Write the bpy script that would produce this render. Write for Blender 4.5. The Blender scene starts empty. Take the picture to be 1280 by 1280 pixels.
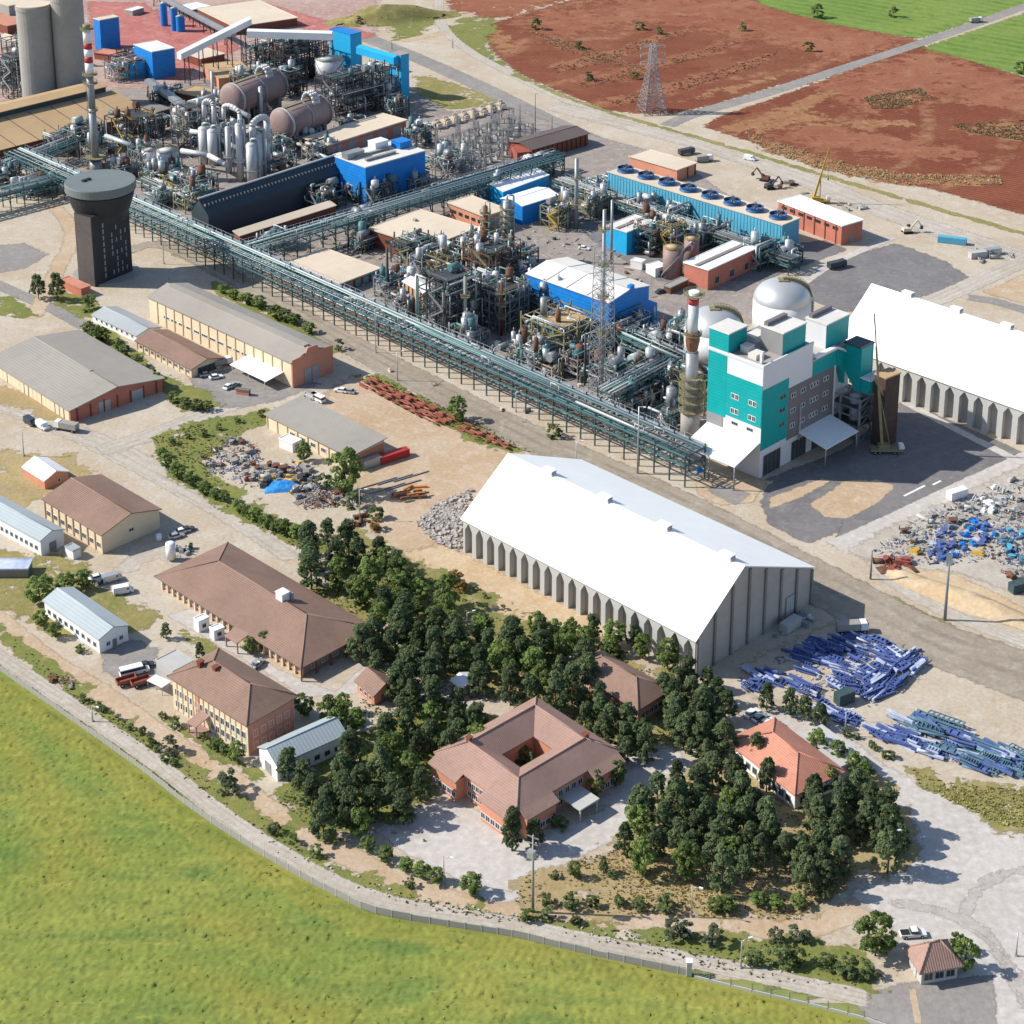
import bpy, bmesh, math, random
import numpy as np
from mathutils import Vector, Matrix, noise as mnoise
from mathutils.geometry import tessellate_polygon

# ------------------------------------------------------------------ camera, world, sun, exposure
SC = bpy.context.scene
COL = SC.collection
FPX, CX, CY, CAMH = 2307.0, 640.0, 132.0, 260.0      # focal length and principal point (1280 px frame), flying height
PIT = math.radians(16.7)
cp, sp = math.cos(PIT), math.sin(PIT)
cam = bpy.data.cameras.new('camera')
cam.sensor_width = 36.0
cam.sensor_fit = 'HORIZONTAL'
cam.lens = FPX / 1280.0 * 36.0
cam.shift_y = -(640.0 - CY) / 1280.0
cam.clip_start = 1.0
cam.clip_end = 9000.0
camo = bpy.data.objects.new('camera', cam)
camo.location = (0, 0, CAMH)
camo.rotation_euler = (math.pi / 2 - PIT, 0, 0)
COL.objects.link(camo)
SC.camera = camo

SUN_EL, SUN_AZ = math.radians(38.0), math.radians(-86.0)     # azimuth clockwise from +Y: the sun stands to the left
W = bpy.data.worlds.new('World')
SC.world = W
W.use_nodes = True
nt = W.node_tree
sky = nt.nodes.new('ShaderNodeTexSky')
sky.sky_type = 'NISHITA'
sky.sun_disc = False
sky.sun_elevation = SUN_EL
sky.sun_rotation = SUN_AZ
sky.altitude = 900.0
nt.links.new(sky.outputs[0], nt.nodes['Background'].inputs[0])
nt.nodes['Background'].inputs[1].default_value = 0.125
sl = bpy.data.lights.new('sun', 'SUN')
sl.energy = 4.7
sl.angle = math.radians(0.53)
sl.color = (1.0, 0.95, 0.86)
slo = bpy.data.objects.new('sun', sl)
sd = Vector((math.sin(SUN_AZ) * math.cos(SUN_EL), math.cos(SUN_AZ) * math.cos(SUN_EL), math.sin(SUN_EL)))
slo.rotation_euler = sd.to_track_quat('Z', 'Y').to_euler()
slo.location = (-400, 600, 500)
COL.objects.link(slo)
SC.view_settings.view_transform = 'Standard'
SC.view_settings.look = 'None'
SC.view_settings.gamma = 1.0
SC.view_settings.exposure = 0.5
SC.view_settings.use_curve_mapping = False
SC.render.engine = 'CYCLES'
SC.cycles.max_bounces = 5
SC.cycles.diffuse_bounces = 3
SC.cycles.glossy_bounces = 2
SC.cycles.transparent_max_bounces = 12
SC.cycles.use_denoising = True

rnd = random.Random(7)
U = rnd.uniform

# ------------------------------------------------------------------ from a place in the photograph to a point on the ground
def G(x, y, z=0.0):
    u, v = (x - CX) / FPX, (y - CY) / FPX
    t = (CAMH - z) / (sp + v * cp)
    return Vector((u * t, (cp - v * sp) * t, z))

def hgt(x, yb, yt):
    Y = G(x, yb).y
    v = (yt - CY) / FPX
    return CAMH - Y * (sp + v * cp) / (cp - v * sp)

def S(y):                       # pixels per metre at ground row y
    return FPX * (sp + (y - CY) / FPX * cp) / CAMH

# ------------------------------------------------------------------ materials
def lin(c):
    c /= 255.0
    return c / 12.92 if c <= 0.04045 else ((c + 0.055) / 1.055) ** 2.4

def L(r, g, b, k=1.38):
    return tuple(min(0.86, lin(c) / k) for c in (r, g, b))

def N(nt, t, **kw):
    n = nt.nodes.new(t)
    for k, v in kw.items():
        setattr(n, k, v)
    return n

def mat(name, col, var=0.15, scale=0.6, rough=0.75, metal=0.0, spec=0.3, bump=0.0, rib=None, dirt=0.0, world=False):
    """painted / built surface: base colour with two scales of uneven wear; rib = (axis, period m, depth)"""
    m = bpy.data.materials.new(name)
    m.use_nodes = True
    t = m.node_tree
    b = t.nodes['Principled BSDF']
    b.inputs['Roughness'].default_value = rough
    b.inputs['Metallic'].default_value = metal
    b.inputs['Specular IOR Level'].default_value = spec
    co = N(t, 'ShaderNodeTexCoord')
    src = co.outputs['Object']
    if world:
        src = N(t, 'ShaderNodeNewGeometry').outputs['Position']
    n1 = N(t, 'ShaderNodeTexNoise')
    n1.inputs['Scale'].default_value = scale
    n1.inputs['Detail'].default_value = 6
    n1.inputs['Roughness'].default_value = 0.65
    t.links.new(src, n1.inputs['Vector'])
    n2 = N(t, 'ShaderNodeTexNoise')
    n2.inputs['Scale'].default_value = scale * 0.13
    n2.inputs['Detail'].default_value = 3
    t.links.new(src, n2.inputs['Vector'])
    ad = N(t, 'ShaderNodeMath', operation='ADD')
    t.links.new(n1.outputs[0], ad.inputs[0])
    t.links.new(n2.outputs[0], ad.inputs[1])
    mr = N(t, 'ShaderNodeMapRange')
    mr.inputs['From Min'].default_value = 0.7
    mr.inputs['From Max'].default_value = 1.3
    mr.inputs['To Min'].default_value = 1 - var
    mr.inputs['To Max'].default_value = 1 + var * 0.6
    t.links.new(ad.outputs[0], mr.inputs['Value'])
    mul = N(t, 'ShaderNodeVectorMath', operation='SCALE')
    mul.inputs[0].default_value = col
    t.links.new(mr.outputs[0], mul.inputs['Scale'])
    out = mul.outputs[0]
    if dirt:
        n3 = N(t, 'ShaderNodeTexNoise')
        n3.inputs['Scale'].default_value = scale * 0.5
        n3.inputs['Detail'].default_value = 8
        n3.inputs['Roughness'].default_value = 0.75
        t.links.new(src, n3.inputs['Vector'])
        r3 = N(t, 'ShaderNodeMapRange')
        r3.inputs['From Min'].default_value = 0.52
        r3.inputs['From Max'].default_value = 0.72
        r3.inputs['To Max'].default_value = dirt
        t.links.new(n3.outputs[0], r3.inputs['Value'])
        mx = N(t, 'ShaderNodeMix', data_type='RGBA')
        t.links.new(r3.outputs[0], mx.inputs['Factor'])
        t.links.new(out, mx.inputs[6])
        mx.inputs[7].default_value = (0.16, 0.12, 0.09, 1)
        out = mx.outputs[2]
    t.links.new(out, b.inputs['Base Color'])
    hsrc = None
    if rib:
        wv = N(t, 'ShaderNodeTexWave', wave_type='BANDS', bands_direction=rib[0], wave_profile='SIN')
        wv.inputs['Scale'].default_value = 0.314 / rib[1]
        t.links.new(src, wv.inputs['Vector'])
        hsrc, dist = wv.outputs['Fac'], rib[2]
    elif bump:
        hsrc, dist = n1.outputs[0], bump
    if hsrc:
        bp = N(t, 'ShaderNodeBump')
        bp.inputs['Distance'].default_value = dist
        bp.inputs['Strength'].default_value = 0.8
        t.links.new(hsrc, bp.inputs['Height'])
        t.links.new(bp.outputs[0], b.inputs['Normal'])
    return m

def gmat(name, cols, scale=0.05, fine=1.2, fade=True, bump=0.12, patchy=0.0, tracks=0.0, rows=None, rowcol=None, spot=None, attrcol=None, streak=0.0):
    """ground: three colours mixed by noise, optional wheel tracks (across UV.x), optional furrows, soft ragged edge"""
    m = bpy.data.materials.new(name)
    m.use_nodes = True
    t = m.node_tree
    b = t.nodes['Principled BSDF']
    b.inputs['Roughness'].default_value = 0.95
    b.inputs['Specular IOR Level'].default_value = 0.1
    pos = N(t, 'ShaderNodeNewGeometry').outputs['Position']
    if streak:
        mp_ = N(t, 'ShaderNodeMapping')
        mp_.inputs['Rotation'].default_value = (0, 0, -.35)
        mp_.inputs['Scale'].default_value = (streak, 1, 1)
        t.links.new(pos, mp_.inputs['Vector'])
        pos = mp_.outputs[0]
    def nz(sc, det=6, ro=0.6, dis=0.0):
        n = N(t, 'ShaderNodeTexNoise')
        n.inputs['Scale'].default_value = sc
        n.inputs['Detail'].default_value = det
        n.inputs['Roughness'].default_value = ro
        n.inputs['Distortion'].default_value = dis
        t.links.new(pos, n.inputs['Vector'])
        return n.outputs[0]
    def rng(s, a, c, lo=0.0, hi=1.0):
        r = N(t, 'ShaderNodeMapRange')
        r.inputs['From Min'].default_value = a
        r.inputs['From Max'].default_value = c
        r.inputs['To Min'].default_value = lo
        r.inputs['To Max'].default_value = hi
        t.links.new(s, r.inputs['Value'])
        return r.outputs[0]
    def mix(f, a, c):
        x = N(t, 'ShaderNodeMix', data_type='RGBA')
        if isinstance(f, float):
            x.inputs['Factor'].default_value = f
        else:
            t.links.new(f, x.inputs['Factor'])
        for s, k in ((a, 6), (c, 7)):
            if isinstance(s, tuple):
                x.inputs[k].default_value = (*s, 1)
            else:
                t.links.new(s, x.inputs[k])
        return x.outputs[2]
    big, mid, fin = nz(scale, 5, 0.6, 0.6), nz(scale * 5, 7, 0.7, 0.3), nz(fine, 5, 0.7)
    c = mix(rng(big, 0.38, 0.62), cols[0], cols[1])
    c = mix(rng(mid, 0.5, 0.68, 0, 0.85), c, cols[2])
    if spot:
        c = mix(rng(nz(scale * 9, 8, 0.75), 0.58, 0.66, 0, 0.8), c, spot)
    hs = fin
    if rows:
        mp = N(t, 'ShaderNodeMapping')
        mp.inputs['Rotation'].default_value = (0, 0, rows[0])
        t.links.new(pos, mp.inputs['Vector'])
        wv = N(t, 'ShaderNodeTexWave', wave_type='BANDS', bands_direction='X')
        wv.inputs['Scale'].default_value = 0.314 / rows[1]
        wv.inputs['Distortion'].default_value = 2.2
        wv.inputs['Detail'].default_value = 3
        wv.inputs['Detail Scale'].default_value = 0.6
        t.links.new(mp.outputs[0], wv.inputs['Vector'])
        c = mix(rng(wv.outputs['Fac'], 0.35, 0.95, 0, 0.55), c, rowcol)
        if len(rows) > 2:
            w2 = N(t, 'ShaderNodeTexWave', wave_type='BANDS', bands_direction='Y')
            w2.inputs['Scale'].default_value = 0.314 / rows[2]
            w2.inputs['Distortion'].default_value = 6
            w2.inputs['Detail'].default_value = 4
            w2.inputs['Detail Scale'].default_value = 1.5
            t.links.new(mp.outputs[0], w2.inputs['Vector'])
            k = N(t, 'ShaderNodeMath', operation='MULTIPLY')
            t.links.new(rng(w2.outputs['Fac'], 0.86, 1.0, 0, 0.9), k.inputs[0])
            t.links.new(rng(nz(scale * 7, 6, 0.7), 0.42, 0.6), k.inputs[1])
            c = mix(k.outputs[0], c, spot)
    if tracks:
        uv = N(t, 'ShaderNodeUVMap')
        sx = N(t, 'ShaderNodeSeparateXYZ')
        t.links.new(uv.outputs[0], sx.inputs[0])
        wv = N(t, 'ShaderNodeMath', operation='SINE')
        ml = N(t, 'ShaderNodeMath', operation='MULTIPLY_ADD')
        t.links.new(sx.outputs[0], ml.inputs[0])
        ml.inputs[1].default_value = 25.13
        t.links.new(nz(0.03, 2), ml.inputs[2])
        t.links.new(ml.outputs[0], wv.inputs[0])
        k = N(t, 'ShaderNodeMath', operation='MULTIPLY')
        t.links.new(rng(wv.outputs[0], 0.0, 1.0), k.inputs[0])
        t.links.new(rng(nz(0.09, 4), 0.35, 0.6, 0, tracks), k.inputs[1])
        c = mix(k.outputs[0], c, tuple(x * 0.62 for x in cols[0]))
    if attrcol:
        c = mix(N(t, 'ShaderNodeAttribute', attribute_name='edge').outputs['Fac'], c, attrcol)
    fm = N(t, 'ShaderNodeVectorMath', operation='SCALE')
    t.links.new(c, fm.inputs[0])
    t.links.new(rng(fin, 0.3, 0.7, 0.84, 1.14), fm.inputs['Scale'])
    t.links.new(fm.outputs[0], b.inputs['Base Color'])
    bp = N(t, 'ShaderNodeBump')
    bp.inputs['Distance'].default_value = bump
    bp.inputs['Strength'].default_value = 0.7
    t.links.new(hs, bp.inputs['Height'])
    t.links.new(bp.outputs[0], b.inputs['Normal'])
    if fade:
        at = N(t, 'ShaderNodeAttribute', attribute_name='edge')
        a1 = N(t, 'ShaderNodeMath', operation='ADD')
        cl = N(t, 'ShaderNodeClamp')
        t.links.new(at.outputs['Fac'], cl.inputs[0])
        t.links.new(cl.outputs[0], a1.inputs[0])
        t.links.new(rng(nz(0.35, 6, 0.7), 0.25, 0.75, -0.42, 0.42), a1.inputs[1])
        last = a1.outputs[0]
        if patchy:
            a2 = N(t, 'ShaderNodeMath', operation='ADD')
            t.links.new(last, a2.inputs[0])
            t.links.new(rng(nz(0.11, 5, 0.65, 0.4), 0.3, 0.7, -patchy, patchy), a2.inputs[1])
            last = a2.outputs[0]
        al = rng(last, 0.32, 0.62)
        t.links.new(al, b.inputs['Alpha'])
    return m

def leafmat(name, c1, c2, tr=0.42):
    m = bpy.data.materials.new(name)
    m.use_nodes = True
    t = m.node_tree
    b = t.nodes['Principled BSDF']
    b.inputs['Roughness'].default_value = 0.7
    b.inputs['Specular IOR Level'].default_value = 0.2
    at = N(t, 'ShaderNodeAttribute', attribute_name='tint')
    oi = N(t, 'ShaderNodeObjectInfo')
    mx = N(t, 'ShaderNodeMix', data_type='RGBA')
    t.links.new(at.outputs['Fac'], mx.inputs['Factor'])
    mx.inputs[6].default_value = (*c1, 1)
    mx.inputs[7].default_value = (*c2, 1)
    mr = N(t, 'ShaderNodeMapRange')
    mr.inputs['To Min'].default_value = 0.72
    mr.inputs['To Max'].default_value = 1.3
    t.links.new(oi.outputs['Random'], mr.inputs['Value'])
    sc = N(t, 'ShaderNodeVectorMath', operation='SCALE')
    t.links.new(mx.outputs[2], sc.inputs[0])
    t.links.new(mr.outputs[0], sc.inputs['Scale'])
    t.links.new(sc.outputs[0], b.inputs['Base Color'])
    if tr:
        tl = N(t, 'ShaderNodeBsdfTranslucent')
        t.links.new(sc.outputs[0], tl.inputs[0])
        ms = N(t, 'ShaderNodeMixShader')
        ms.inputs[0].default_value = tr
        t.links.new(b.outputs[0], ms.inputs[1])
        t.links.new(tl.outputs[0], ms.inputs[2])
        t.links.new(ms.outputs[0], t.nodes['Material Output'].inputs[0])
    return m

# ------------------------------------------------------------------ mesh building
class MB:
    def __init__(s):
        s.v, s.f, s.m, s.s = [], [], [], []
    def add(s, v, f, m=0, sm=False):
        o = len(s.v)
        s.v += [tuple(p) for p in v]
        for q in f:
            s.f.append([o + i for i in q])
            s.m.append(m)
            s.s.append(sm)
        return s
    def box(s, x0, y0, z0, x1, y1, z1, m=0):
        v = [(x0, y0, z0), (x1, y0, z0), (x1, y1, z0), (x0, y1, z0), (x0, y0, z1), (x1, y0, z1), (x1, y1, z1), (x0, y1, z1)]
        return s.add(v, [(3, 2, 1, 0), (4, 5, 6, 7), (0, 1, 5, 4), (1, 2, 6, 5), (2, 3, 7, 6), (3, 0, 4, 7)], m)
    def cbox(s, x, y, z, a, b, c, m=0, rz=0.0):      # centre x,y, bottom z, sizes a,b,c
        k, q = math.cos(rz), math.sin(rz)
        v = []
        for dz in (0, c):
            for dx, dy in ((-a / 2, -b / 2), (a / 2, -b / 2), (a / 2, b / 2), (-a / 2, b / 2)):
                v.append((x + dx * k - dy * q, y + dx * q + dy * k, z + dz))
        return s.add(v, [(3, 2, 1, 0), (4, 5, 6, 7), (0, 1, 5, 4), (1, 2, 6, 5), (2, 3, 7, 6), (3, 0, 4, 7)], m)
    def prism(s, poly, a0, a1, axis='y', m=0):       # poly in (u,z); extruded along axis
        n = len(poly)
        mk = (lambda u, z, a: (u, a, z)) if axis == 'y' else ((lambda u, z, a: (a, u, z)) if axis == 'x' else (lambda u, z, a: (u, z, a)))
        v = [mk(u, z, a0) for u, z in poly] + [mk(u, z, a1) for u, z in poly]
        f = [tuple(range(n)), tuple(range(2 * n - 1, n - 1, -1))]
        f += [(i, i + n, (i + 1) % n + n, (i + 1) % n) for i in range(n)]
        return s.add(v, f, m)
    def tube(s, p, q, r, m=0, n=8, r2=None, cap=True, sm=True):
        p, q = Vector(p), Vector(q)
        r2 = r if r2 is None else r2
        d = (q - p)
        if d.length < 1e-6:
            return s
        d.normalize()
        a = d.orthogonal().normalized()
        b = d.cross(a)
        v = []
        for c, rr in ((p, r), (q, r2)):
            for i in range(n):
                t = 2 * math.pi * i / n
                v.append(c + (a * math.cos(t) + b * math.sin(t)) * rr)
        s.add(v, [(i, (i + 1) % n, (i + 1) % n + n, i + n) for i in range(n)], m, sm and n > 4)
        if cap:
            o = len(s.v) - 2 * n
            s.f += [[o + i for i in range(n - 1, -1, -1)], [o + n + i for i in range(n)]]
            s.m += [m, m]
            s.s += [False, False]
        return s
    def beam(s, p, q, w, m=0):
        return s.tube(p, q, w * 0.7071, m, 4, None, True, False)
    def path(s, pts, r, m=0, n=6):
        for a, b in zip(pts, pts[1:]):
            s.tube(a, b, r, m, n)
        return s
    def cyl(s, x, y, z0, z1, r, m=0, n=20, r2=None):
        return s.tube((x, y, z0), (x, y, z1), r, m, n, r2)
    def dome(s, x, y, z, r, rise, m=0, n=24, k=6):
        rows = []
        for j in range(k):
            a = math.pi / 2 * j / k
            rows.append([(x + r * math.cos(a) * math.cos(2 * math.pi * i / n), y + r * math.cos(a) * math.sin(2 * math.pi * i / n), z + rise * math.sin(a)) for i in range(n)])
        v = [p for rw in rows for p in rw] + [(x, y, z + rise)]
        f = [(j * n + i, j * n + (i + 1) % n, (j + 1) * n + (i + 1) % n, (j + 1) * n + i) for j in range(k - 1) for i in range(n)]
        f += [((k - 1) * n + i, (k - 1) * n + (i + 1) % n, k * n) for i in range(n)]
        return s.add(v, f, m, True)
    def lathe(s, x, y, prof, m=0, n=24):             # prof = [(r,z)...] bottom to top
        v, f = [], []
        for r, z in prof:
            v += [(x + r * math.cos(2 * math.pi * i / n), y + r * math.sin(2 * math.pi * i / n), z) for i in range(n)]
        for j in range(len(prof) - 1):
            f += [(j * n + i, j * n + (i + 1) % n, (j + 1) * n + (i + 1) % n, (j + 1) * n + i) for i in range(n)]
        f += [tuple(range((len(prof) - 1) * n, len(prof) * n))]
        return s.add(v, f, m, False)
    def mesh(s, name, mats):
        me = bpy.data.meshes.new(name)
        me.from_pydata(s.v, [], s.f)
        for m in (mats if isinstance(mats, (list, tuple)) else [mats]):
            me.materials.append(m)
        me.polygons.foreach_set('material_index', s.m)
        me.polygons.foreach_set('use_smooth', s.s)
        me.update()
        return me
    def build(s, name, mats, parent=None, loc=None, rz=0.0):
        return link(name, s.mesh(name, mats), parent, loc, rz)

def link(name, data, parent=None, loc=None, rz=0.0):
    o = bpy.data.objects.new(name, data)
    COL.objects.link(o)
    if parent is not None:
        o.parent = parent
    if loc is not None:
        o.location = loc
    if rz:
        o.rotation_euler = (0, 0, rz)
    return o

def tag(o, label, cat, group=None, kind=None):
    if label:
        o['label'] = label
    if cat:
        o['category'] = cat
    if group:
        o['group'] = group
    if kind:
        o['kind'] = kind
    return o

def T(name, label, cat, loc, rz=0.0, group=None):
    o = link(name, None, None, (loc[0], loc[1], loc[2] if len(loc) > 2 else 0.0), rz)
    o.empty_display_size = 0.5
    return tag(o, label, cat, group)

def dup(root, loc, rz=0.0, label=None, sc=None):
    c = root.copy()
    COL.objects.link(c)
    c.location = loc
    c.rotation_euler = (0, 0, rz)
    if sc:
        c.scale = sc if isinstance(sc, (tuple, list)) else (sc, sc, sc)
    if label:
        c['label'] = label
    for ch in root.children:
        d = ch.copy()
        COL.objects.link(d)
        d.parent = c
        for g in ch.children:
            e = g.copy()
            COL.objects.link(e)
            e.parent = d
    return c

# palette
M = {}
M['conc'] = mat('concrete', L(176, 172, 165), 0.18, 0.5, dirt=0.25)
M['conc_l'] = mat('concrete_light', L(205, 203, 198), 0.12, 0.4, dirt=0.15)
M['conc_d'] = mat('concrete_dark', L(150, 143, 134), 0.2, 0.5, dirt=0.35)
M['white'] = mat('white_sheet', (0.82, 0.82, 0.80), 0.05, 0.2, 0.55, rib=('Y', 1.0, 0.02))
M['whitep'] = mat('white_paint', (0.74, 0.74, 0.73), 0.08, 0.5, 0.5, dirt=0.1)
M['offw'] = mat('off_white_roof', L(240, 236, 228), 0.12, 0.3, dirt=0.18)
M['tan'] = mat('tan_roof', L(234, 216, 192), 0.12, 0.25, dirt=0.12)
M['tan2'] = mat('tan_felt_roof', L(204, 172, 130), 0.14, 0.3, dirt=0.15)
M['cream'] = mat('cream_wall', L(236, 216, 184, 1.25), 0.1, 0.5, dirt=0.2)
M['creamd'] = mat('cream_pilaster', L(226, 200, 162, 1.25), 0.1, 0.5, dirt=0.2)
M['grey_roof'] = mat('grey_sheet_roof', L(172, 165, 155), 0.13, 0.3, dirt=0.2, rib=('X', 1.1, 0.04))
M['lgrey_roof'] = mat('light_grey_roof', L(185, 190, 192), 0.1, 0.3, 0.5, dirt=0.12, rib=('X', 0.8, 0.03))
M['lblue_roof'] = mat('pale_blue_roof', L(186, 197, 200), 0.1, 0.3, 0.5, dirt=0.1, rib=('X', 0.9, 0.03))
M['brick'] = mat('red_brick', L(196, 122, 102, 1.2), 0.2, 1.2, dirt=0.25)
M['brick_o'] = mat('orange_brick', L(212, 146, 118, 1.2), 0.18, 1.2, dirt=0.2)
M['brick_d'] = mat('dark_brick', L(132, 76, 60, 1.25), 0.2, 1.0, dirt=0.3)
M['tile'] = mat('brown_tiles', L(154, 124, 108), 0.2, 0.9, dirt=0.2, rib=('X', 0.5, 0.06), bump=0.05)
M['tile_l'] = mat('pinkish_tiles', L(176, 142, 128), 0.2, 0.9, dirt=0.25, rib=('X', 0.5, 0.06))
M['tile_r'] = mat('orange_red_tiles', L(212, 146, 122), 0.2, 0.9, dirt=0.15, rib=('X', 0.5, 0.06))
M['dkroof'] = mat('dark_brown_roof', L(112, 100, 96), 0.15, 0.5, dirt=0.2)
M['blue'] = mat('blue_cladding', (0.010, 0.19, 0.56), 0.16, 0.4, 0.5, rib=('Z', 1.4, 0.04), dirt=0.12)
M['cyan'] = mat('cyan_cladding', (0.015, 0.36, 0.66), 0.14, 0.5, 0.5, dirt=0.12)
M['ctcyan'] = mat('faded_cyan_cladding', L(98, 186, 216), 0.16, 0.5, 0.6, dirt=0.2)
M['teal'] = mat('teal_cladding', (0.0, 0.30, 0.30), 0.12, 0.3, 0.5, rib=('Z', 1.0, 0.04), dirt=0.12)
M['greyc'] = mat('grey_cladding', L(150, 148, 148, 1.25), 0.06, 0.3, 0.5, rib=('Z', 1.0, 0.01))
M['greyl'] = mat('pale_grey_cladding', L(222, 222, 224, 1.2), 0.05, 0.3, 0.5)
M['greyd'] = mat('dark_grey_cladding', (0.17, 0.15, 0.155), 0.1, 0.3, 0.5)
M['slate'] = mat('slate_blue_cladding', (0.038, 0.055, 0.068), 0.12, 0.3, 0.5)
M['steelg'] = mat('green_grey_steel', (0.045, 0.08, 0.085), 0.3, 0.8, 0.55, dirt=0.3)
M['steelt'] = mat('teal_steel', (0.075, 0.165, 0.17), 0.3, 0.6, 0.5, dirt=0.25)
M['steeld'] = mat('dark_steel', (0.05, 0.055, 0.06), 0.3, 0.8, 0.6)
M['steel'] = mat('grey_steel', (0.28, 0.29, 0.30), 0.25, 0.6, 0.45, 0.3, dirt=0.3)
M['galv'] = mat('galvanised_steel', (0.45, 0.46, 0.47), 0.15, 0.6, 0.4, 0.5)
M['alu'] = mat('aluminium_lagging', (0.52, 0.52, 0.52), 0.2, 0.5, 0.5, 0.12, 0.4, dirt=0.15)
M['pipe_w'] = mat('pale_lagged_pipe', (0.43, 0.46, 0.45), 0.2, 0.4, 0.45, 0.2, dirt=0.2)
M['pipe_t'] = mat('teal_green_pipe', (0.11, 0.25, 0.24), 0.2, 0.5, 0.5, dirt=0.2)
M['rust'] = mat('rusty_steel', (0.16, 0.075, 0.045), 0.35, 0.8, 0.8, dirt=0.3)
M['rustl'] = mat('red_primed_steel', (0.30, 0.085, 0.06), 0.3, 0.8, 0.7, dirt=0.2)
M['maroon'] = mat('brown_maroon_shell', (0.27, 0.19, 0.175), 0.25, 0.3, 0.6, dirt=0.25)
M['yellow'] = mat('yellow_paint', (0.50, 0.33, 0.05), 0.2, 0.6, 0.5, dirt=0.25)
M['olive'] = mat('olive_yellow_steel', (0.24, 0.215, 0.115), 0.3, 0.7, 0.6, dirt=0.35)
M['orange'] = mat('orange_paint', (0.55, 0.20, 0.05), 0.2, 0.6, 0.5, dirt=0.2)
M['red'] = mat('red_paint', (0.42, 0.035, 0.035), 0.15, 0.6, 0.5)
M['glass'] = mat('dark_glass', (0.03, 0.04, 0.05), 0.2, 1.0, 0.12, spec=0.6)
M['frame'] = mat('window_frame', (0.62, 0.62, 0.60), 0.08, 1.0, 0.5)
M['rubber'] = mat('tyre_rubber', (0.02, 0.02, 0.02), 0.2, 1.0, 0.85)
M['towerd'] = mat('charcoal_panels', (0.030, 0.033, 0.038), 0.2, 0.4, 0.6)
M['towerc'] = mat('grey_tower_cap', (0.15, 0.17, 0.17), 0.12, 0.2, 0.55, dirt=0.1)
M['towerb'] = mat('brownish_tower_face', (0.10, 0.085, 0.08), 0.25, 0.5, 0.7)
M['bark'] = mat('bark', (0.10, 0.075, 0.055), 0.3, 2.0, 0.9)
M['wood'] = mat('weathered_pole', (0.22, 0.18, 0.14), 0.25, 1.0, 0.85)
M['tarp'] = mat('blue_tarpaulin', (0.03, 0.25, 0.62), 0.15, 1.0, 0.45, bump=0.3)
M['bsteel'] = mat('violet_blue_steel', (0.085, 0.13, 0.33), 0.35, 1.0, 0.6, dirt=0.35)
M['gsteel'] = mat('blue_green_steel', (0.11, 0.20, 0.27), 0.35, 1.0, 0.6, dirt=0.25)
M['psteel'] = mat('pale_blue_steel', (0.44, 0.49, 0.62), 0.35, 1.0, 0.55, dirt=0.2)
M['rock'] = mat('grey_rubble', L(190, 182, 174), 0.3, 1.0, 0.95, bump=0.1)
M['silver'] = mat('silver_car_paint', (0.5, 0.51, 0.52), 0.05, 1.0, 0.3, 0.5, 0.5)
M['darkcar'] = mat('dark_car_paint', (0.05, 0.06, 0.07), 0.05, 1.0, 0.25, 0.2, 0.5)
M['dome'] = mat('dome_metal', (0.56, 0.56, 0.55), 0.1, 0.15, 0.4, 0.45, 0.5)
M['gabc'] = mat('gable_concrete', L(196, 188, 178), 0.16, 0.35, dirt=0.2)
M['fanblue'] = mat('dark_blue_fan_housing', (0.02, 0.10, 0.26), 0.2, 0.6, 0.5, dirt=0.2)
M['brownc'] = mat('dark_brown_corrugated', (0.075, 0.048, 0.038), 0.3, 0.6, 0.8, dirt=0.3)
# ------------------------------------------------------------------ ground sheets
GM = {}
sand, sand2, sand3 = L(208, 195, 176), L(198, 180, 156), L(214, 205, 192)
GM['base'] = gmat('sandy_ground', (sand, sand2, sand3), 0.03, 0.9, False, spot=L(176, 160, 132))
GM['sandf'] = gmat('sandy_yard', (sand, sand2, sand3), 0.03, 0.9, True, spot=L(176, 160, 132))
GM['dirt'] = gmat('tan_dirt', (L(207, 184, 158), L(198, 170, 138), L(214, 198, 176)), 0.05, 0.9)
GM['sandpile'] = gmat('sand_heap', (L(216, 192, 158), L(206, 178, 142), L(222, 204, 176)), 0.08, 0.9)
GM['road'] = gmat('pale_gravel_road', (L(206, 196, 183), L(194, 182, 166), L(214, 206, 196)), 0.04, 0.8, tracks=0.5)
GM['roadb'] = gmat('brown_gravel_road', (L(178, 166, 150), L(164, 151, 134), L(190, 179, 164)), 0.04, 0.8, tracks=0.7)
GM['asph'] = gmat('worn_asphalt', (L(164, 158, 152), L(152, 147, 143), L(178, 170, 161)), 0.05, 0.7, tracks=0.25)
GM['asphd'] = gmat('dark_asphalt', (L(138, 135, 134), L(126, 123, 124), L(148, 144, 141)), 0.03, 0.5, bump=0.04, spot=L(158, 152, 146))
GM['conc'] = gmat('pale_concrete_paving', (L(212, 204, 197), L(203, 195, 187), L(218, 211, 204)), 0.06, 0.6, bump=0.04)
GM['plant'] = gmat('grey_works_yard', (L(172, 161, 152), L(152, 143, 138), L(194, 180, 165)), 0.05, 0.6, spot=L(126, 119, 115))
GM['gravel'] = gmat('grey_gravel', (L(150, 146, 142), L(136, 132, 128), L(168, 162, 156)), 0.06, 1.2)
GM['pink'] = gmat('red_dust_ground', (L(204, 132, 124), L(188, 116, 108), L(205, 160, 150)), 0.03, 0.4, spot=L(160, 90, 84))
GM['pinkroad'] = gmat('pinkish_dusty_ground', (L(196, 170, 158), L(184, 150, 140), L(206, 188, 176)), 0.04, 0.4)
GM['red'] = gmat('red_ploughed_soil', (L(140, 80, 60), L(154, 96, 72), L(126, 70, 53)), 0.012, 0.5, bump=0.3, rows=(math.radians(-58), 2.6, 42), rowcol=L(98, 54, 42), spot=L(172, 130, 98))
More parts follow.
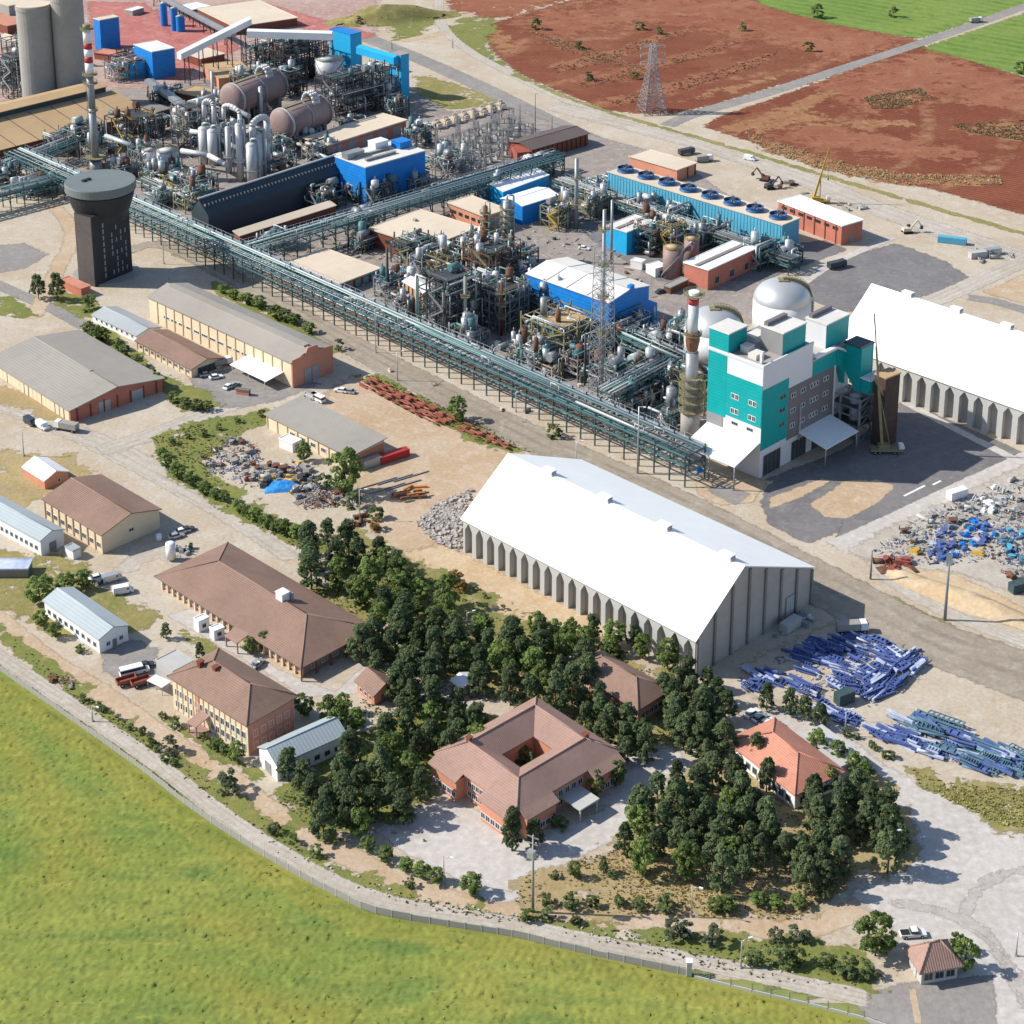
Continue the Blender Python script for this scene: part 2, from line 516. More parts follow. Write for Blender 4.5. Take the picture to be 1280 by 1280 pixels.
GM['red2'] = gmat('red_stubble_soil', (L(142, 83, 62), L(156, 102, 76), L(128, 72, 54)), 0.014, 0.5, bump=0.3, rows=(math.radians(-40), 2.2, 60), rowcol=L(102, 58, 44), spot=L(176, 128, 100))
GM['redl'] = gmat('pale_red_soil', (L(164, 110, 84), L(152, 94, 72), L(176, 128, 98)), 0.02, 0.5, patchy=0.8)
GM['crop'] = gmat('green_crop_ground', (L(126, 144, 70), L(152, 156, 78), L(102, 130, 70)), 0.03, 0.5, False, bump=0.25, streak=0.3, spot=L(174, 170, 88), attrcol=L(168, 152, 72))
GM['far'] = gmat('far_green_field', (L(112, 142, 66), L(132, 152, 76), L(94, 126, 60)), 0.012, 0.25, bump=0.5, rows=(math.radians(-50), 9), rowcol=L(140, 160, 84))
GM['verge'] = gmat('dry_grass_verge', (L(160, 148, 96), L(138, 138, 82), L(186, 168, 124)), 0.05, 0.8, bump=0.3, patchy=1.1, spot=L(112, 120, 68))
GM['straw'] = gmat('straw_grass', (L(190, 170, 126), L(180, 158, 120), L(164, 152, 96)), 0.05, 0.8, bump=0.3, patchy=1.0, spot=L(196, 172, 118))
GM['grass'] = gmat('rough_green_grass', (L(122, 132, 72), L(140, 142, 80), L(164, 150, 98)), 0.06, 0.8, bump=0.3, patchy=1.0)
GM['fstraw'] = gmat('field_straw', (L(170, 126, 92), L(160, 110, 80), L(184, 146, 104)), 0.06, 0.6, bump=0.3, patchy=0.9)
GM['line'] = mat('road_paint', (0.75, 0.75, 0.73), 0.15, 1.0, 0.7, world=True)

def pmesh(name, mat_, V, F, edge, uv=None):
    me = bpy.data.meshes.new(name)
    me.from_pydata(V, [], F)
    me.materials.append(mat_)
    a = me.attributes.new('edge', 'FLOAT', 'POINT')
    a.data.foreach_set('value', edge)
    if uv is not None:
        ul = me.uv_layers.new(name='UVMap')
        for lp in me.loops:
            ul.data[lp.index].uv = uv[lp.vertex_index]
    me.update()
    return me

LAY = {}
def layer_z(pts):
    """lay a sheet 4 mm above whatever already lies under it"""
    c = set()
    for x, y in pts:
        i, j = int(x // 5), int(y // 5)
        c.update(((i, j), (i + 1, j), (i, j + 1), (i - 1, j), (i, j - 1)))
    k = 1 + max((LAY.get(q, 0) for q in c), default=0)
    for q in c:
        LAY[q] = k
    return .004 * k

def grid_patch(px, fade, cell=None, relief=0.0, seed=0):
    P = [G(*p) for p in px]
    A = np.array([(p.x, p.y) for p in P])
    B = np.roll(A, -1, axis=0)
    lo, hi = A.min(0) - fade, A.max(0) + fade
    area = (hi - lo).prod()
    if cell is None:
        cell = min(8.0, max(1.2, math.sqrt(area) / 110))
    nx, ny = [max(2, int(q / cell) + 2) for q in (hi - lo)]
    X, Y = np.meshgrid(lo[0] + np.arange(nx) * (hi[0] - lo[0]) / (nx - 1), lo[1] + np.arange(ny) * (hi[1] - lo[1]) / (ny - 1))
    x, y = X.ravel(), Y.ravel()
    d2 = np.full(x.shape, 1e18)
    ins = np.zeros(x.shape, bool)
    for a, b in zip(A, B):
        e = b - a
        t = np.clip(((x - a[0]) * e[0] + (y - a[1]) * e[1]) / max(1e-9, e @ e), 0, 1)
        d2 = np.minimum(d2, (x - a[0] - t * e[0]) ** 2 + (y - a[1] - t * e[1]) ** 2)
        if a[1] != b[1]:
            ins ^= ((a[1] > y) != (b[1] > y)) & (x < e[0] * (y - a[1]) / e[1] + a[0])
    sd = np.sqrt(d2) * np.where(ins, 1, -1)
    idx = np.arange(nx * ny).reshape(ny, nx)
    q = np.stack([idx[:-1, :-1], idx[:-1, 1:], idx[1:, 1:], idx[1:, :-1]], -1).reshape(-1, 4)
    q = q[sd[q].max(1) > -fade]
    used = np.unique(q)
    remap = np.full(nx * ny, -1)
    remap[used] = np.arange(len(used))
    return x[used], y[used], sd[used], remap[q]

def grid_mesh(name, m, x, y, z, q, edge):
    me = bpy.data.meshes.new(name)
    n, k = len(x), len(q)
    me.vertices.add(n)
    me.vertices.foreach_set('co', np.stack([x, y, z], -1).ravel().astype(np.float32))
    me.loops.add(k * 4)
    me.loops.foreach_set('vertex_index', q.ravel().astype(np.int32))
    me.polygons.add(k)
    me.polygons.foreach_set('loop_start', np.arange(0, k * 4, 4, dtype=np.int32))
    me.polygons.foreach_set('loop_total', np.full(k, 4, dtype=np.int32))
    me.materials.append(m)
    a = me.attributes.new('edge', 'FLOAT', 'POINT')
    a.data.foreach_set('value', edge.astype(np.float32))
    me.update(calc_edges=True)
    return me

def ground_patch(name, px, m, fade=2.0, jit=1.0, sub=4.0, kind='structure', z=None):
    x, y, sd, q = grid_patch(px, fade)
    z = layer_z(zip(x, y)) if z is None else z
    o = link(name, grid_mesh(name, m, x, y, np.full(len(x), z), q, np.clip(.5 + sd / (2 * fade), -3, 4)))
    o['kind'] = kind
    return o

def smooth_line(P, step=4.0):
    out = []
    for i in range(len(P) - 1):
        a, b, c, d = P[max(i - 1, 0)], P[i], P[i + 1], P[min(i + 2, len(P) - 1)]
        k = max(1, int((c - b).length / step))
        for j in range(k):
            t = j / k
            out.append(0.5 * ((2 * b) + (c - a) * t + (2 * a - 5 * b + 4 * c - d) * t * t + (3 * b - a - 3 * c + d) * t ** 3))
    out.append(P[-1])
    return out

def road_strip(name, px, w, m, fade=0.9, z=None):
    C = smooth_line([G(*p) for p in px])
    V, E, UV, F = [], [], [], []
    dist = 0
    for i, c in enumerate(C):
        d = (C[min(i + 1, len(C) - 1)] - C[max(i - 1, 0)]).normalized()
        nn = Vector((d.y, -d.x, 0))
        if i:
            dist += (c - C[i - 1]).length
        ww = w if not isinstance(w, (list, tuple)) else w[0] + (w[1] - w[0]) * i / (len(C) - 1)
        for u, e in ((0, 0), (fade / ww, 1), (.5, 1), (1 - fade / ww, 1), (1, 0)):
            q = c + nn * ((u - .5) * ww)
            V.append((q.x, q.y)); E.append(0 if i in (0, len(C) - 1) else e); UV.append((u, dist / ww))
    z = layer_z(V)
    V = [(a, b, z) for a, b in V]
    for i in range(len(C) - 1):
        for j in range(4):
            a = i * 5 + j
            F.append((a, a + 1, a + 6, a + 5))
    me = pmesh(name, m, V, F, E, UV)
    o = link(name, me)
    o['kind'] = 'structure'
    return o

def sheet(name, m, x0, y0, x1, y1, z):
    o = link(name, pmesh(name, m, [(x0, y0, z), (x1, y0, z), (x1, y1, z), (x0, y1, z)], [(0, 1, 2, 3)], [1.0] * 4))
    o['kind'] = 'structure'
    return o

sheet('ground', GM['base'], -1990, -90, 1990, 3490, 0.0)

# crop field in front of the wall (real relief: clumps of stems come later)
CROP = [(-420, 560), (-60, 806), (0, 846), (60, 886), (120, 928), (180, 971), (240, 1017), (300, 1057), (360, 1093), (420, 1124), (470, 1146), (560, 1160), (640, 1173), (700, 1187), (780, 1205), (860, 1223), (940, 1242), (1010, 1259), (1080, 1279), (1180, 1310), (1180, 1560), (-420, 1560)]
x_, y_, sd_, q_ = grid_patch(CROP, 1.0, 6.0)
o = link('crop_field', grid_mesh('crop_field', GM['crop'], x_, y_, np.full(len(x_), .004), q_, np.zeros(len(x_))))
o['kind'] = 'structure'
# beyond the works: ploughed red fields, green fields
ground_patch('red_field', [(612, 30), (640, 22), (700, 4), (760, -10), (930, -14), (1120, 42), (1150, 52), (1010, 95), (900, 128), (840, 142), (800, 142), (760, 138), (720, 122), (690, 110), (650, 92), (618, 66), (606, 48)], GM['red2'], 4, 3)
ground_patch('red_field', [(880, 158), (900, 146), (1010, 108), (1100, 74), (1150, 56), (1280, 96), (1420, 140), (1420, 330), (1280, 268), (1180, 240), (1050, 212), (960, 184)], GM['red'], 3, 3)
ground_patch('red_field', [(560, -40), (760, -40), (700, 2), (640, 20), (600, 22), (560, 10)], GM['redl'], 6, 3)
ground_patch('pale_soil', [(640, 24), (760, 2), (930, -8), (1110, 42), (1140, 52), (1050, 78), (960, 50), (800, 26), (680, 50)], GM['redl'], 12, 3)
ground_patch('pale_soil', [(1010, 106), (1150, 62), (1290, 104), (1380, 150), (1290, 146), (1180, 120), (1080, 140)], GM['redl'], 12, 3)
ground_patch('pale_soil', [(950, 168), (1020, 150), (1120, 170), (1250, 200), (1120, 196), (1020, 186)], GM['redl'], 10, 3)
for pl in ([(930, 156), (1000, 138), (1060, 150), (1010, 152), (950, 166)], [(600, 44), (625, 38), (650, 62), (634, 66)], [(840, 128), (920, 106), (990, 88), (930, 112)], [(1000, 156), (1090, 150), (1170, 156), (1090, 160)]):
    ground_patch('straw_strip', pl, GM['fstraw'], 4, 3)
ground_patch('straw_strip', [(905, 160), (960, 140), (1040, 112), (1050, 118), (960, 156), (925, 168)], GM['fstraw'], 3, 3)
ground_patch('straw_strip', [(930, 166), (985, 184), (1040, 202), (1130, 220), (1250, 222), (1252, 230), (1130, 232), (1030, 212), (960, 188)], GM['fstraw'], 3, 5)
ground_patch('straw_strip', [(1080, 124), (1150, 112), (1165, 120), (1120, 134), (1090, 134)], GM['fstraw'], 4, 4)
ground_patch('straw_strip', [(1190, 158), (1290, 152), (1340, 168), (1290, 176), (1210, 166)], GM['fstraw'], 4, 4)
for pl in ([(660, 40), (700, 52), (760, 70), (800, 84), (760, 76), (700, 60)], [(690, 80), (760, 64), (820, 44), (880, 32), (824, 52), (764, 74), (696, 90)],
           [(720, 100), (790, 84), (880, 60), (950, 44), (884, 68), (796, 94), (728, 108)], [(760, 124), (850, 100), (940, 74), (980, 62), (944, 82), (856, 110), (770, 132)]):
    ground_patch('pale_soil_strip', pl, GM['redl'], 3.5, 3)
ground_patch('green_field', [(880, -30), (960, 8), (1040, 30), (1120, 44), (1150, 48), (1280, 6), (1400, -40), (1400, -120), (880, -120)], GM['far'], 4, 2)
ground_patch('green_field', [(1154, 60), (1290, 14), (1460, -50), (1460, 140), (1290, 98), (1200, 72)], GM['far'], 4, 2)
ground_patch('grass_bank', [(560, 34), (585, 22), (618, 24), (616, 40), (606, 58), (620, 76), (650, 96), (600, 70), (568, 48)], GM['grass'], 3, 2)
ground_patch('grass_bank', [(492, 50), (486, 26), (520, 22), (545, 24), (520, 46)], GM['grass'], 3, 2)
ground_patch('grass_bank', [(518, 92), (560, 102), (610, 118), (626, 130), (570, 138), (552, 136), (520, 118)], GM['verge'], 2, 2)
road_strip('field_road', [(832, 158), (870, 142), (960, 116), (1040, 90), (1150, 54), (1280, 8), (1420, -46)], 9.5, GM['asph'], 1.2)
road_strip('dirt_road', [(552, -30), (548, 10), (552, 30), (568, 50), (600, 72), (650, 98), (700, 122), (760, 146), (830, 166)], 8, GM['road'], 2)
road_strip('dirt_road', [(560, 40), (530, 46), (500, 52)], 9, GM['dirt'], 2)
road_strip('works_road', [(440, 40), (520, 72), (600, 108), (690, 152), (770, 186), (860, 214)], 13, GM['asph'], 1.5)
road_strip('works_road', [(690, 132), (800, 160), (900, 188), (1000, 222), (1100, 262), (1200, 296), (1320, 336)], 18, GM['road'], 4)
road_strip('wheel_ruts', [(640, 92), (720, 126), (800, 152), (900, 180), (1000, 210), (1120, 246), (1320, 304)], 5, GM['verge'], 1.5)

# red dust ground at the back of the works
ground_patch('red_dust_ground', [(-80, -40), (470, -40), (470, 40), (440, 60), (330, 120), (180, 140), (60, 130), (-80, 120)], GM['pinkroad'], 6, 4)
ground_patch('red_dust_ground', [(112, 2), (180, 4), (210, 30), (240, 40), (262, 62), (230, 100), (150, 96), (116, 60)], GM['pink'], 5, 4)
ground_patch('red_dust_ground', [(196, 12), (232, 20), (300, 60), (270, 75), (214, 45)], GM['pink'], 5, 4)
ground_patch('red_dust_ground', [(330, 4), (400, 24), (470, 44), (440, 52), (360, 30)], GM['pink'], 5, 4)
# works yard
ground_patch('works_yard', [(-60, 205), (20, 118), (180, 110), (300, 90), (420, 84), (520, 116), (560, 140), (630, 132), (720, 164), (840, 196), (990, 300), (940, 400), (890, 460), (880, 585), (640, 478), (440, 385), (200, 270), (60, 215)], GM['plant'], 2, 1)
ground_patch('switchyard_gravel', [(536, 182), (620, 150), (640, 150), (700, 176), (640, 205), (592, 222), (545, 200)], GM['gravel'], 1, 0.5)
for a, b in (((536, 190), (600, 216)), ((560, 176), (640, 206)), ((600, 160), (690, 190)), ((590, 216), (640, 198)), ((545, 196), (650, 158))):
    road_strip('concrete_path', [a, b], 1.6, GM['conc'], 0.3)
ground_patch('asphalt_yard', [(690, 250), (740, 240), (800, 262), (830, 290), (900, 350), (870, 360), (820, 350), (740, 300)], GM['asphd'], 1, 0.6)
ground_patch('asphalt_yard', [(900, 330), (960, 310), (1030, 300), (1060, 312), (1010, 330), (950, 352), (905, 350)], GM['asphd'], 1, 0.6)
ground_patch('asphalt_yard', [(1010, 348), (1060, 322), (1118, 304), (1180, 326), (1214, 350), (1150, 372), (1108, 382), (1060, 390), (1000, 372)], GM['asphd'], 2, 1)
road_strip('concrete_road', [(985, 368), (1040, 330), (1118, 296)], 4.5, GM['conc'], 0.8)
road_strip('concrete_road', [(1130, 392), (1190, 366), (1290, 322), (1400, 276)], 10, GM['road'], 1.5)
road_strip('gravel_road', [(1205, 372), (1240, 376), (1300, 394), (1400, 424)], 7, GM['asph'], 1.2)
ground_patch('dirt_lot', [(1228, 366), (1300, 334), (1400, 300), (1400, 410), (1300, 384)], GM['dirt'], 2, 1.5)
# big yard in front of the teal tower
ground_patch('asphalt_yard', [(960, 606), (1010, 590), (1060, 600), (1100, 610), (1060, 660), (1010, 680), (962, 656), (952, 628)], GM['asphd'], 1.2, 0.8)
ground_patch('asphalt_yard', [(955, 600), (1060, 560), (1130, 500), (1280, 566), (1290, 580), (1240, 588), (1150, 636), (1080, 672), (1040, 684), (1060, 640), (1100, 606)], GM['asphd'], 1.2, 0.6)
ground_patch('sand_island', [(962, 622), (1030, 598), (1040, 600), (1000, 622), (962, 636)], GM['dirt'], 1, 0.8)
ground_patch('sand_island', [(1012, 630), (1060, 600), (1100, 600), (1118, 608), (1098, 628), (1060, 648), (1030, 646)], GM['dirt'], 1, 0.8)
ground_patch('sand_island', [(870, 600), (940, 596), (960, 602), (940, 628), (900, 632), (872, 618)], GM['dirt'], 1, 0.8)
ground_patch('asphalt_apron', [(884, 614), (900, 602), (938, 618), (920, 632)], GM['asph'], 0.6, 0.4)
road_strip('concrete_road', [(1040, 686), (1120, 650), (1200, 612), (1300, 566)], 8, GM['conc'], 1)
road_strip('concrete_road', [(1126, 500), (1190, 534), (1300, 590)], 4, GM['conc'], 0.8)
for a, b in (((1130, 620), (1156, 607)), ((1166, 606), (1176, 601))):
    A, B = G(*a), G(*b)
    d = (B - A).normalized() * 0.35
    zz = layer_z([(A.x, A.y), (B.x, B.y)])
    o = link('road_marking', pmesh('road_marking', GM['line'], [(A.x - d.y, A.y + d.x, zz), (A.x + d.y, A.y - d.x, zz), (B.x + d.y, B.y - d.x, zz), (B.x - d.y, B.y + d.x, zz)], [(0, 1, 2, 3)], [1.] * 4))
    o['kind'] = 'structure'
# road between the works and the white warehouse, and on to the right
road_strip('works_road', [(430, 440), (560, 500), (640, 540), (740, 585)], 8, GM['road'], 2)
road_strip('dirt_track', [(1085, 690), (1110, 722), (1180, 764), (1300, 812)], 6, GM['road'], 1.5)
ground_patch('sand_heap', [(1118, 716), (1140, 708), (1180, 712), (1240, 740), (1300, 770), (1300, 796), (1240, 774), (1170, 745), (1120, 728)], GM['sandpile'], 1.5, 1)
ground_patch('scrap_yard', [(1060, 690), (1110, 660), (1190, 625), (1280, 580), (1400, 560), (1400, 780), (1280, 745), (1200, 716), (1100, 706)], GM['road'], 2.5, 1)
ground_patch('dirt_yard', [(440, 470), (560, 510), (660, 560), (640, 580), (590, 640), (520, 700), (480, 680), (450, 620), (400, 500)], GM['dirt'], 4, 3)
ground_patch('dirt_yard', [(500, 690), (560, 680), (640, 724), (720, 762), (790, 798), (700, 800), (600, 760), (540, 730)], GM['sandpile'], 3, 2)
# left side
road_strip('gravel_road', [(-60, 480), (20, 512), (120, 552), (200, 592), (290, 640), (380, 696)], (10, 13), GM['road'], 2.5)
road_strip('gravel_road', [(120, 566), (200, 540), (280, 510), (360, 486)], 10, GM['road'], 2.5)
road_strip('asphalt_road', [(-40, 340), (20, 366), (70, 388), (110, 410)], 7, GM['asph'], 1.2)
ground_patch('asphalt_yard', [(236, 470), (300, 460), (330, 468), (400, 480), (350, 500), (300, 510), (262, 506)], GM['asph'], 2, 1)
road_strip('dirt_road', [(40, 400), (70, 340), (90, 290), (60, 250)], 9, GM['dirt'], 3)
ground_patch('asphalt_yard', [(-60, 312), (30, 304), (60, 318), (30, 336), (-60, 350)], GM['asph'], 2, 1)
road_strip('gravel_road', [(205, 740), (240, 715), (200, 690), (170, 700), (150, 720)], 8, GM['road'], 2)
ground_patch('concrete_yard', [(210, 770), (240, 760), (290, 790), (300, 806), (350, 838), (420, 866), (450, 836), (470, 826), (500, 846), (440, 868), (380, 870), (320, 832), (260, 800)], GM['conc'], 1, 0.8)
ground_patch('asphalt_yard', [(130, 816), (165, 800), (196, 812), (200, 860), (170, 860), (130, 838)], GM['asph'], 2, 1)
road_strip('dirt_road', [(-80, 716), (0, 776), (60, 824), (130, 868), (200, 918), (270, 962), (340, 1014), (420, 1062), (500, 1100), (580, 1130), (640, 1138), (760, 1148), (900, 1156), (1010, 1160), (1100, 1120)], 7.5, GM['dirt'], 2)
# forecourt of the courtyard office
ground_patch('concrete_forecourt', [(468, 1036), (500, 1018), (560, 1000), (620, 1022), (660, 1042), (720, 1030), (760, 1008), (796, 1000), (798, 1030), (740, 1064), (690, 1090), (676, 1108), (640, 1128), (612, 1128), (560, 1092), (500, 1062)], GM['conc'], 1, 0.6)
ground_patch('concrete_forecourt', [(730, 1010), (800, 930), (850, 940), (862, 968), (800, 1002)], GM['conc'], 1, 0.6)
# pale yard and road sweep at the right
ground_patch('pale_yard', [(950, 892), (1000, 888), (1060, 920), (1110, 960), (1150, 980), (1240, 1020), (1300, 1030), (1300, 1290), (1200, 1290), (1170, 1230), (1110, 1150), (1060, 1120), (1100, 1100), (1150, 1060), (1120, 1010), (1060, 960)], GM['conc'], 2.5, 1.5)
ground_patch('pale_yard', [(1060, 770), (1110, 770), (1180, 800), (1300, 850), (1300, 960), (1180, 920), (1080, 900), (940, 870), (930, 830)], GM['sandf'], 3, 1.5)
GM['track'] = gmat('worn_wheel_path', (L(198, 190, 182), L(188, 180, 172), L(208, 201, 194)), 0.05, 0.7, patchy=0.95)
road_strip('worn_wheel_path', [(1330, 1080), (1260, 1092), (1216, 1120), (1200, 1146), (1230, 1170), (1262, 1210), (1290, 1260)], 4.5, GM['track'], 1.8)
road_strip('worn_wheel_path', [(1110, 1126), (1180, 1140), (1230, 1164), (1270, 1206)], 3.5, GM['track'], 1.5)
ground_patch('asphalt_apron', [(1066, 1246), (1140, 1228), (1240, 1220), (1250, 1300), (1100, 1300)], GM['asph'], 1, 0.6)
road_strip('kerb_strip', [(1138, 1226), (1150, 1290)], 1.6, GM['dirt'], 0.3)
# grass and weeds
ground_patch('grass_verge', [(0, 782), (60, 830), (120, 876), (200, 926), (260, 972), (300, 1000), (380, 1054), (440, 1092), (540, 1122), (620, 1142), (760, 1160), (1000, 1172), (1080, 1190), (1100, 1226), (1060, 1240), (960, 1228), (860, 1206), (740, 1178), (620, 1154), (520, 1136), (440, 1112), (380, 1078), (320, 1040), (260, 1000), (200, 952), (120, 896), (60, 850), (0, 800)], GM['grass'], 2, 2)
ground_patch('grass_verge', [(-60, 690), (30, 690), (90, 700), (116, 730), (190, 770), (196, 782), (160, 786), (60, 790), (0, 756)], GM['verge'], 2, 2)
ground_patch('grass_verge', [(-60, 466), (20, 486), (84, 520), (70, 530), (0, 506), (-60, 490)], GM['straw'], 1.5, 1)
ground_patch('grass_verge', [(-60, 560), (30, 566), (90, 570), (116, 586), (70, 610), (20, 640), (-60, 620)], GM['straw'], 2, 2)
ground_patch('grass_verge', [(100, 410), (130, 402), (200, 470), (262, 488), (276, 510), (230, 516), (200, 490), (150, 450)], GM['grass'], 1.5, 1)
ground_patch('grass_verge', [(190, 546), (240, 530), (330, 510), (360, 520), (300, 540), (250, 580), (330, 636), (400, 676), (470, 700), (380, 690), (290, 640), (210, 590)], GM['grass'], 1.5, 1.5)
ground_patch('grass_verge', [(440, 470), (470, 468), (560, 508), (640, 550), (670, 566), (600, 556), (520, 510)], GM['grass'], 1.5, 1)
ground_patch('grass_verge', [(440, 660), (480, 690), (560, 720), (640, 770), (720, 800), (860, 850), (900, 930), (760, 930), (640, 870), (560, 840), (480, 830), (400, 740)], GM['verge'], 3, 2)
ground_patch('grass_verge', [(340, 1000), (440, 900), (560, 880), (620, 900), (560, 980), (480, 1030), (400, 1050)], GM['grass'], 3, 2)
ground_patch('grass_verge', [(640, 1128), (660, 1090), (700, 1080), (770, 1060), (800, 1010), (900, 950), (1000, 980), (1060, 1060), (1070, 1100), (1000, 1150), (760, 1144)], GM['straw'], 2, 2)
ground_patch('grass_verge', [(1000, 980), (1080, 950), (1130, 1010), (1148, 1080), (1100, 1096), (1040, 1060)], GM['straw'], 2, 2)
ground_patch('grass_verge', [(200, 890), (290, 940), (330, 970), (316, 976), (250, 930), (204, 900)], GM['grass'], 1, 1)
ground_patch('grass_verge', [(1140, 960), (1180, 975), (1280, 985), (1300, 1040), (1250, 1034), (1190, 1004), (1150, 984)], GM['verge'], 2, 2)
ground_patch('grass_verge', [(1110, 740), (1150, 764), (1190, 780), (1160, 782), (1120, 756)], GM['verge'], 1, 1)
ground_patch('grass_verge', [(880, 640), (940, 668), (1040, 724), (1100, 756), (1060, 742), (960, 690)], GM['verge'], 0.8, 0.6)
ground_patch('grass_verge', [(60, 362), (110, 372), (130, 396), (100, 398), (70, 380)], GM['grass'], 1, 1)
ground_patch('grass_verge', [(-40, 372), (10, 370), (50, 396), (20, 398), (-40, 390)], GM['grass'], 1, 1)
ground_patch('grass_verge', [(266, 350), (320, 372), (400, 420), (440, 444), (400, 440), (330, 398), (262, 362)], GM['grass'], 1, 1)
ground_patch('grass_verge', [(200, 300), (260, 320), (330, 360), (300, 356), (230, 326)], GM['verge'], 1, 1)
ground_patch('grass_verge', [(215, 785), (240, 790), (280, 812), (268, 820), (226, 800)], GM['verge'], 1, 1)
road_strip('dirt_track', [(-60, 782), (30, 842), (120, 902), (200, 958), (280, 1020), (360, 1072), (440, 1113), (520, 1136), (640, 1156), (760, 1182), (880, 1204), (1000, 1230), (1100, 1252)], 5.2, GM['road'], 1.0)
road_strip('works_road', [(150, 318), (200, 306), (280, 342), (440, 432), (640, 536), (760, 592), (860, 640), (960, 694), (1060, 748), (1160, 800), (1300, 850), (1420, 890)], (9, 24), GM['roadb'], 3)
# ------------------------------------------------------------------ buildings
GRID = math.radians(45)

def place(f, l=None, r=None, rl=None, h=None, w=None, d=None, rz=None):
    """f = (x, ground y, eave y) of the corner nearest the viewer; l / r = eave corners to the left / right; rl = far right corner"""
    O = G(f[0], f[1])
    h = hgt(*f) if h is None else h
    Pr = G(r[0], r[1], h) if r else None
    Lv = None
    if l:
        Lv = G(l[0], l[1], h) - G(f[0], f[2], h)
    elif rl and Pr:
        Lv = G(rl[0], rl[1], h) - Pr
    Rv = Pr - G(f[0], f[2], h) if r else None
    if rz is None:
        if Rv is not None and (Lv is None or Rv.length >= Lv.length):
            rz = math.atan2(Rv.y, Rv.x)
        else:
            rz = math.atan2(Lv.y, Lv.x) - math.pi / 2
    ex, ey = Vector((math.cos(rz), math.sin(rz), 0)), Vector((-math.sin(rz), math.cos(rz), 0))
    w = abs(Rv.dot(ex)) if w is None else w
    d = abs(Lv.dot(ey)) if d is None else d
    return O, rz, w, d, h

def roof_gable(w, d, h, rise, ax='y', ridge=0.5, over=0.5, t=0.28):
    b = MB()
    W_ = w if ax == 'y' else d
    D_ = d if ax == 'y' else w
    rx = W_ * ridge
    s0, s1 = rise / rx, rise / (W_ - rx)
    z = h + 0.03
    poly = [(-over, z - over * s0), (rx, z + rise), (W_ + over, z - over * s1), (W_ + over, z - over * s1 + t), (rx, z + rise + t), (-over, z - over * s0 + t)]
    b.prism(poly, -over, D_ + over, 'y' if ax == 'y' else 'x')
    b.tube(*(((rx, -over, z + rise + t), (rx, D_ + over, z + rise + t)) if ax == 'y' else ((-over, rx, z + rise + t), (D_ + over, rx, z + rise + t))), 0.16, 0, 6)
    return b

def roof_hip(w, d, h, rise, over=0.8, t=0.3, x0=0, y0=0):
    b = MB()
    a0, a1, b0, b1 = x0 - over, x0 + w + over, y0 - over, y0 + d + over
    z = h + 0.02
    if d >= w:
        k = (w + 2 * over) / 2
        rg = [((a0 + a1) / 2, b0 + k), ((a0 + a1) / 2, b1 - k)]
    else:
        k = (d + 2 * over) / 2
        rg = [(a0 + k, (b0 + b1) / 2), (a1 - k, (b0 + b1) / 2)]
    if abs(w - d) < 0.05:
        rg[1] = (rg[0][0] + 0.05, rg[0][1] + 0.05)
    v = [(a0, b0, z), (a1, b0, z), (a1, b1, z), (a0, b1, z), (a0, b0, z + t), (a1, b0, z + t), (a1, b1, z + t), (a0, b1, z + t), (*rg[0], z + t + rise), (*rg[1], z + t + rise)]
    f = [(3, 2, 1, 0), (0, 1, 5, 4), (1, 2, 6, 5), (2, 3, 7, 6), (3, 0, 4, 7)]
    f += [(4, 5, 8), (5, 6, 9, 8), (6, 7, 9), (7, 4, 8, 9)] if d >= w else [(7, 4, 8), (4, 5, 9, 8), (5, 6, 9), (6, 7, 8, 9)]
    b.add(v, f)
    for p, q in ((4, 8), (5, 8 if d >= w else 9), (6, 9), (7, 9 if d >= w else 8), (8, 9)):
        b.tube(v[p], v[q], 0.17, 0, 5)
    return b

def wall_gable(w, d, h, rise, ax='y', ridge=0.5):
    b = MB()
    W_, D_ = (w, d) if ax == 'y' else (d, w)
    b.prism([(0, 0), (W_, 0), (W_, h), (W_ * ridge, h + rise), (0, h)], 0, D_, 'y' if ax == 'y' else 'x')
    return b

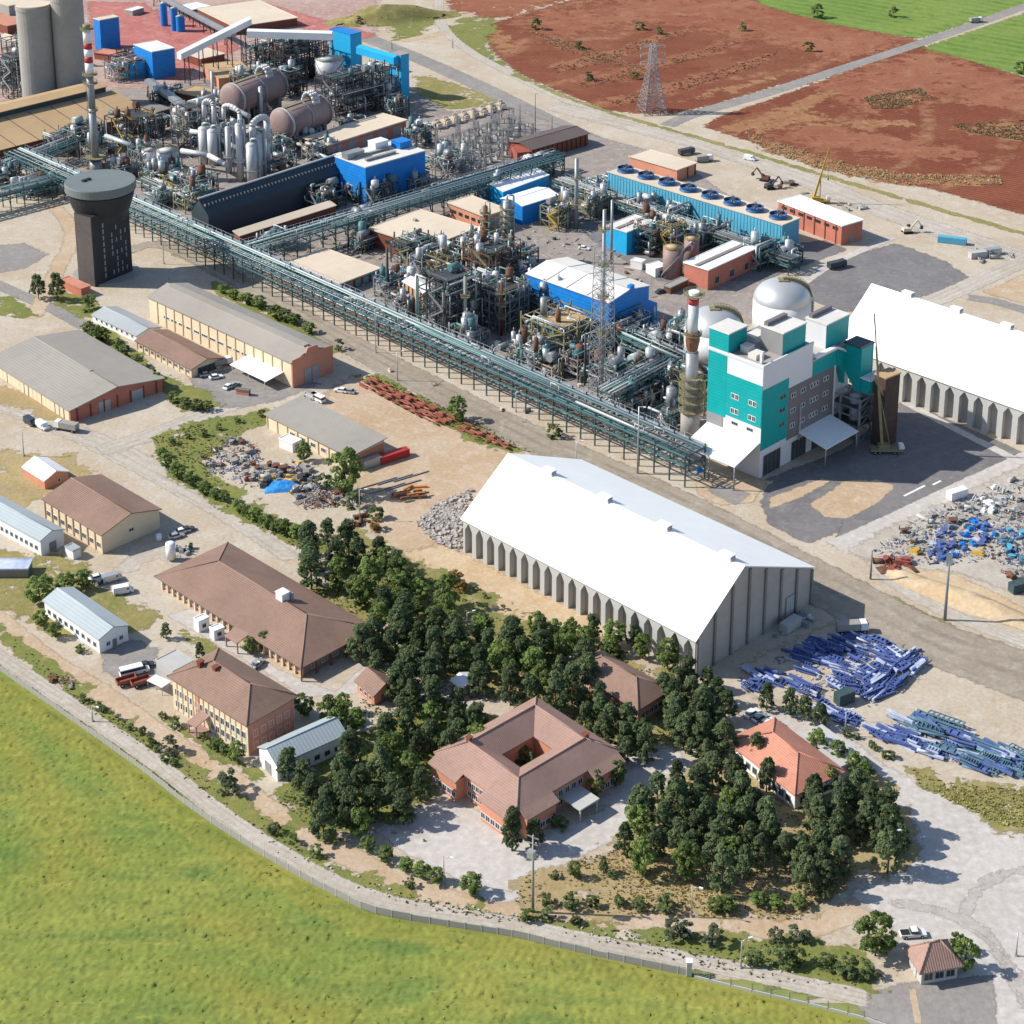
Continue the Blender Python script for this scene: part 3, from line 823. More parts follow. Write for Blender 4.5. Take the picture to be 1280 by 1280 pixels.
_pc = {}
def piece(kind, *dims):
    """shared meshes standing on a facade: u along +X, out along -Y, bottom z = 0"""
    key = (kind,) + dims
    if key in _pc:
        return _pc[key]
    b = MB()
    if kind == 'window':
        w, h = dims[:2]
        t = 0.12
        b.box(-w / 2, -0.03, 0.0, w / 2, 0.02, h, 1)
        b.box(-w / 2 - t, -0.10, -t, w / 2 + t, 0.0, 0, 0)
        b.box(-w / 2 - t, -0.10, h, w / 2 + t, 0.0, h + t, 0)
        b.box(-w / 2 - t, -0.10, 0, -w / 2, 0.0, h, 0)
        b.box(w / 2, -0.10, 0, w / 2 + t, 0.0, h, 0)
        n = 2 if w > 1.6 else 1
        for i in range(1, n + 1):
            if n == 1 and w < 1.0:
                break
            x = -w / 2 + w * i / (n + 1)
            b.box(x - .04, -0.08, 0, x + .04, -0.03, h, 0)
        me = b.mesh('window', [M[dims[2]] if len(dims) > 2 else M['frame'], M['glass']])
    elif kind == 'door':
        w, h, mm = dims
        b.box(-w / 2, -0.09, 0.0, w / 2, 0.02, h, 0)
        b.box(-w / 2 - .12, -0.14, 0, -w / 2, 0.0, h + .12, 1)
        b.box(w / 2, -0.14, 0, w / 2 + .12, 0.0, h + .12, 1)
        b.box(-w / 2, -0.14, h, w / 2, 0.0, h + .12, 1)
        for i in range(1, 4):
            b.box(-w / 2 + w * i / 4 - .03, -0.12, 0.1, -w / 2 + w * i / 4 + .03, -0.08, h - .1, 1)
        me = b.mesh('door', [M[mm], M['steel']])
    elif kind == 'pilaster':
        w, h, dp, mm = dims
        b.box(-w / 2, -dp, 0, w / 2, 0.01, h, 0)
        me = b.mesh('pilaster', M[mm])
    elif kind == 'panel':
        w, h, mm = dims
        b.box(-w / 2, -0.07, 0, w / 2, 0.01, h, 0)
        me = b.mesh('panel', M[mm])
    elif kind == 'gutter':
        w = dims[0]
        b.box(-w / 2, -0.2, 0, w / 2, 0.0, 0.18, 0)
        me = b.mesh('gutter', M['conc_d'])
    _pc[key] = me
    return me

def on(root, side, kind, us, z, *dims, w=0, d=0, name=None, off=0.0):
    """side 'x' = left lit facade (u runs along y), 'y' = right facade (u along x), 'X','Y' = the far ones"""
    me = piece(kind, *dims)
    for u in us:
        if side == 'x':
            loc, rz = (-off, u, z), -math.pi / 2
        elif side == 'y':
            loc, rz = (u, -off, z), 0
        elif side == 'X':
            loc, rz = (w + off, u, z), math.pi / 2
        else:
            loc, rz = (u, d + off, z), math.pi
        link(name or kind, me, root, loc, rz)

def lins(a, b, n):
    return [a + (b - a) * (i + 0.5) / n for i in range(n)]

def hall(name, label, cat, f, l=None, r=None, rl=None, roof='gable', ax='y', rise=2.0, ridge=0.5, over=0.5, wall='cream', roofm='grey_roof',
         gablem=None, group=None, h=None, w=None, d=None, rz=None, t=0.28):
    O, rz, w, d, h = place(f, l, r, rl, h, w, d, rz)
    R_ = T(name, label, cat, O, rz, group)
    R_['_w'] = w
    if roof == 'gable':
        wall_gable(w, d, h, rise, ax, ridge).build('wall', M[wall], R_)
        roof_gable(w, d, h, rise, ax, ridge, over, t).build('roof', M[roofm], R_)
    elif roof == 'hip':
        MB().box(0, 0, 0, w, d, h).build('wall', M[wall], R_)
        roof_hip(w, d, h, rise, over).build('roof', M[roofm], R_)
    elif roof == 'flat':
        MB().box(0, 0, 0, w, d, h).build('wall', M[wall], R_)
        b = MB().box(-over, -over, h + .01, w + over, d + over, h + t)
        for (a0, b0, a1, b1) in ((-over, -over, w + over, -over + .3), (-over, d + over - .3, w + over, d + over), (-over, -over + .3, -over + .3, d + over - .3), (w + over - .3, -over + .3, w + over, d + over - .3)):
            b.box(a0, b0, h + t, a1, b1, h + t + 0.16)
        b.build('roof', M[roofm], R_)
    elif roof == 'mono':           # falls towards the left facade (ax='x') or the right facade (ax='y')
        if ax == 'x':
            MB().prism([(0, 0), (w, 0), (w, h + rise), (0, h)], 0, d, 'y').build('wall', M[wall], R_)
            s = rise / w
            MB().prism([(-over, h + .02 - over * s), (w + over, h + .02 + rise + over * s), (w + over, h + t + rise + over * s), (-over, h + t - over * s)], -over, d + over, 'y').build('roof', M[roofm], R_)
        else:
            MB().prism([(0, 0), (d, 0), (d, h + rise), (0, h)], 0, w, 'x').build('wall', M[wall], R_)
            s = rise / d
            MB().prism([(-over, h + .02 - over * s), (d + over, h + .02 + rise + over * s), (d + over, h + t + rise + over * s), (-over, h + t - over * s)], -over, w + over, 'x').build('roof', M[roofm], R_)
    if gablem:
        pass
    return R_, w, d, h

# ---- the two white-roofed storage warehouses with buttressed sides
def warehouse(label, O, rz, w, d, h, rise, ridge, nb, gable=True):
    R_ = T('storage_warehouse', label, 'warehouse', O, rz, 'white roofed bulk warehouses')
    rx = w * ridge
    dep = 1.9
    b = MB()
    b.prism([(dep, 0), (w, 0), (w, h), (rx, h + rise), (dep, h + rise * dep / rx)], 0, d, 'y')
    b.build('wall', M['gabc'], R_)
    pitch = d / nb
    bw = pitch * 0.36
    arch = MB()
    ow = pitch - bw            # bay opening between two buttresses, head pointed
    zt = h - 1.1
    zs = zt - 2.0
    poly = [(0, 0), (bw / 2, 0), (bw / 2, zs), (pitch / 2 - .3, zt), (pitch / 2 + .3, zt), (pitch - bw / 2, zs), (pitch - bw / 2, 0), (pitch, 0), (pitch, h - .02), (0, h - .02)]
    lo = [(0, 0), (bw / 2, 0), (bw / 2, zs), (0, zs)]
    arch.prism(lo, 0, dep - .02, 'x')
    arch.prism([(pitch - bw / 2, 0), (pitch - .01, 0), (pitch - .01, zs), (pitch - bw / 2, zs)], 0, dep - .02, 'x')
    arch.prism([(0, zs), (bw / 2, zs), (pitch / 2 - .25, zt), (pitch / 2 - .25, h - .02), (0, h - .02)], 0, dep - .02, 'x')
    arch.prism([(pitch / 2 - .25, zt), (pitch / 2 + .25, zt), (pitch / 2 + .25, h - .02), (pitch / 2 - .25, h - .02)], 0, dep - .02, 'x')
    arch.prism([(pitch / 2 + .25, zt), (pitch - bw / 2, zs), (pitch - .01, zs), (pitch - .01, h - .02), (pitch / 2 + .25, h - .02)], 0, dep - .02, 'x')
    me = arch.mesh('buttress_bay', M['conc_l'])
    for i in range(nb):
        link('buttress_bay', me, R_, (0, i * pitch, 0))
    s0, s1 = rise / rx, rise / (w - rx)
    ov = 0.5
    z = h + 0.05
    b = MB()
    b.prism([(-ov, z - ov * s0), (rx, z + rise), (rx, z + rise + .3), (-ov, z - ov * s0 + .3)], -ov, d + ov, 'y')
    b.build('roof_slope', M['white'], R_)
    b = MB()
    b.prism([(rx + .01, z + rise), (w + ov, z - ov * s1), (w + ov, z - ov * s1 + .3), (rx + .01, z + rise + .3)], -ov, d + ov, 'y')
    b.build('roof_slope', M['white'], R_)
    rv = MB()
    rv.cbox(0, 0, 0, 1.8, 3.4, 1.1, 0)
    rv.cbox(0, 0, 1.1, 2.2, 3.8, .25, 0)
    rv.cbox(0, -1.95, .3, 1.2, .35, .8, 1)
    rme = rv.mesh('roof_vent', [M['whitep'], M['steel']])
    n = max(3, int(d / 17))
    for i in range(n):
        link('roof_vent', rme, R_, (rx, d * (i + .25) / n, h + rise + .2))
    if gable:
        n = 7
        for i in range(n + 1):
            x = dep * .0 + .5 + (w - 1.0) * i / n
            zz = h + rise * (x / rx if x < rx else (w - x) / (w - rx)) - .5
            MB().box(x - .35, -.45, 0, x + .35, .01, zz).build('gable_pier', M['conc_d'], R_)
        on(R_, 'y', 'door', [w * .8], 0, 3.2, 6.0, 'conc_l', off=.1)
    return R_

O, rz, w, d, h = place((868, 846, 791), (577, 640), (1018, 721))
w *= 1.14
warehouse('long white roofed warehouse in front, pale buttresses along its sandy side', O, rz, w, d, 10.2, 12.6, .375, 19)
W1 = (O, rz, w, d)
O2 = G(1042, 471)
rz2 = rz
O2 = O2 + Vector((math.sin(rz), -math.cos(rz), 0)) * 128
warehouse('white roofed warehouse behind the teal tower, running out of the photo', O2, rz2, w, 128, 12.0, 15, .42, 25, False)

# ---- long low works buildings on the left
R_, w, d, h = hall('storage_hall', 'wide grey roofed brick hall with two grey gates at the photo edge', 'hall', (88.5, 529, 513), r=(200, 471), rl=(96, 412), rise=2.6, wall='brick', roofm='grey_roof', over=.7)
on(R_, 'y', 'door', [w * .36, w * .72], 0, 4.2, 3.6, 'galv')
on(R_, 'y', 'pilaster', lins(0, w, 7), 0, .5, 4.2, .18, 'brick_d')
on(R_, 'x', 'panel', lins(1, d - 1, 18), .2, 3.4, 3.4, 'cream')
MB().cbox(w * .5, d * .3, h + 2.3, 1.0, 1.0, .9).build('roof_vent', M['grey_roof'], R_)

R_, w, d, h = hall('workshop_shed', 'long beige panelled shed with brown roof and orange brick gable', 'shed', (365, 484, 453), l=(187, 371), r=(416.5, 435), rise=2.3, wall='cream', roofm='grey_roof', over=.6)
gb = MB()
gb.prism([(-.25, 0), (w + .25, 0), (w + .25, h + .9), (w * .68, h + 1.3), (w * .62, h + 3.3), (w * .38, h + 3.3), (w * .32, h + 1.3), (-.25, h + .9)], -.9, -.55, 'y')
gb.build('gable_wall', M['brick_o'], R_)
on(R_, 'y', 'door', [w * .36, w * .56], 0, 2.6, 5.0, 'galv', off=.9)
on(R_, 'x', 'pilaster', [d * i / 16 for i in range(1, 16)], 0, .5, h - .3, .25, 'creamd')
on(R_, 'x', 'window', lins(d * .06, d * .9, 15), 3.4, 3.0, .8)
cn = MB()
cn.prism([(-7.5, 3.0), (0, 4.0), (0, 4.15), (-7.5, 3.15)], 4, 23, 'y')
for yy in (5, 13.5, 22):
    cn.tube((-7.2, yy, 0), (-7.2, yy, 3.0), .09, 0, 6)
cn.build('lean_to_canopy', M['whitep'], R_)
mo = MB()
mo.box(w * .5 - 1.1, 2, h + 2.0, w * .5 + 1.1, d - 2, h + 3.0)
mo.build('ridge_monitor', M['grey_roof'], R_)

R_, w, d, h = hall('lean_shed', 'small white walled shed with pale grey roof beside the brown roofed one', 'shed', (171, 428, 420), l=(116, 394), r=(200, 409), rise=1.3, wall='whitep', roofm='lgrey_roof', over=.4)
on(R_, 'x', 'window', lins(1, d - 1, 8), 1.1, .9, .9)
R_, w, d, h = hall('open_shed', 'low brown tiled shed standing end to end with the pale grey one', 'shed', (240, 472, 461), l=(172, 426), r=(275, 446), rise=1.6, wall='cream', roofm='tile', over=.7)
on(R_, 'x', 'pilaster', [d * i / 9 for i in range(10)], 0, .4, h, .25, 'creamd')
on(R_, 'x', 'window', lins(.5, d - .5, 9), 1.0, 1.6, 1.1)
on(R_, 'y', 'door', [w * .5], 0, w * .6, h * .8, 'steeld')
R_, w, d, h = hall('brick_enclosure', 'tiny brick hut on the grey yard by the brown shed', 'hut', (311, 495, 489), l=(295, 487), r=(325, 489), roof='flat', wall='brick_o', roofm='conc_d', over=.2)
on(R_, 'y', 'door', [w * .5], 0, 1.2, 1.9, 'steeld')

R_, w, d, h = hall('brick_hut', 'small orange brick hut with a white sheet roof on straw grass', 'hut', (56.5, 612, 601), l=(30, 584), r=(85, 589), rise=1.7, wall='brick_o', roofm='whitep', over=.4)
on(R_, 'y', 'window', [w * .6], 1.0, .8, .8)
R_, w, d, h = hall('canteen_building', 'cream walled building with brown tiled gable roof beside the gravel road', 'building', (129, 692, 668), l=(57, 624), r=(206, 640), rise=2.6, wall='cream', roofm='tile', over=.6)
on(R_, 'x', 'pilaster', [d * i / 8 for i in range(9)], 0, .5, h, .3, 'creamd')
on(R_, 'x', 'window', lins(0, d, 8), 1.3, 1.8, 1.4)
on(R_, 'y', 'window', [w * .5], 3.0, 1.4, .9)
R_, w, d, h = hall('prefab_hut', 'long white prefab hut with pale blue roof at the photo edge', 'prefab hut', (52, 695, 676), r=(84, 664), rise=1.4, wall='whitep', roofm='lblue_roof', over=.35, d=42, l=(0, 648))
on(R_, 'x', 'window', lins(1, d - 1, 18), 1.3, .9, 1.0, 'steel')
on(R_, 'y', 'door', [w * .5], 0, 2.0, 2.6, 'steel')
R_, w, d, h = hall('gas_kiosk', 'small white kiosk in front of the long white prefab', 'kiosk', (82, 694, 684), l=(77, 691), r=(92, 690), roof='flat', wall='whitep', roofm='lgrey_roof', over=.1)
on(R_, 'x', 'door', [d * .5], 0, 1.0, 2.0, 'steel')
R_, w, d, h = hall('low_shelter', 'low slate blue roofed shelter at the left edge', 'shelter', (35, 722, 712), l=(-20, 712), r=(41, 700), roof='flat', wall='conc_d', roofm='psteel', over=.3)
on(R_, 'y', 'door', [w * .5], 0, 1.2, 1.4, 'steeld')
R_, w, d, h = hall('prefab_hut', 'pale blue roofed prefab hut between the trees and the dirt road', 'prefab hut', (125, 817, 799), l=(56.5, 751), r=(159, 781), rise=1.5, wall='whitep', roofm='lblue_roof', over=.4)
on(R_, 'x', 'window', lins(.8, d - .8, 9), 1.2, 1.0, 1.0, 'steel')
on(R_, 'y', 'window', [w * .3, w * .75], 1.2, 1.0, 1.0)
on(R_, 'y', 'door', [w * .52], 0, 1.0, 2.1, 'steel')

# grey roofed store by the scrap piles
R_, w, d, h = hall('store_building', 'grey flat roofed store with cream side bays beside the scrap piles', 'store', (438, 588, 570), l=(334.5, 518), r=(476, 549), roof='mono', ax='x', rise=.9, wall='cream', roofm='grey_roof', over=.8)
on(R_, 'x', 'pilaster', [d * i / 8 for i in range(9)], 0, .4, h, .25, 'creamd')
on(R_, 'x', 'window', lins(0, d, 8)[:6], 1.6, 2.0, 1.2)
on(R_, 'y', 'panel', [w * .5], .05, w * .96, h * .9, 'brick_o')
R_, w, d, h = hall('lean_to_store', 'white lean-to on the side of the grey roofed store', 'lean-to', (366, 566, 556), l=(349, 549), r=(376, 550), roof='flat', wall='whitep', roofm='whitep', over=.15)
on(R_, 'y', 'door', [w * .5], 0, 1.1, 2.0, 'steel')

# long tiled office with hipped roof
R_, w, d, h = hall('long_office', 'long brown tiled office with hipped roof and a row of brick piers', 'office', (378, 846, 830), l=(204, 721), r=(465, 790), roof='hip', rise=4.2, wall='brick_o', roofm='tile', over=1.6)
on(R_, 'x', 'pilaster', [d * i / 24 for i in range(25)], 0, .5, h, .5, 'cream')
on(R_, 'x', 'window', lins(0, d, 24), 1.0, 1.1, 1.5)
on(R_, 'y', 'panel', [w * .5], .1, w * .94, h * .8, 'conc_d')
on(R_, 'y', 'window', lins(2, w - 2, 5), 1.0, 1.6, 1.5)
pr = MB()
for k in range(6):
    pr.box(-1.3 + k * (w + 2.6) / 5 - .15, -1.45, 0, -1.3 + k * (w + 2.6) / 5 + .15, -1.15, h)
pr.build('porch_post', M['brick_d'], R_)
ch = MB()
ch.cbox(0, 0, 0, 2.4, 2.6, 2.6, 0)
ch.cbox(0, 0, 2.6, 2.7, 2.9, .2, 0)
ch.cbox(1.7, -1.4, 0, .8, .8, 2.2, 1)
ch.build('roof_plant_box', [M['whitep'], M['conc']], R_, (w * .52, d * .36, h + 3.6))
po = MB()
po.prism([(-5.2, h - .6), (.4, h + .5), (.4, h + .75), (-5.2, h - .35)], d * .33, d * .42, 'y')
for yy in (d * .335, d * .415):
    po.box(-5, yy - .15, 0, -4.7, yy + .15, h - .5)
po.build('entrance_porch', M['tile_l'], R_)
for k, (a, bb, c, e) in enumerate((((262, 785, 772), (249, 778), (272, 775), 'white cabin with flat roof behind, nearer the gravel parking'), ((281, 796, 785), (268, 790), (293, 788), 'white cabin with flat roof next to the tiled porch'))):
    R2, w2, d2, h2 = hall('site_cabin', e, 'cabin', a, l=bb, r=c, roof='flat', wall='whitep', roofm='whitep', over=.1, t=.15)
    on(R2, 'x', 'window', [d2 * .5], 1.0, .9, .8, 'steel')

# two-storey tiled office
R_, w, d, h = hall('two_storey_office', 'two storey cream office with brown hipped roof and rows of windows', 'office', (311, 945, 905), l=(217, 846), r=(375, 875), roof='hip', rise=3.6, wall='cream', roofm='tile', over=.9)
for zz in (1.0, 4.1):
    on(R_, 'x', 'window', [u for u in lins(.6, d - .6, 14) if zz > 2 or abs(u - d * .57) > 1.8], zz, 1.15, 1.6)
    on(R_, 'y', 'window', lins(1, w - 1, 5), zz, 1.2, 1.6)
on(R_, 'x', 'panel', [d * .66], .0, 1.6, h - .4, 'brick')
on(R_, 'y', 'panel', [w * .5], .02, w * .98, h - .1, 'brick_o')
on(R_, 'x', 'pilaster', [d * i / 14 + .35 for i in range(1, 14)], 0, .28, h, .14, 'creamd')
po = MB()
po.prism([(-4.2, 3.0), (-.1, 3.9), (-.1, 4.1), (-4.2, 3.2)], d * .5, d * .62, 'y')
po.box(-4.0, d * .505, 0, -3.7, d * .515, 3.05); po.box(-4.0, d * .605, 0, -3.7, d * .615, 3.05)
po.box(-4.0, d * .5, 0, -.1, d * .62, .35)
po.build('entrance_porch', M['tile_l'], R_)
for (a, bb) in ((.34, .82), (.42, .66)):
    MB().cbox(w * a, d * bb, h + 1.6, 1.3, 1.1, 2.4).cbox(w * a, d * bb, h + 4.0, 1.6, 1.4, .2).build('chimney', M['brick_d'], R_)

R_, w, d, h = hall('prefab_hall', 'white prefab hall with pale blue grey roof beside the pines', 'prefab hall', (347, 977, 956), l=(316.5, 938), r=(433, 918), ax='x', rise=1.9, wall='whitep', roofm='lblue_roof', over=.3)
on(R_, 'x', 'door', [d * .5], 0, 2.2, 2.6, 'galv')
on(R_, 'y', 'window', lins(1, w - 1, 6), 1.2, 1.2, 1.0, 'steel')
R_, w, d, h = hall('chalet', 'small orange walled hut with brown roof among the trees', 'hut', (468, 882, 868), l=(447, 851), r=(494, 855), rise=1.8, wall='brick_o', roofm='tile', over=.6)
on(R_, 'x', 'window', lins(.5, d - .5, 3), .9, .9, 1.0)
on(R_, 'y', 'door', [w * .4], 0, 1.0, 2.0, 'brick_d')
O, rz, w, d, h = place((577, 873, 860), (560, 853), (598, 850))
R_ = T('canopy', 'small white sheet canopy on posts half hidden in the pines', 'canopy', O, rz)
MB().prism([(-.3, h - .2), (w * .5, h + .9), (w + .3, h - .2), (w + .3, h), (w * .5, h + 1.1), (-.3, h)], -.3, d + .3, 'y').build('roof', M['whitep'], R_)
for x_ in (.1, w - .1):
    for y_ in (.1, d - .1):
        MB().tube((x_, y_, 0), (x_, y_, h), .09, 0, 6).build('post', M['steel'], R_)
R_, w, d, h = hall('garden_kiosk', 'tiny white and blue kiosk in a gap between the pines', 'kiosk', (533, 830, 817), l=(523, 815), r=(538, 810), roof='flat', wall='whitep', roofm='whitep', over=.3)
on(R_, 'y', 'panel', [w * .5], .2, w * .8, h * .8, 'cyan')

# courtyard office
O, rz, w, d, h = place((646, 1052, 1021), (533, 951), (775, 944))
O = O + Vector((math.cos(rz) - math.sin(rz), math.sin(rz) + math.cos(rz), 0)) * 1.6
w, d = w - 1.6, d - 1.6
R_ = T('courtyard_office', 'square two storey office with tiled roofs round a planted courtyard', 'office', O, rz)
tw = min(w, d) * .36
wl = MB()
wl.box(0, 0, 0, w, tw, h).box(0, d - tw, 0, w, d, h).box(0, tw, 0, tw - 2, d - tw, h).box(w - tw, tw, 0, w, d - tw, h)
wl.build('wall', M['brick_o'], R_)
def ring_roof(w, d, h, tw, rise, ov=.9, t=.3):
    b = MB()
    m_ = tw / 2
    o = [(-ov, -ov), (w + ov, -ov), (w + ov, d + ov), (-ov, d + ov)]
    r_ = [(m_, m_), (w - m_, m_), (w - m_, d - m_), (m_, d - m_)]
    i_ = [(tw + ov * .6, tw + ov * .6), (w - tw - ov * .6, tw + ov * .6), (w - tw - ov * .6, d - tw - ov * .6), (tw + ov * .6, d - tw - ov * .6)]
    v = [(*p, h + .02) for p in o] + [(*p, h + .02 + t) for p in o] + [(*p, h + .02 + t + rise) for p in r_] + [(*p, h + .02 + t) for p in i_] + [(*p, h + .02) for p in i_]
    f = []
    for k in range(4):
        q = (k + 1) % 4
        f += [(k, q, q + 4, k + 4), (k + 4, q + 4, q + 8, k + 8), (k + 8, q + 8, q + 12, k + 12), (k + 12, q + 12, q + 16, k + 16), (k + 16, q + 16, q, k)]
    b.add(v, f)
    for k in range(4):
        b.tube(v[k + 4], v[k + 8], .18, 0, 5).tube(v[k + 8], v[(k + 1) % 4 + 8], .18, 0, 5)
    return b
ring_roof(w, d, h, tw, 3.0).build('roof', M['tile_l'], R_)
for y0, y1 in ((.4, tw * .95), (d - tw * .95, d - .4)):
    MB().box(-2.6, y0, 0, -.01, y1, h - 1.0).build('wing_wall', M['brick_o'], R_)
    MB().prism([(-3.3, h - 1.02), (-.85, h + .06), (-.85, h + .34), (-3.3, h - .72)], y0 - .5, y1 + .5, 'y').build('wing_roof', M['tile_l'], R_)
for x0, x1 in ((.4, tw * .95), (w - tw * .95, w - .4)):
    MB().box(x0, -2.6, 0, x1, -.01, h - 1.0).build('wing_wall', M['brick_o'], R_)
    MB().prism([(-3.3, h - 1.02), (-.85, h + .06), (-.85, h + .34), (-3.3, h - .72)], x0 - .5, x1 + .5, 'x').build('wing_roof', M['tile_l'], R_)
for zz in (.9, 3.3):
    on(R_, 'x', 'window', lins(tw + .5, d - tw - .5, 5), zz, 1.2, 1.3)
    on(R_, 'y', 'window', lins(tw + .5, w - tw - .5, 5), zz, 1.2, 1.3)
    if zz * 2 < h:
        on(R_, 'x', 'window', lins(1, tw * .95, 5) + lins(d - tw * .95, d - 1, 5), zz, 1.2, 1.3, off=2.6)
        on(R_, 'y', 'window', lins(1, tw * .95, 5) + lins(w - tw * .95, w - 1, 5), zz, 1.2, 1.3, off=2.6)
    on(R_, 'X', 'window', lins(tw + 1, d - tw - 1, 6), zz, 1.2, 1.3, w=tw - 2)
    on(R_, 'Y', 'window', lins(tw + 1, w - tw - 1, 8), zz, 1.2, 1.3, d=tw)
ec = MB()
ec.box(w * .42, -6.4, 3.0, w * .62, -.05, 3.35).box(w * .43, -6.2, 0, w * .43 + .3, -5.9, 3.0).box(w * .61 - .3, -6.2, 0, w * .61, -5.9, 3.0)
ec.build('entrance_canopy', M['conc_l'], R_)
for a, bb in ((.18, .84), (.86, .2)):
    MB().cbox(w * a, d * bb, h + 1.5, 1, 1, 2.4).cbox(w * a, d * bb, h + 3.9, 1.3, 1.3, .2).build('chimney', M['brick_d'], R_)
YARD = (O, rz, w, d)

R_, w, d, h = hall('tiled_house', 'brown hipped roof building half buried in the pines by the white warehouse', 'building', (797, 906, 884), l=(716, 838), r=(826, 860), roof='hip', rise=3.4, wall='brick_o', roofm='tile', over=1.2)
on(R_, 'y', 'window', lins(1, w - 1, 5), 1.0, 1.2, 1.5)
on(R_, 'x', 'window', lins(1, d - 1, 8), 1.0, 1.2, 1.5)
R_, w, d, h = hall('red_roof_house', 'white walled building with bright orange red tiled roof', 'house', (993, 1012, 992), l=(911, 927), r=(1052, 966), roof='hip', rise=3.4, wall='whitep', roofm='tile_r', over=.8)
on(R_, 'x', 'window', lins(1, d - 1, 9), 1.0, 1.2, 1.4, 'steel')
on(R_, 'y', 'window', lins(1, w - 1, 5), 1.0, 1.2, 1.4, 'steel')
MB().box(w + .9, 2, 0, w + 9, d - 6, 3.4).build('annex', M['conc_l'], R_)
R_, w, d, h = hall('gate_house', 'little gate house with pyramid tiled roof by the asphalt entrance', 'gatehouse', (1151, 1231, 1214), l=(1131, 1190), r=(1196, 1206), roof='hip', rise=3.6, wall='conc_l', roofm='tile_l', over=.9)
on(R_, 'y', 'window', lins(.3, w - .3, 3), .9, 1.6, 1.4, 'steel')
on(R_, 'x', 'door', [d * .5], 0, 1.0, 2.1, 'whitep')
R_, w, d, h = hall('garage', 'pale flat roofed garage beside the two storey office', 'garage', (217, 856, 840), l=(196, 826), r=(241, 826), roof='flat', wall='conc_l', roofm='conc_l', over=.2)
on(R_, 'y', 'door', [w * .5], 0, 2.4, 2.2, 'galv')
O, rz, w, d, h = place((203, 870, 860), (184, 851), (216, 853))
R_ = T('carport', 'white sheet carport roof on thin posts', 'carport', O, rz)
MB().box(0, 0, h, w, d, h + .15).build('roof', M['whitep'], R_)
for x_ in (.2, w - .2):
    for y_ in (.2, d - .2):
        MB().tube((x_, y_, 0), (x_, y_, h), .08, 0, 6).build('post', M['steel'], R_)
# ------------------------------------------------------------------ the works: cladded buildings
def seams(root, w, d, h, rise, ax, n, m='conc'):
    for i in range(1, n):
        b = MB()
        if ax == 'y':
            b.prism([(-.4, h + .3), (w / 2, h + rise + .32), (w + .4, h + .3), (w + .4, h + .4), (w / 2, h + rise + .42), (-.4, h + .4)], d * i / n - .12, d * i / n + .12, 'y')
        b.build('roof_seam', M[m], root)

R_, w, d, h = hall('blue_plant_building', 'large blue clad building with white roof in the middle of the pipework', 'plant building', (760, 431, 379), l=(657.5, 342.5), r=(814, 358.5), rise=1.8, wall='blue', roofm='offw', over=.4)
seams(R_, w, d, h, 1.8, 'y', 4)
MB().cbox(w * .55, .2, h + 1.6, 2.2, 1.5, 1.6).build('roof_hood', M['blue'], R_)
MB().box(w + .02, 1, 0, w + 6, 9, h * .45).build('annex', M['blue'], R_)
on(R_, 'y', 'door', [w * .3], 0, 4.0, 4.5, 'steel')
R_, w, d, h = hall('blue_plant_building', 'tall blue clad building with fans and boxes on its white roof beside the slate building', 'plant building', (458, 258, 210), l=(438, 191), r=(532.5, 189), roof='flat', wall='blue', roofm='offw', over=.2)
for i, (a, bb, ww, dd, hh, mm) in enumerate(((.15, .7, 9, 4, 2.2, 'steel'), (.62, .8, 7, 5, 3.2, 'whitep'), (.88, .55, 6, 6, 2.6, 'blue'), (.4, .3, 16, 1.2, .7, 'conc'), (.42, .6, 18, 1.0, .6, 'conc'))):
    MB().cbox(w * a, d * bb, h + .5, ww, dd, hh).cbox(w * a, d * bb, h + .5 + hh, ww + .4, dd + .4, .2).build('roof_plant_box', M[mm], R_)
on(R_, 'y', 'pilaster', lins(0, w, 8), 0, .5, 5.0, .25, 'slate')
R_, w, d, h = hall('blue_stair_tower', 'small bright blue stair tower with white roof against the slate building', 'tower', (437, 245, 200), l=(418, 194), r=(441, 196), roof='flat', wall='blue', roofm='whitep', over=.2)
R_, w, d, h = hall('slate_building', 'long slate dark building with steep roof and a line of louvres', 'plant building', (262, 301, 270), l=(236, 264), r=(432, 214), ax='x', rise=5.5, ridge=.55, wall='slate', roofm='slate', over=.2)
lv = MB()
for i in range(40):
    x_ = w * (i + .5) / 40
    lv.cbox(x_, d * .28, h + 5.5 * .28 / .55 + .2, .5, .9, .9)
lv.build('louvres', M['steel'], R_)
MB().box(-.3, d * .55 - .5, h + 5.7, w + .3, d * .55 + .5, h + 6.15).build('ridge_cap', M['galv'], R_)
R_, w, d, h = hall('slate_annex', 'low brown walled annex with tan roof edge in front of the slate building', 'annex', (300, 309, 295), r=(420, 257), roof='mono', ax='y', rise=.9, d=3.6, wall='brick_d', roofm='tan', over=.4)
on(R_, 'y', 'window', lins(2, w - 2, 9), 1.4, 3.0, 1.6, 'steeld')

def tan_block(label, f, l, r, wall='brick_d', roofm='tan', over=.6, npan=5, nm='brick_plant_building', rise=0, h=None):
    R_, w, d, h = hall(nm, label, 'plant building', f, l=l, r=r, roof='flat', wall=wall, roofm=roofm, over=over, t=.45, h=h)
    on(R_, 'y', 'panel', lins(1, w - 1, npan), .3, w / npan * .6, h * .75, 'steel')
    on(R_, 'x', 'window', lins(1, d - 1, npan), h * .5, 2.2, 1.2, 'steeld')
    return R_, w, d, h
R_, w, d, h = tan_block('tan flat roofed brick block in the pipework, the largest of the tan roofs', (535, 332, 310), (462.5, 286.5), (604, 287.5), over=.5)
MB().cbox(w * .62, d * .75, h + .5, 1.4, 1.4, .8).build('roof_hatch', M['conc'], R_)
tan_block('tan flat roofed brick block stepped up behind the largest tan roof', (606, 292, 271), (562, 254), (634, 263), wall='brick_o')
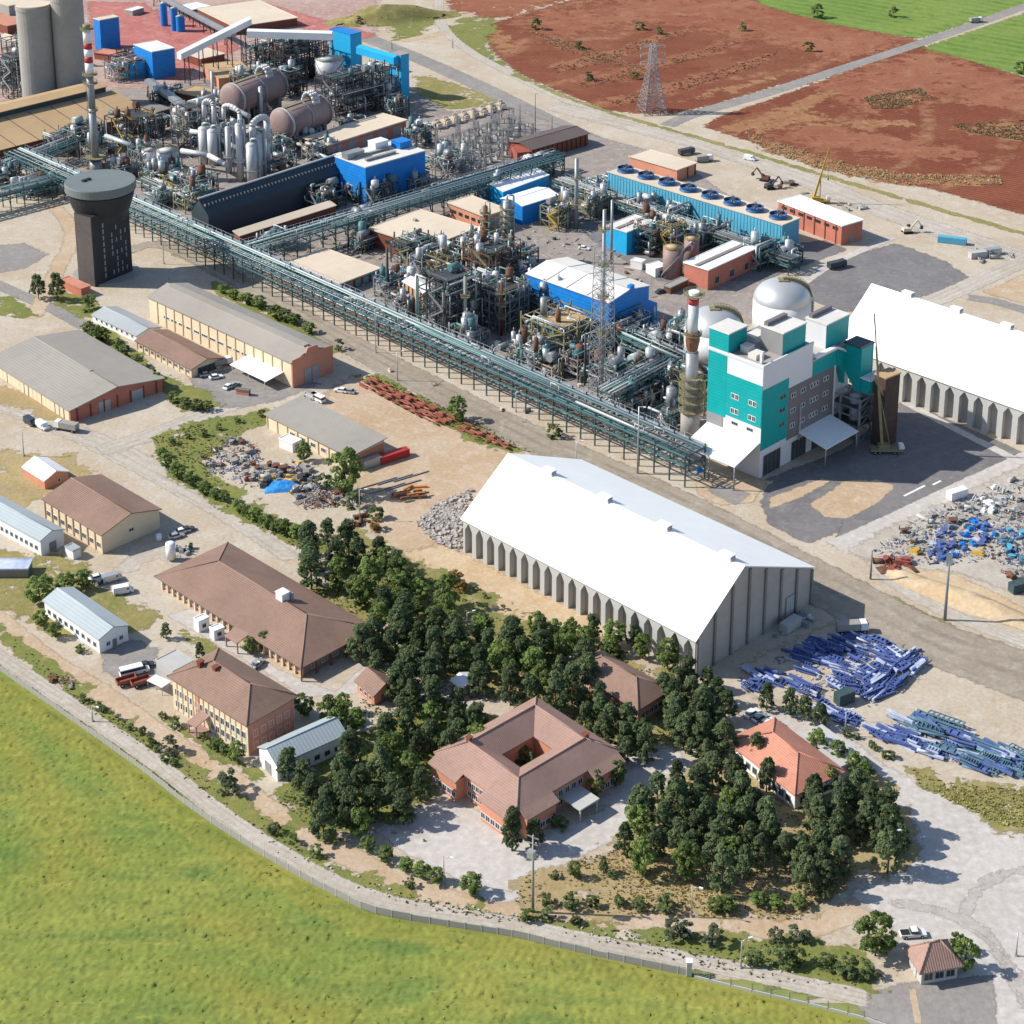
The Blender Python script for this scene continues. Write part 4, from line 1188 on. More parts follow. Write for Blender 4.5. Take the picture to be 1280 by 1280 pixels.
R_, w, d, h = tan_block('tan flat roofed brick block right beside the long pipe rack', (420, 369, 357.5), (352, 332), (476, 337), wall='brick_d')
tan_block('narrow tan roofed brick block behind the blue building with roof fans', (410, 199, 182), (385, 172), (508, 151), wall='brick')
R_, w, d, h = hall('switch_house', 'dark brown roofed house with brown piers beside the switchyard', 'switch house', (665, 202, 187), l=(640, 176), r=(735, 167), rise=1.5, ax='x', wall='brick_d', roofm='dkroof', over=.7)
on(R_, 'y', 'pilaster', lins(0, w, 12), 0, .7, h, .5, 'rust')
on(R_, 'x', 'panel', [d * .5], .1, d * .95, h * .95, 'rustl')
R_, w, d, h = hall('blue_shed', 'blue shed with white gable roof nearest the cross pipe rack', 'shed', (629, 257, 240), l=(596, 232), r=(686, 219), ax='x', rise=1.5, wall='cyan', roofm='white', over=.3)
R_, w, d, h = hall('blue_shed', 'blue shed with white gable roof standing in front of its twin', 'shed', (653, 282, 258), l=(634, 246), r=(698, 244), ax='x', rise=1.3, wall='blue', roofm='white', over=.3)
R_, w, d, h = hall('blue_shed', 'small blue shed with two white roof strips near the brown tanks', 'shed', (783, 319, 291), l=(757, 283), r=(818, 277), roof='flat', wall='cyan', roofm='offw', over=.3)
MB().box(0, d * .42, h + .5, w, d * .58, h + .62).build('roof_gutter', M['conc_d'], R_)
R_, w, d, h = hall('blue_canopy_shed', 'bright blue roofed open shed behind the teal pipe racks', 'shed', (814, 432, 422), l=(801, 413), r=(846, 411), roof='mono', ax='x', rise=.6, wall='steeld', roofm='cyan', over=.8)
R_, w, d, h = hall('brick_substation', 'red brick building with white roof strips beside the storage domes', 'building', (884.5, 363, 338), l=(855, 328.5), r=(944, 311), roof='flat', wall='brick', roofm='white', over=.4)
MB().box(-.3, d * .42, h + .5, w + .3, d * .58, h + .62).build('roof_gutter', M['conc_d'], R_)
on(R_, 'y', 'window', lins(1, w - 1, 3), 1.2, 2.4, 2.6, 'galv')
R_, w, d, h = hall('brick_pump_house', 'long red brick pump house with white roof at the end of the cooling tower', 'building', (1051, 307, 283), l=(972, 252), r=(1076, 275), roof='flat', wall='brick', roofm='white', over=.4)
on(R_, 'x', 'window', lins(1, d - 1, 7), h * .72, 2.6, 1.0, 'steeld')
on(R_, 'x', 'pilaster', lins(0, d, 6), 0, .5, h, .2, 'brick_d')
on(R_, 'y', 'door', [w * .5], 0, 2.2, 3.0, 'steel')
R_, w, d, h = hall('brick_pump_house', 'small brick pump house with tan roof behind the cooling tower', 'building', (846, 227, 213), l=(787, 196), r=(872, 205), roof='flat', wall='brick_o', roofm='tan', over=.5)
on(R_, 'y', 'pilaster', [w * .55, w * .95], 0, .6, h, .3, 'brick_d')
R_, w, d, h = hall('rust_shed', 'small open shed with pale roof behind the striped stack', 'shed', (838, 368, 360), l=(832, 356), r=(860, 350), roof='flat', wall='rust', roofm='conc', over=.3)
for k, (f, l, r, lab) in enumerate((((802, 338, 329), (788, 326), (809, 326), 'small white equipment cabin on the dark asphalt, the one nearer the blue shed'), ((819, 347, 337), (808, 331), (834, 333), 'small white equipment cabin on the dark asphalt, the one nearer the brown tanks'))):
    R_, w, d, h = hall('equipment_cabin', lab, 'cabin', f, l=l, r=r, roof='flat', wall='whitep', roofm='whitep', over=.1)
    on(R_, 'y', 'door', [w * .5], 0, 1.2, 2.0, 'steel')
R_, w, d, h = hall('furnace_house', 'cream roofed furnace house with rusty tan walls inside the pipework', 'plant building', (529, 400, 367), l=(504, 352), r=(542, 358), rise=1.0, wall='tan2', roofm='offw', over=.3)
on(R_, 'x', 'pilaster', lins(0, d, 5), 0, .4, h, .3, 'rust')
R_, w, d, h = hall('blue_cabin', 'small cyan blue cabin behind the tall thin black stack', 'cabin', (486, 362, 349), l=(474, 344), r=(513, 340), roof='flat', wall='cyan', roofm='ctcyan', over=.2)

# back of the works
R_, w, d, h = hall('long_hall', 'long tan roofed hall with stepped roof in front of the concrete silos', 'hall', (-70, 222, 206), r=(186, 140), roof='mono', ax='y', rise=5.0, d=27, wall='brick_d', roofm='tan2', over=.5)
mo = MB()
mo.prism([(d + .5, 0), (d + 14, 0), (d + 14, h + 7.4), (d + 7, h + 8.6), (d + .5, h + 7.8)], 0, w - 4, 'x')
mo.build('upper_wall', M['slate'], R_)
mo = MB()
mo.prism([(d - .4, h + 7.9), (d + 7, h + 8.8), (d + 14.6, h + 7.3), (d + 14.6, h + 7.6), (d + 7, h + 9.1), (d - .4, h + 8.2)], -.4, w - 3.6, 'x')
mo.build('upper_roof', M['tan2'], R_)
for i in range(1, 9):
    MB().prism([(-.5, h - .08 + .32), (d * .97, h + 4.85 + .34), (d * .97, h + 4.95 + .36), (-.5, h + .02 + .34)], w * i / 9 - .2, w * i / 9 + .2, 'x').build('roof_seam', M['dkroof'], R_)
hall('blue_bin_house', 'blue clad bin house on the red dust beside the striped chimney', 'plant building', (127, 64, 26), l=(117.5, 23.5), r=(151, 21.5), roof='flat', wall='blue', roofm='tan', over=.1)
R_, w, d, h = hall('blue_bin_house', 'blue clad crusher house with white roof at the foot of the white gallery', 'plant building', (192, 100, 65.6), l=(169, 56), r=(219, 60), roof='flat', wall='blue', roofm='offw', over=.1)
MB().box(-9, d * .4, 0, -.02, d * .95, h * .55).build('annex', M['cyan'], R_)
hall('ore_shed', 'wide tan roofed ore shed with brown wall at the top of the photo', 'shed', (294, 44, 34), l=(247, 11), r=(366, 20), roof='flat', wall='brick_d', roofm='tan', over=.6)
hall('orange_shed', 'orange walled shed with tan roof under the white gallery', 'shed', (274, 112, 99), l=(254, 81), r=(318, 92), roof='flat', wall='brick_o', roofm='tan2', over=.3)
hall('brick_shed', 'small dark brick shed with orange tan roof near the first brown drum', 'shed', (252, 134, 122), l=(222, 116), r=(268, 113), roof='flat', wall='brick_d', roofm='tan2', over=.3)
hall('low_office', 'low white roofed office at the far edge of the red dust', 'office', (166, 20, 14), l=(162, 11), r=(180, 10), roof='flat', wall='conc', roofm='whitep', over=.2)
for k, (f, l, r, wl_, rf, lab) in enumerate((((24, 66, 56), (-10, 46), (36, 51), 'conc', 'tan', 'pale shed with tan roof left of the concrete silos'), ((10, 44, 33), (-20, 22), (30, 27), 'brick_d', 'tile_r', 'low shed with pinkish roof at the upper left corner'),
        ((150, 78, 70), (118, 66), (166, 66), 'rustl', 'tile_r', 'low red dust covered shed below the blue bin house'), ((252, 84, 74), (228, 66), (276, 66), 'brick_d', 'tan', 'small tan roofed shed under the sloping white gallery'),
        ((360, 62, 54), (338, 46), (392, 46), 'conc_d', 'conc_l', 'low pale roofed shed behind the level white gallery'), ((240, 20, 13), (222, 8), (262, 8), 'conc', 'whitep', 'white roofed shed beside the grey conveyor at the top'),
        ((196, 150, 141), (176, 135), (214, 136), 'steeld', 'conc_d', 'dark flat roofed cabin beyond the end of the tan hall'), ((306, 176, 168), (292, 163), (330, 160), 'conc', 'conc_l', 'pale flat roofed cabin between the cyclones and first drum'))):
    hall('small_shed', lab, 'shed', f, l=l, r=r, roof='flat', wall=wl_, roofm=rf, over=.4)
hall('low_office', 'pale low building behind the concrete silos at the top left corner', 'office', (12, 20, 8), l=(-30, -4), r=(40, 0), roof='flat', wall='conc', roofm='tan', over=.2)

def silo(name, label, px, yb, yt, wpx, m, group=None, roofk='flat', cat='silo', extra=0.0):
    O = G(px, yb)
    h = hgt(px, yb, yt)
    r = wpx / 2 / S(yb) * (O.y * cp + CAMH * sp) / (O.y * cp + (CAMH - h) * sp)
    r = wpx / 2 / S(yb)
    R_ = T(name, label, cat, O, 0, group)
    MB().lathe(0, 0, [(r, 0), (r, h * .96), (r * 1.03, h * .96), (r * 1.03, h)], 0, 32).build('shell', M[m], R_)
    if roofk == 'cone':
        MB().cyl(0, 0, h + .01, h + r * .4, r * 1.03, 0, 32, r * .1).build('roof', M['conc_l'], R_)
    elif roofk == 'flat':
        MB().cyl(0, 0, h + .01, h + .6, r * .97, 0, 32).build('roof', M['tan'], R_)
    return R_, r, h
silo('concrete_silo', 'pale concrete silo behind the tan hall, the one nearer the photo edge', 51, 131, 6, 43, 'conc', 'concrete silos')
silo('concrete_silo', 'pale concrete silo behind the tan hall, next to the striped chimney', 92, 129, -6, 40, 'conc', 'concrete silos')
ST = MB()
for k in range(14):
    ST.cbox(0, 0, k * 3.4, 3.2, 3.2, .25, 0)
    ST.tube((1.4 * (-1) ** k, 1.4, k * 3.4), (-1.4 * (-1) ** k, 1.4, k * 3.4 + 3.4), .18, 0, 4)
for a in (-1.5, 1.5):
    for c in (-1.5, 1.5):
        ST.beam((a, c, 0), (a, c, 48), .25)
so = T('stair_tower', 'dark steel stair squeezed between the two concrete silos', 'stairs', G(79, 132))
ST.build('stair_frame', M['steel'], so)
for a in ((205.5, 32, 4, 9, 'first'), (218.5, 38, 10, 9, 'middle'), (226, 39, 20, 11, 'shortest')):
    silo('blue_bin', 'blue steel bin on the red dust, the %s of three' % {'first': 'tall one standing apart', 'middle': 'taller of the touching pair', 'shortest': 'shortest'}[a[4]], a[0], a[1], a[2], a[3], 'blue', 'blue steel bins', 'cone', 'bin')
def gallery(label, p, q, wid, hg, m, legs=5, group='conveyor galleries', nm='conveyor_gallery', legm='steeld'):
    a, b = Vector(p), Vector(q)
    c = a
    R_ = T(nm, label, 'conveyor', (c.x, c.y, 0), 0, group)
    d = b - a
    n = Vector((d.y, -d.x, 0)).normalized() * wid / 2
    o = Vector((0, 0, a.z))
    v = []
    for base in (o, o + d):
        v += [base - n, base + n, base + n + Vector((0, 0, hg * .8)), base + Vector((0, 0, hg)), base - n + Vector((0, 0, hg * .8))]
    MB().add(v, [(4, 3, 2, 1, 0), (5, 6, 7, 8, 9), (0, 1, 6, 5), (1, 2, 7, 6), (2, 3, 8, 7), (3, 4, 9, 8), (4, 0, 5, 9)]).build('gallery_housing', M[m], R_)
    for i in range(1, legs + 1):
        t = (i - .5) / legs
        c = o + d * t
        lg = MB()
        for s in (-1, 1):
            lg.beam((c.x + n.x * s * 1.3, c.y + n.y * s * 1.3, 0), (c.x + n.x * s * .9, c.y + n.y * s * .9, c.z), .45)
        for k in range(int(c.z / 6)):
            lg.beam((c.x + n.x, c.y + n.y, k * 6), (c.x - n.x, c.y - n.y, k * 6 + 5), .2)
        lg.build('trestle', M[legm], R_)
    return R_
gallery('white gallery sloping up from the blue crusher house', G(224, 74, 14), G(312, 30, 26), 4.6, 4.0, 'whitep')
gallery('level white gallery leading to the blue transfer tower', G(310, 46, 22), G(416, 49, 22), 4.6, 4.4, 'whitep')
gallery('blue gallery bridging the two blue transfer towers', G(450, 66, 18), G(497, 80, 18), 5, 4.4, 'cyan', 1)
gallery('grey conveyor sloping behind the ore shed at the top of the photo', G(190, -8, 6), G(292, 46, 6), 3.4, 2.2, 'steel', 8)
gallery('grey lattice conveyor climbing between tan hall and crusher house', G(186, 103, 6), G(246, 146, 4), 4.5, 2.2, 'steel', 7)
R_, w, d, h = hall('transfer_tower', 'blue transfer tower at the end of the level white gallery', 'tower', (439, 92, 44), l=(413, 37), r=(454, 41), roof='flat', wall='cyan', roofm='blue', over=.1)
R_, w, d, h = hall('transfer_tower', 'blue transfer tower standing over the white tank nearer the switchyard', 'tower', (502, 124, 70), l=(487, 66), r=(518, 69), roof='flat', wall='cyan', roofm='conc', over=.1)

# ------------------------------------------------------------------ tanks, drums, towers
def tank(label, px, yb, yt, wpx, m='alu', roofk='cone', group='storage tanks', nm='storage_tank', rise=.22):
    O = G(px, yb)
    h = hgt(px, yb, yt)
    r = wpx / 2 / S(yb)
    R_ = T(nm, label, 'tank', O, U(0, 6), group)
    MB().cyl(0, 0, 0, h, r, 0, 28).build('shell', M[m], R_)
    b = MB()
    if roofk == 'cone':
        b.cyl(0, 0, h + .02, h + r * rise, r * 1.02, 0, 28, r * .06)
    else:
        b.dome(0, 0, h + .02, r * 1.01, r * rise * 2, 0, 28)
    b.build('roof', M['conc_l' if m != 'maroon' else 'tan2'], R_)
    b = MB()
    for k in range(28):
        a0, a1 = 2 * math.pi * k / 28, 2 * math.pi * (k + 1) / 28
        b.beam((r * math.cos(a0), r * math.sin(a0), h + 1.0), (r * math.cos(a1), r * math.sin(a1), h + 1.0), .1)
        b.beam((r * math.cos(a0), r * math.sin(a0), h), (r * math.cos(a0), r * math.sin(a0), h + 1.0), .08)
    b.build('handrail', M['olive'], R_)
    b = MB()
    for k in range(26):
        a0, a1 = 2.4 * k / 26, 2.4 * (k + 1) / 26
        b.beam(((r + .5) * math.cos(a0), (r + .5) * math.sin(a0), h * k / 26), ((r + .5) * math.cos(a1), (r + .5) * math.sin(a1), h * (k + 1) / 26), .45)
    b.build('spiral_stair', M['steel'], R_)
    return R_
tank('white storage tank in front of the round tower, the shorter one behind', 188, 214, 187, 19)
tank('white storage tank in front of the round tower, the wider one in front', 211, 219, 188, 27)
tank('white cone roofed tank behind the dark drum structure, nearer the white gallery', 412, 101, 73, 35)
tank('white cone roofed tank under the blue transfer tower', 475, 121, 95, 40)
tank('brown storage tank on the asphalt, the larger in front', 840.5, 346, 309, 25, 'maroon')
tank('brown storage tank on the asphalt, the smaller behind', 864, 327, 298, 19, 'maroon')
tank('domed grey tank beside the tan roofed hall', 228, 158, 140, 26, 'alu', 'dome', rise=.35)

def drum(label, p, q, rpx, m='maroon'):
    S0 = S((p[1] + q[1]) / 2 + 20)
    r = rpx / S0
    zc = r + 5
    A, B = G(p[0], p[1], zc), G(q[0], q[1], zc)
    d = B - A
    R_ = T('process_drum', label, 'drum', (A.x, A.y, 0), math.atan2(d.y, d.x), 'brown horizontal drums')
    ln = d.length
    b = MB().tube((0, 0, zc), (ln, 0, zc), r, 0, 32)
    b.build('shell', M[m], R_)
    b = MB()
    prof = [(r * math.cos(a), -r * .38 * math.sin(a)) for a in [math.pi / 2 * k / 5 for k in range(6)]]
    n = 32
    v = [(x_, pr * math.cos(2 * math.pi * i / n), zc + pr * math.sin(2 * math.pi * i / n)) for pr, x_ in prof for i in range(n)]
    b.add(v, [(j * n + i, j * n + (i + 1) % n, (j + 1) * n + (i + 1) % n, (j + 1) * n + i) for j in range(5) for i in range(n)], 0, True)
    b.build('end_cap', M[m], R_)
    for t in (.02, .5, .97):
        MB().tube((ln * t - .5, 0, zc), (ln * t + .5, 0, zc), r * 1.05, 0, 32).build('ring', M['steel' if t > .1 else 'alu'], R_)
    for t in (.15, .5, .85):
        MB().box(ln * t - 1, -r * .8, 0, ln * t + 1, r * .8, zc - r * .55).build('saddle', M['conc_d'], R_)
    du = MB()
    for k in range(3):
        pts = [(ln * .1 + k * 1.6, r * .5 * math.cos(a) - .5, zc + r * .75 + r * .75 * math.sin(a)) for a in [math.pi * j / 8 for j in range(9)]]
        du.path(pts, .7, 0, 8)
    du.build('duct', M['alu'], R_, (ln * .55, 0, 0))
    wk = MB()
    wk.box(ln * .05, -1, zc + r + .1, ln * .95, 1, zc + r + .3)
    for k in range(13):
        wk.beam((ln * (.05 + .9 * k / 12), -1, zc + r + .3), (ln * (.05 + .9 * k / 12), -1, zc + r + 1.4), .1)
    wk.beam((ln * .05, -1, zc + r + 1.4), (ln * .95, -1, zc + r + 1.4), .1)
    wk.build('walkway', M['olive'], R_)
    return R_
drum('huge brown horizontal drum with bright end ring, beside the orange shed', (290, 124), (346, 104), 19)
drum('huge brown horizontal drum with bright end ring, beside the slate building', (352, 155), (402, 137), 19)

# round dark tower with wide cap
O = G(120, 359)
Pl, Pr = G(104.5, 352), G(166, 340)
h = hgt(120, 359, 272)
e = Pr - O
rz = math.atan2(e.y, e.x)
w = e.length
d = abs((Pl - O).dot(Vector((-math.sin(rz), math.cos(rz), 0))))
d = w * .5
R_ = T('prilling_tower', 'tall dark tower with a wide round grey cap beside the gravel road', 'tower', O, rz)
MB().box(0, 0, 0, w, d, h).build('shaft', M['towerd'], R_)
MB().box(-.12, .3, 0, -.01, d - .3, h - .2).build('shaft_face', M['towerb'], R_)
for k in range(9):
    for j, u in enumerate((.28, .5, .62, .74, .86)):
        if rnd.random() < .5 or j == 0:
            on(R_, 'y', 'panel', [w * u], h * (.08 + .09 * k), .55, 1.7, 'conc' if j == 0 else 'steel')
hc = hgt(134, 345, 228)
rr = 41.5 / (S(345) * .955)
q_ = G(133, 342) - O
cx_, cy_ = q_.x * math.cos(rz) + q_.y * math.sin(rz), -q_.x * math.sin(rz) + q_.y * math.cos(rz)
MB().lathe(cx_, cy_, [(rr * .70, h - 4.5), (rr * .74, h - 2.2), (rr * .82, h), (rr * .91, h + (hc - h) * .35), (rr * .95, h + (hc - h) * .60)], 0, 40).build('cap_funnel', M['towerd'], R_)
MB().lathe(cx_, cy_, [(rr * .9, h + (hc - h) * .6), (rr, h + (hc - h) * .68), (rr, hc - .4), (rr * .985, hc)], 0, 48).build('cap', M['towerc'], R_)
for a in (.4, .75):
    MB().cbox(cx_ + rr * .4 * math.cos(a * 5), cy_ + rr * .3, hc, 1.6, 1.2, .7).build('roof_hatch', M['towerd'], R_)
MB().lathe(cx_, cy_, [(rr * .95, 0), (rr * .95, .5)], 0, 40).build('plinth', M['conc'], R_)
R_, w, d, h = hall('brick_porch_block', 'low red tiled block at the foot of the dark round tower', 'annex', (102, 372, 362), l=(76, 350), r=(122, 362), roof='flat', wall='brick', roofm='tile_r', over=.2)

def ringdeck(b, z, r0, r1, m=0, rail=True):
    n = 14
    b.lathe(0, 0, [(r0, z - .15), (r1, z - .15), (r1, z)], m, n)
    if rail:
        for k in range(n):
            a0, a1 = 2 * math.pi * k / n, 2 * math.pi * (k + 1) / n
            p0, p1 = (r1 * math.cos(a0), r1 * math.sin(a0)), (r1 * math.cos(a1), r1 * math.sin(a1))
            b.beam((*p0, z), (*p0, z + 1.2), .1, m).beam((*p0, z + 1.2), (*p1, z + 1.2), .1, m).beam((*p0, z + .6), (*p1, z + .6), .08, m)

def chimney(label, px, yb, yt, segs, decks, nm='chimney', mats=None):
    """segs = [(px y of top, radius px, material)] from ground up; decks = [(px y, radius factor)]"""
    O = G(px, yb)
    R_ = T(nm, label, 'chimney', O)
    z0 = 0
    for (y, rp, mm) in segs:
        z1 = hgt(px, yb, y)
        MB().cyl(0, 0, z0, z1 - .02, rp / S(yb), 0, 20).build('shaft', M[mm], R_)
        z0 = z1
    for (y, r0, r1) in decks:
        b = MB()
        ringdeck(b, hgt(px, yb, y), r0 / S(yb), r1 / S(yb))
        b.build('platform', M['olive'], R_)
    b = MB()
    ht = z0
    rl = segs[-1][1] / S(yb) + .35
    k = 0.0
    while k < ht:
        b.beam((-rl, -.3, k), (-rl, .3, k), .07)
        k += 1.0
    b.beam((-rl, -.3, 0), (-rl, -.3, ht), .09).beam((-rl, .3, 0), (-rl, .3, ht), .09)
    b.build('ladder', M['steel'], R_)
    return R_
chimney('tall chimney with red and white bands, rising behind the dark round tower', 121, 222, 32,
        [(200, 7.5, 'steel'), (135, 4.6, 'steel'), (92, 4.4, 'steel'), (78, 5.0, 'whitep'), (70.5, 5.0, 'red'), (61, 5.0, 'whitep'), (53.5, 5.0, 'red'), (37, 5.0, 'whitep'), (30, 4.6, 'olive')],
        [(196, 7, 13), (138, 4.6, 7), (104, 4.4, 9), (93, 4.6, 9.5), (36, 5, 8.5)])
chimney('grey chimney with red and white top and stacked platforms beside the teal tower', 862, 548, 362,
        [(512, 12, 'conc'), (440, 8, 'steel'), (425, 5.5, 'alu'), (380, 6.5, 'alu'), (372, 6.5, 'red'), (364, 6.5, 'whitep')],
        [(512, 12, 15), (500, 8, 16), (490, 8, 15), (480, 8, 16), (470, 8, 15), (418, 6, 11), (368, 6, 13)])
b = MB()
ow = T('stack_collar', 'rust red collar housing round the grey chimney beside the teal tower', 'collar', G(862, 548))
zz = hgt(862, 548, 428)
MB().lathe(0, 0, [(6.5 / S(548), zz - 2.5), (9 / S(548), zz + .5), (9 / S(548), zz + 3.4)], 0, 12).build('housing', M['rust'], ow)

# ------------------------------------------------------------------ domed tanks
for (px, yb, yt, lab) in ((976, 412, 373.5, 'white domed tank with yellow stair, behind the rooftop penthouses'), (891, 447, 409, 'white domed tank with yellow stair, behind the grey chimney')):
    O = G(px, yb)
    h = hgt(px, yb, yt)
    r = 36.0 / S(yb)
    R_ = T('domed_tank', lab, 'tank', O, 0, 'white domed tanks')
    MB().cyl(0, 0, 0, h, r, 0, 48).build('shell', M['whitep'], R_)
    MB().dome(0, 0, h + .02, r * .995, r * .7, 0, 48, 12).build('dome_roof', M['dome'], R_)
    b = MB()
    pts = []
    for k in range(15):
        a = math.pi / 2 * (1 - k / 14)
        pts.append((r * 1.02 * math.cos(a) * .985, r * 1.02 * math.cos(a) * .1, h + r * .71 * math.sin(a) + .4))
    for p, q in zip(pts, pts[1:]):
        b.beam(p, q, .9, 0)
        for off in ((0, -.9), (0, .9)):
            b.beam((p[0] + off[0], p[1] + off[1], p[2] + 1.1), (q[0] + off[0], q[1] + off[1], q[2] + 1.1), .12, 0)
            b.beam((p[0] + off[0], p[1] + off[1], p[2]), (p[0] + off[0], p[1] + off[1], p[2] + 1.1), .12, 0)
    b.cbox(0, 0, h + r * .7, 3.4, 3.4, .3)
    b.build('dome_stair', M['olive'], R_)
    b = MB()
    for k in range(int(h / 1.0)):
        b.cbox(r + .6, 0, k * 1.0, .9, 2.0, .12)
    for s in (-1, 1):
        b.beam((r + .6, s, 0), (r + .6, s, h + 1), .15)
    b.build('stair', M['steel'], R_)

# ------------------------------------------------------------------ cooling tower row
R_, w, d, h = hall('cooling_tower', 'long faded cyan cooling tower with a row of eight roof fans', 'cooling tower', (976.5, 314, 282), l=(760, 214.5), roof='flat', w=11, r=None, wall='ctcyan', roofm='tan', over=.3, rz=rz if False else GRID)
for i in range(56):
    MB().box(-.14, d * (i + .5) / 56 - .1, 0, -.01, d * (i + .5) / 56 + .1, h - .4).build('rib', M['ctcyan'], R_)
fs = MB()
fs.lathe(0, 0, [(4.2, 0), (3.8, .7), (3.8, 1.2), (4.0, 1.7), (3.75, 1.7), (3.55, 1.2), (3.55, .4), (.01, .4)], 0, 28)
fan_s = fs.mesh('fan_stack', M['fanblue'])
fb = MB()
for k in range(6):
    a = math.pi / 3 * k
    fb.add([(.5 * math.cos(a), .5 * math.sin(a), 1.1), (3.4 * math.cos(a - .1), 3.4 * math.sin(a - .1), .95), (3.4 * math.cos(a + .16), 3.4 * math.sin(a + .16), 1.25)], [(0, 1, 2)], 0)
fb.cyl(0, 0, .4, 1.5, .5, 0, 10)
fb.cbox(1.6, 1.0, 1.75, 2.4, 1.2, 1.2, 0, .7)
fb.beam((-3.9, 0, 1.65), (3.9, 0, 1.65), .3)
fan_b = fb.mesh('fan', M['steel'])
for i in range(8):
    y_ = d * (i + .55) / 8
    s_ = link('fan_stack', fan_s, R_, (w * .5, y_, h + .5))
    s_.scale = (.88, .88, .9)
    link('fan', fan_b, s_, (0, 0, 0))

# ------------------------------------------------------------------ teal granulation tower
O = G(948.5, 598)
Pr = G(1043, 552)
H0 = hgt(948.5, 598, 461)
rz = math.atan2((Pr - O).y, (Pr - O).x)
rz = GRID
w = 36.5
Pl = G(882, 569.5)
d = abs((Pl - O).dot(Vector((-math.sin(rz), math.cos(rz), 0))))
R_ = T('granulation_tower', 'teal, white and grey clad granulation tower with penthouses and canopies', 'tower', O, rz)
H = H0
MB().box(0, 0, 0, w * .66, d, H).build('wall', M['greyl'], R_)
MB().box(w * .66 + .01, 0, 0, w, d * .9, H * .84).build('low_wing_wall', M['greyl'], R_)
MB().box(w * .66 + .02, -.2, H * .84, w + .2, d * .9, H * .84 + .4).build('low_wing_roof', M['conc_l'], R_)
def clad(side, u0, u1, z0, z1, m, off=0.0):
    b = MB()
    if side == 'x':
        b.box(-.12 - off, u0, z0, .0, u1, z1)
    else:
        b.box(u0, -.12 - off, z0, u1, 0.0, z1)
    b.build('cladding_panel', M[m], R_)
Z = lambda f: H * f
clad('x', .05, d * .70, Z(.46), Z(.84), 'teal')
clad('x', d * .66, d, Z(.43), Z(.99), 'teal', .03)
clad('x', d * .70, d, Z(.02), Z(.43), 'greyc', .03)
clad('y', 0, w * .345, Z(.25), Z(.80), 'teal')
clad('y', w * .345, w * .97, Z(.22), Z(.70), 'greyd')
clad('y', w * .665, w * .99, Z(.70), Z(.835), 'teal')
MB().box(.35, .35, H + .01, w * .66 - .3, d - .35, H + .25).build('roof_slab', M['conc'], R_)
MB().box(-.2, -.2, H, .3, d + .2, H + .9).box(.31, -.2, H, w * .66, .3, H + .9).build('parapet', M['greyl'], R_)
MB().box(-.05, d * .64, H + .5, d * .42, d + .05, H + 6.6).build('stair_head', M['teal'], R_)
MB().box(-.2, d * .63, H + 6.6, d * .44, d + .2, H + 7.0).build('stair_head_roof', M['offw'], R_)
for (x0, y0, x1, y1, z0, z1, m_) in ((w * .285, d * .06, w * .59, d * .46, H + .3, H + 7.2, 'greyc'), (w * .91, d * .1, w * 1.23, d * .48, H * .84 + .41, H * 1.075, 'greyl')):
    MB().box(x0, y0, z0, x1, y1, z1).build('penthouse', M[m_], R_)
    MB().box(x0 + .1, y0 - .12, z0, x1 - .1, y0 - .01, z1 - .1).build('penthouse_panel', M['teal'], R_)
    MB().box(x0 - .2, y0 - .3, z1, x1 + .2, y1 + .2, z1 + .4).build('penthouse_roof', M['offw'], R_)
    MB().box(x0 + .6, y1 - 2.0, z1 + .4, x1 - 1, y1 - .6, z1 + 1.6).build('penthouse_vent', M['greyd'], R_)
for (x_, y_, sx, sy, sz) in ((w * .12, d * .3, 4, 3, 1.6), (w * .16, d * .52, 3, 3, 2.2), (w * .4, d * .7, 6, 4, 2.0), (w * .06, d * .12, .8, .8, 3.0)):
    MB().cbox(x_, y_, H + .26, sx, sy, sz).build('roof_plant_box', M['offw'], R_)
for zf in (.50, .635, .755):
    on(R_, 'x', 'window', [d * .13, d * .20, d * .45, d * .52][:4 if zf < .7 else 2], Z(zf), 1.15, 1.5, 'whitep', off=.12) if zf < .7 else None
    on(R_, 'y', 'window', [w * .25, w * .29], Z(zf - .12), 1.0, 1.2, 'steel', off=.12)
for zf in (.60, .46, .32):
    on(R_, 'y', 'window', [w * f for f in (.40, .43, .53, .56, .66, .70, .74, .84, .88)], Z(zf), .9, 1.3, 'whitep', off=.12)
on(R_, 'x', 'window', [d * .2, d * .48], Z(.40), 2.0, .7, 'steel')
on(R_, 'y', 'door', [w * .16], 0, 8, 6.5, 'steeld')
on(R_, 'y', 'door', [w * .52, w * .8], 0, 7, 6.0, 'steeld')
# rear wing, curved teal link and head-house
MB().box(w + .01, d * .09, 0, w * 1.26, d * .9, H * .80).build('rear_wing', M['greyl'], R_)
MB().box(w + .22, d * .08, H * .80 + .01, w * 1.27, d * .91, H * .80 + .3).build('rear_wing_roof', M['conc_l'], R_)
b = MB()
pts = []
for k in range(9):
    t = k / 8
    pts.append((w * .99 + (w * .0 + 4.6) * t, Z(.70) - Z(.22) * t ** 2))
pts += [(w + 4.2, Z(.775)), (w + 2.5, Z(.81)), (w + .5, Z(.833)), (w * .99, Z(.84))]
b.prism(pts, -.35, 6.0, 'y')
b.build('curved_link', M['teal'], R_)
b = MB()
b.prism([(w * .7, Z(.858)), (w * .99, Z(.855)), (w + .5, Z(.84)), (w + 2.5, Z(.815)), (w + 4.2, Z(.78)), (w + 4.2, Z(.80)), (w + 2.5, Z(.835)), (w + .5, Z(.86)), (w * .99, Z(.875)), (w * .7, Z(.878))], -.5, 1.0, 'y')
b.build('curved_link_edge', M['whitep'], R_)
b = MB()
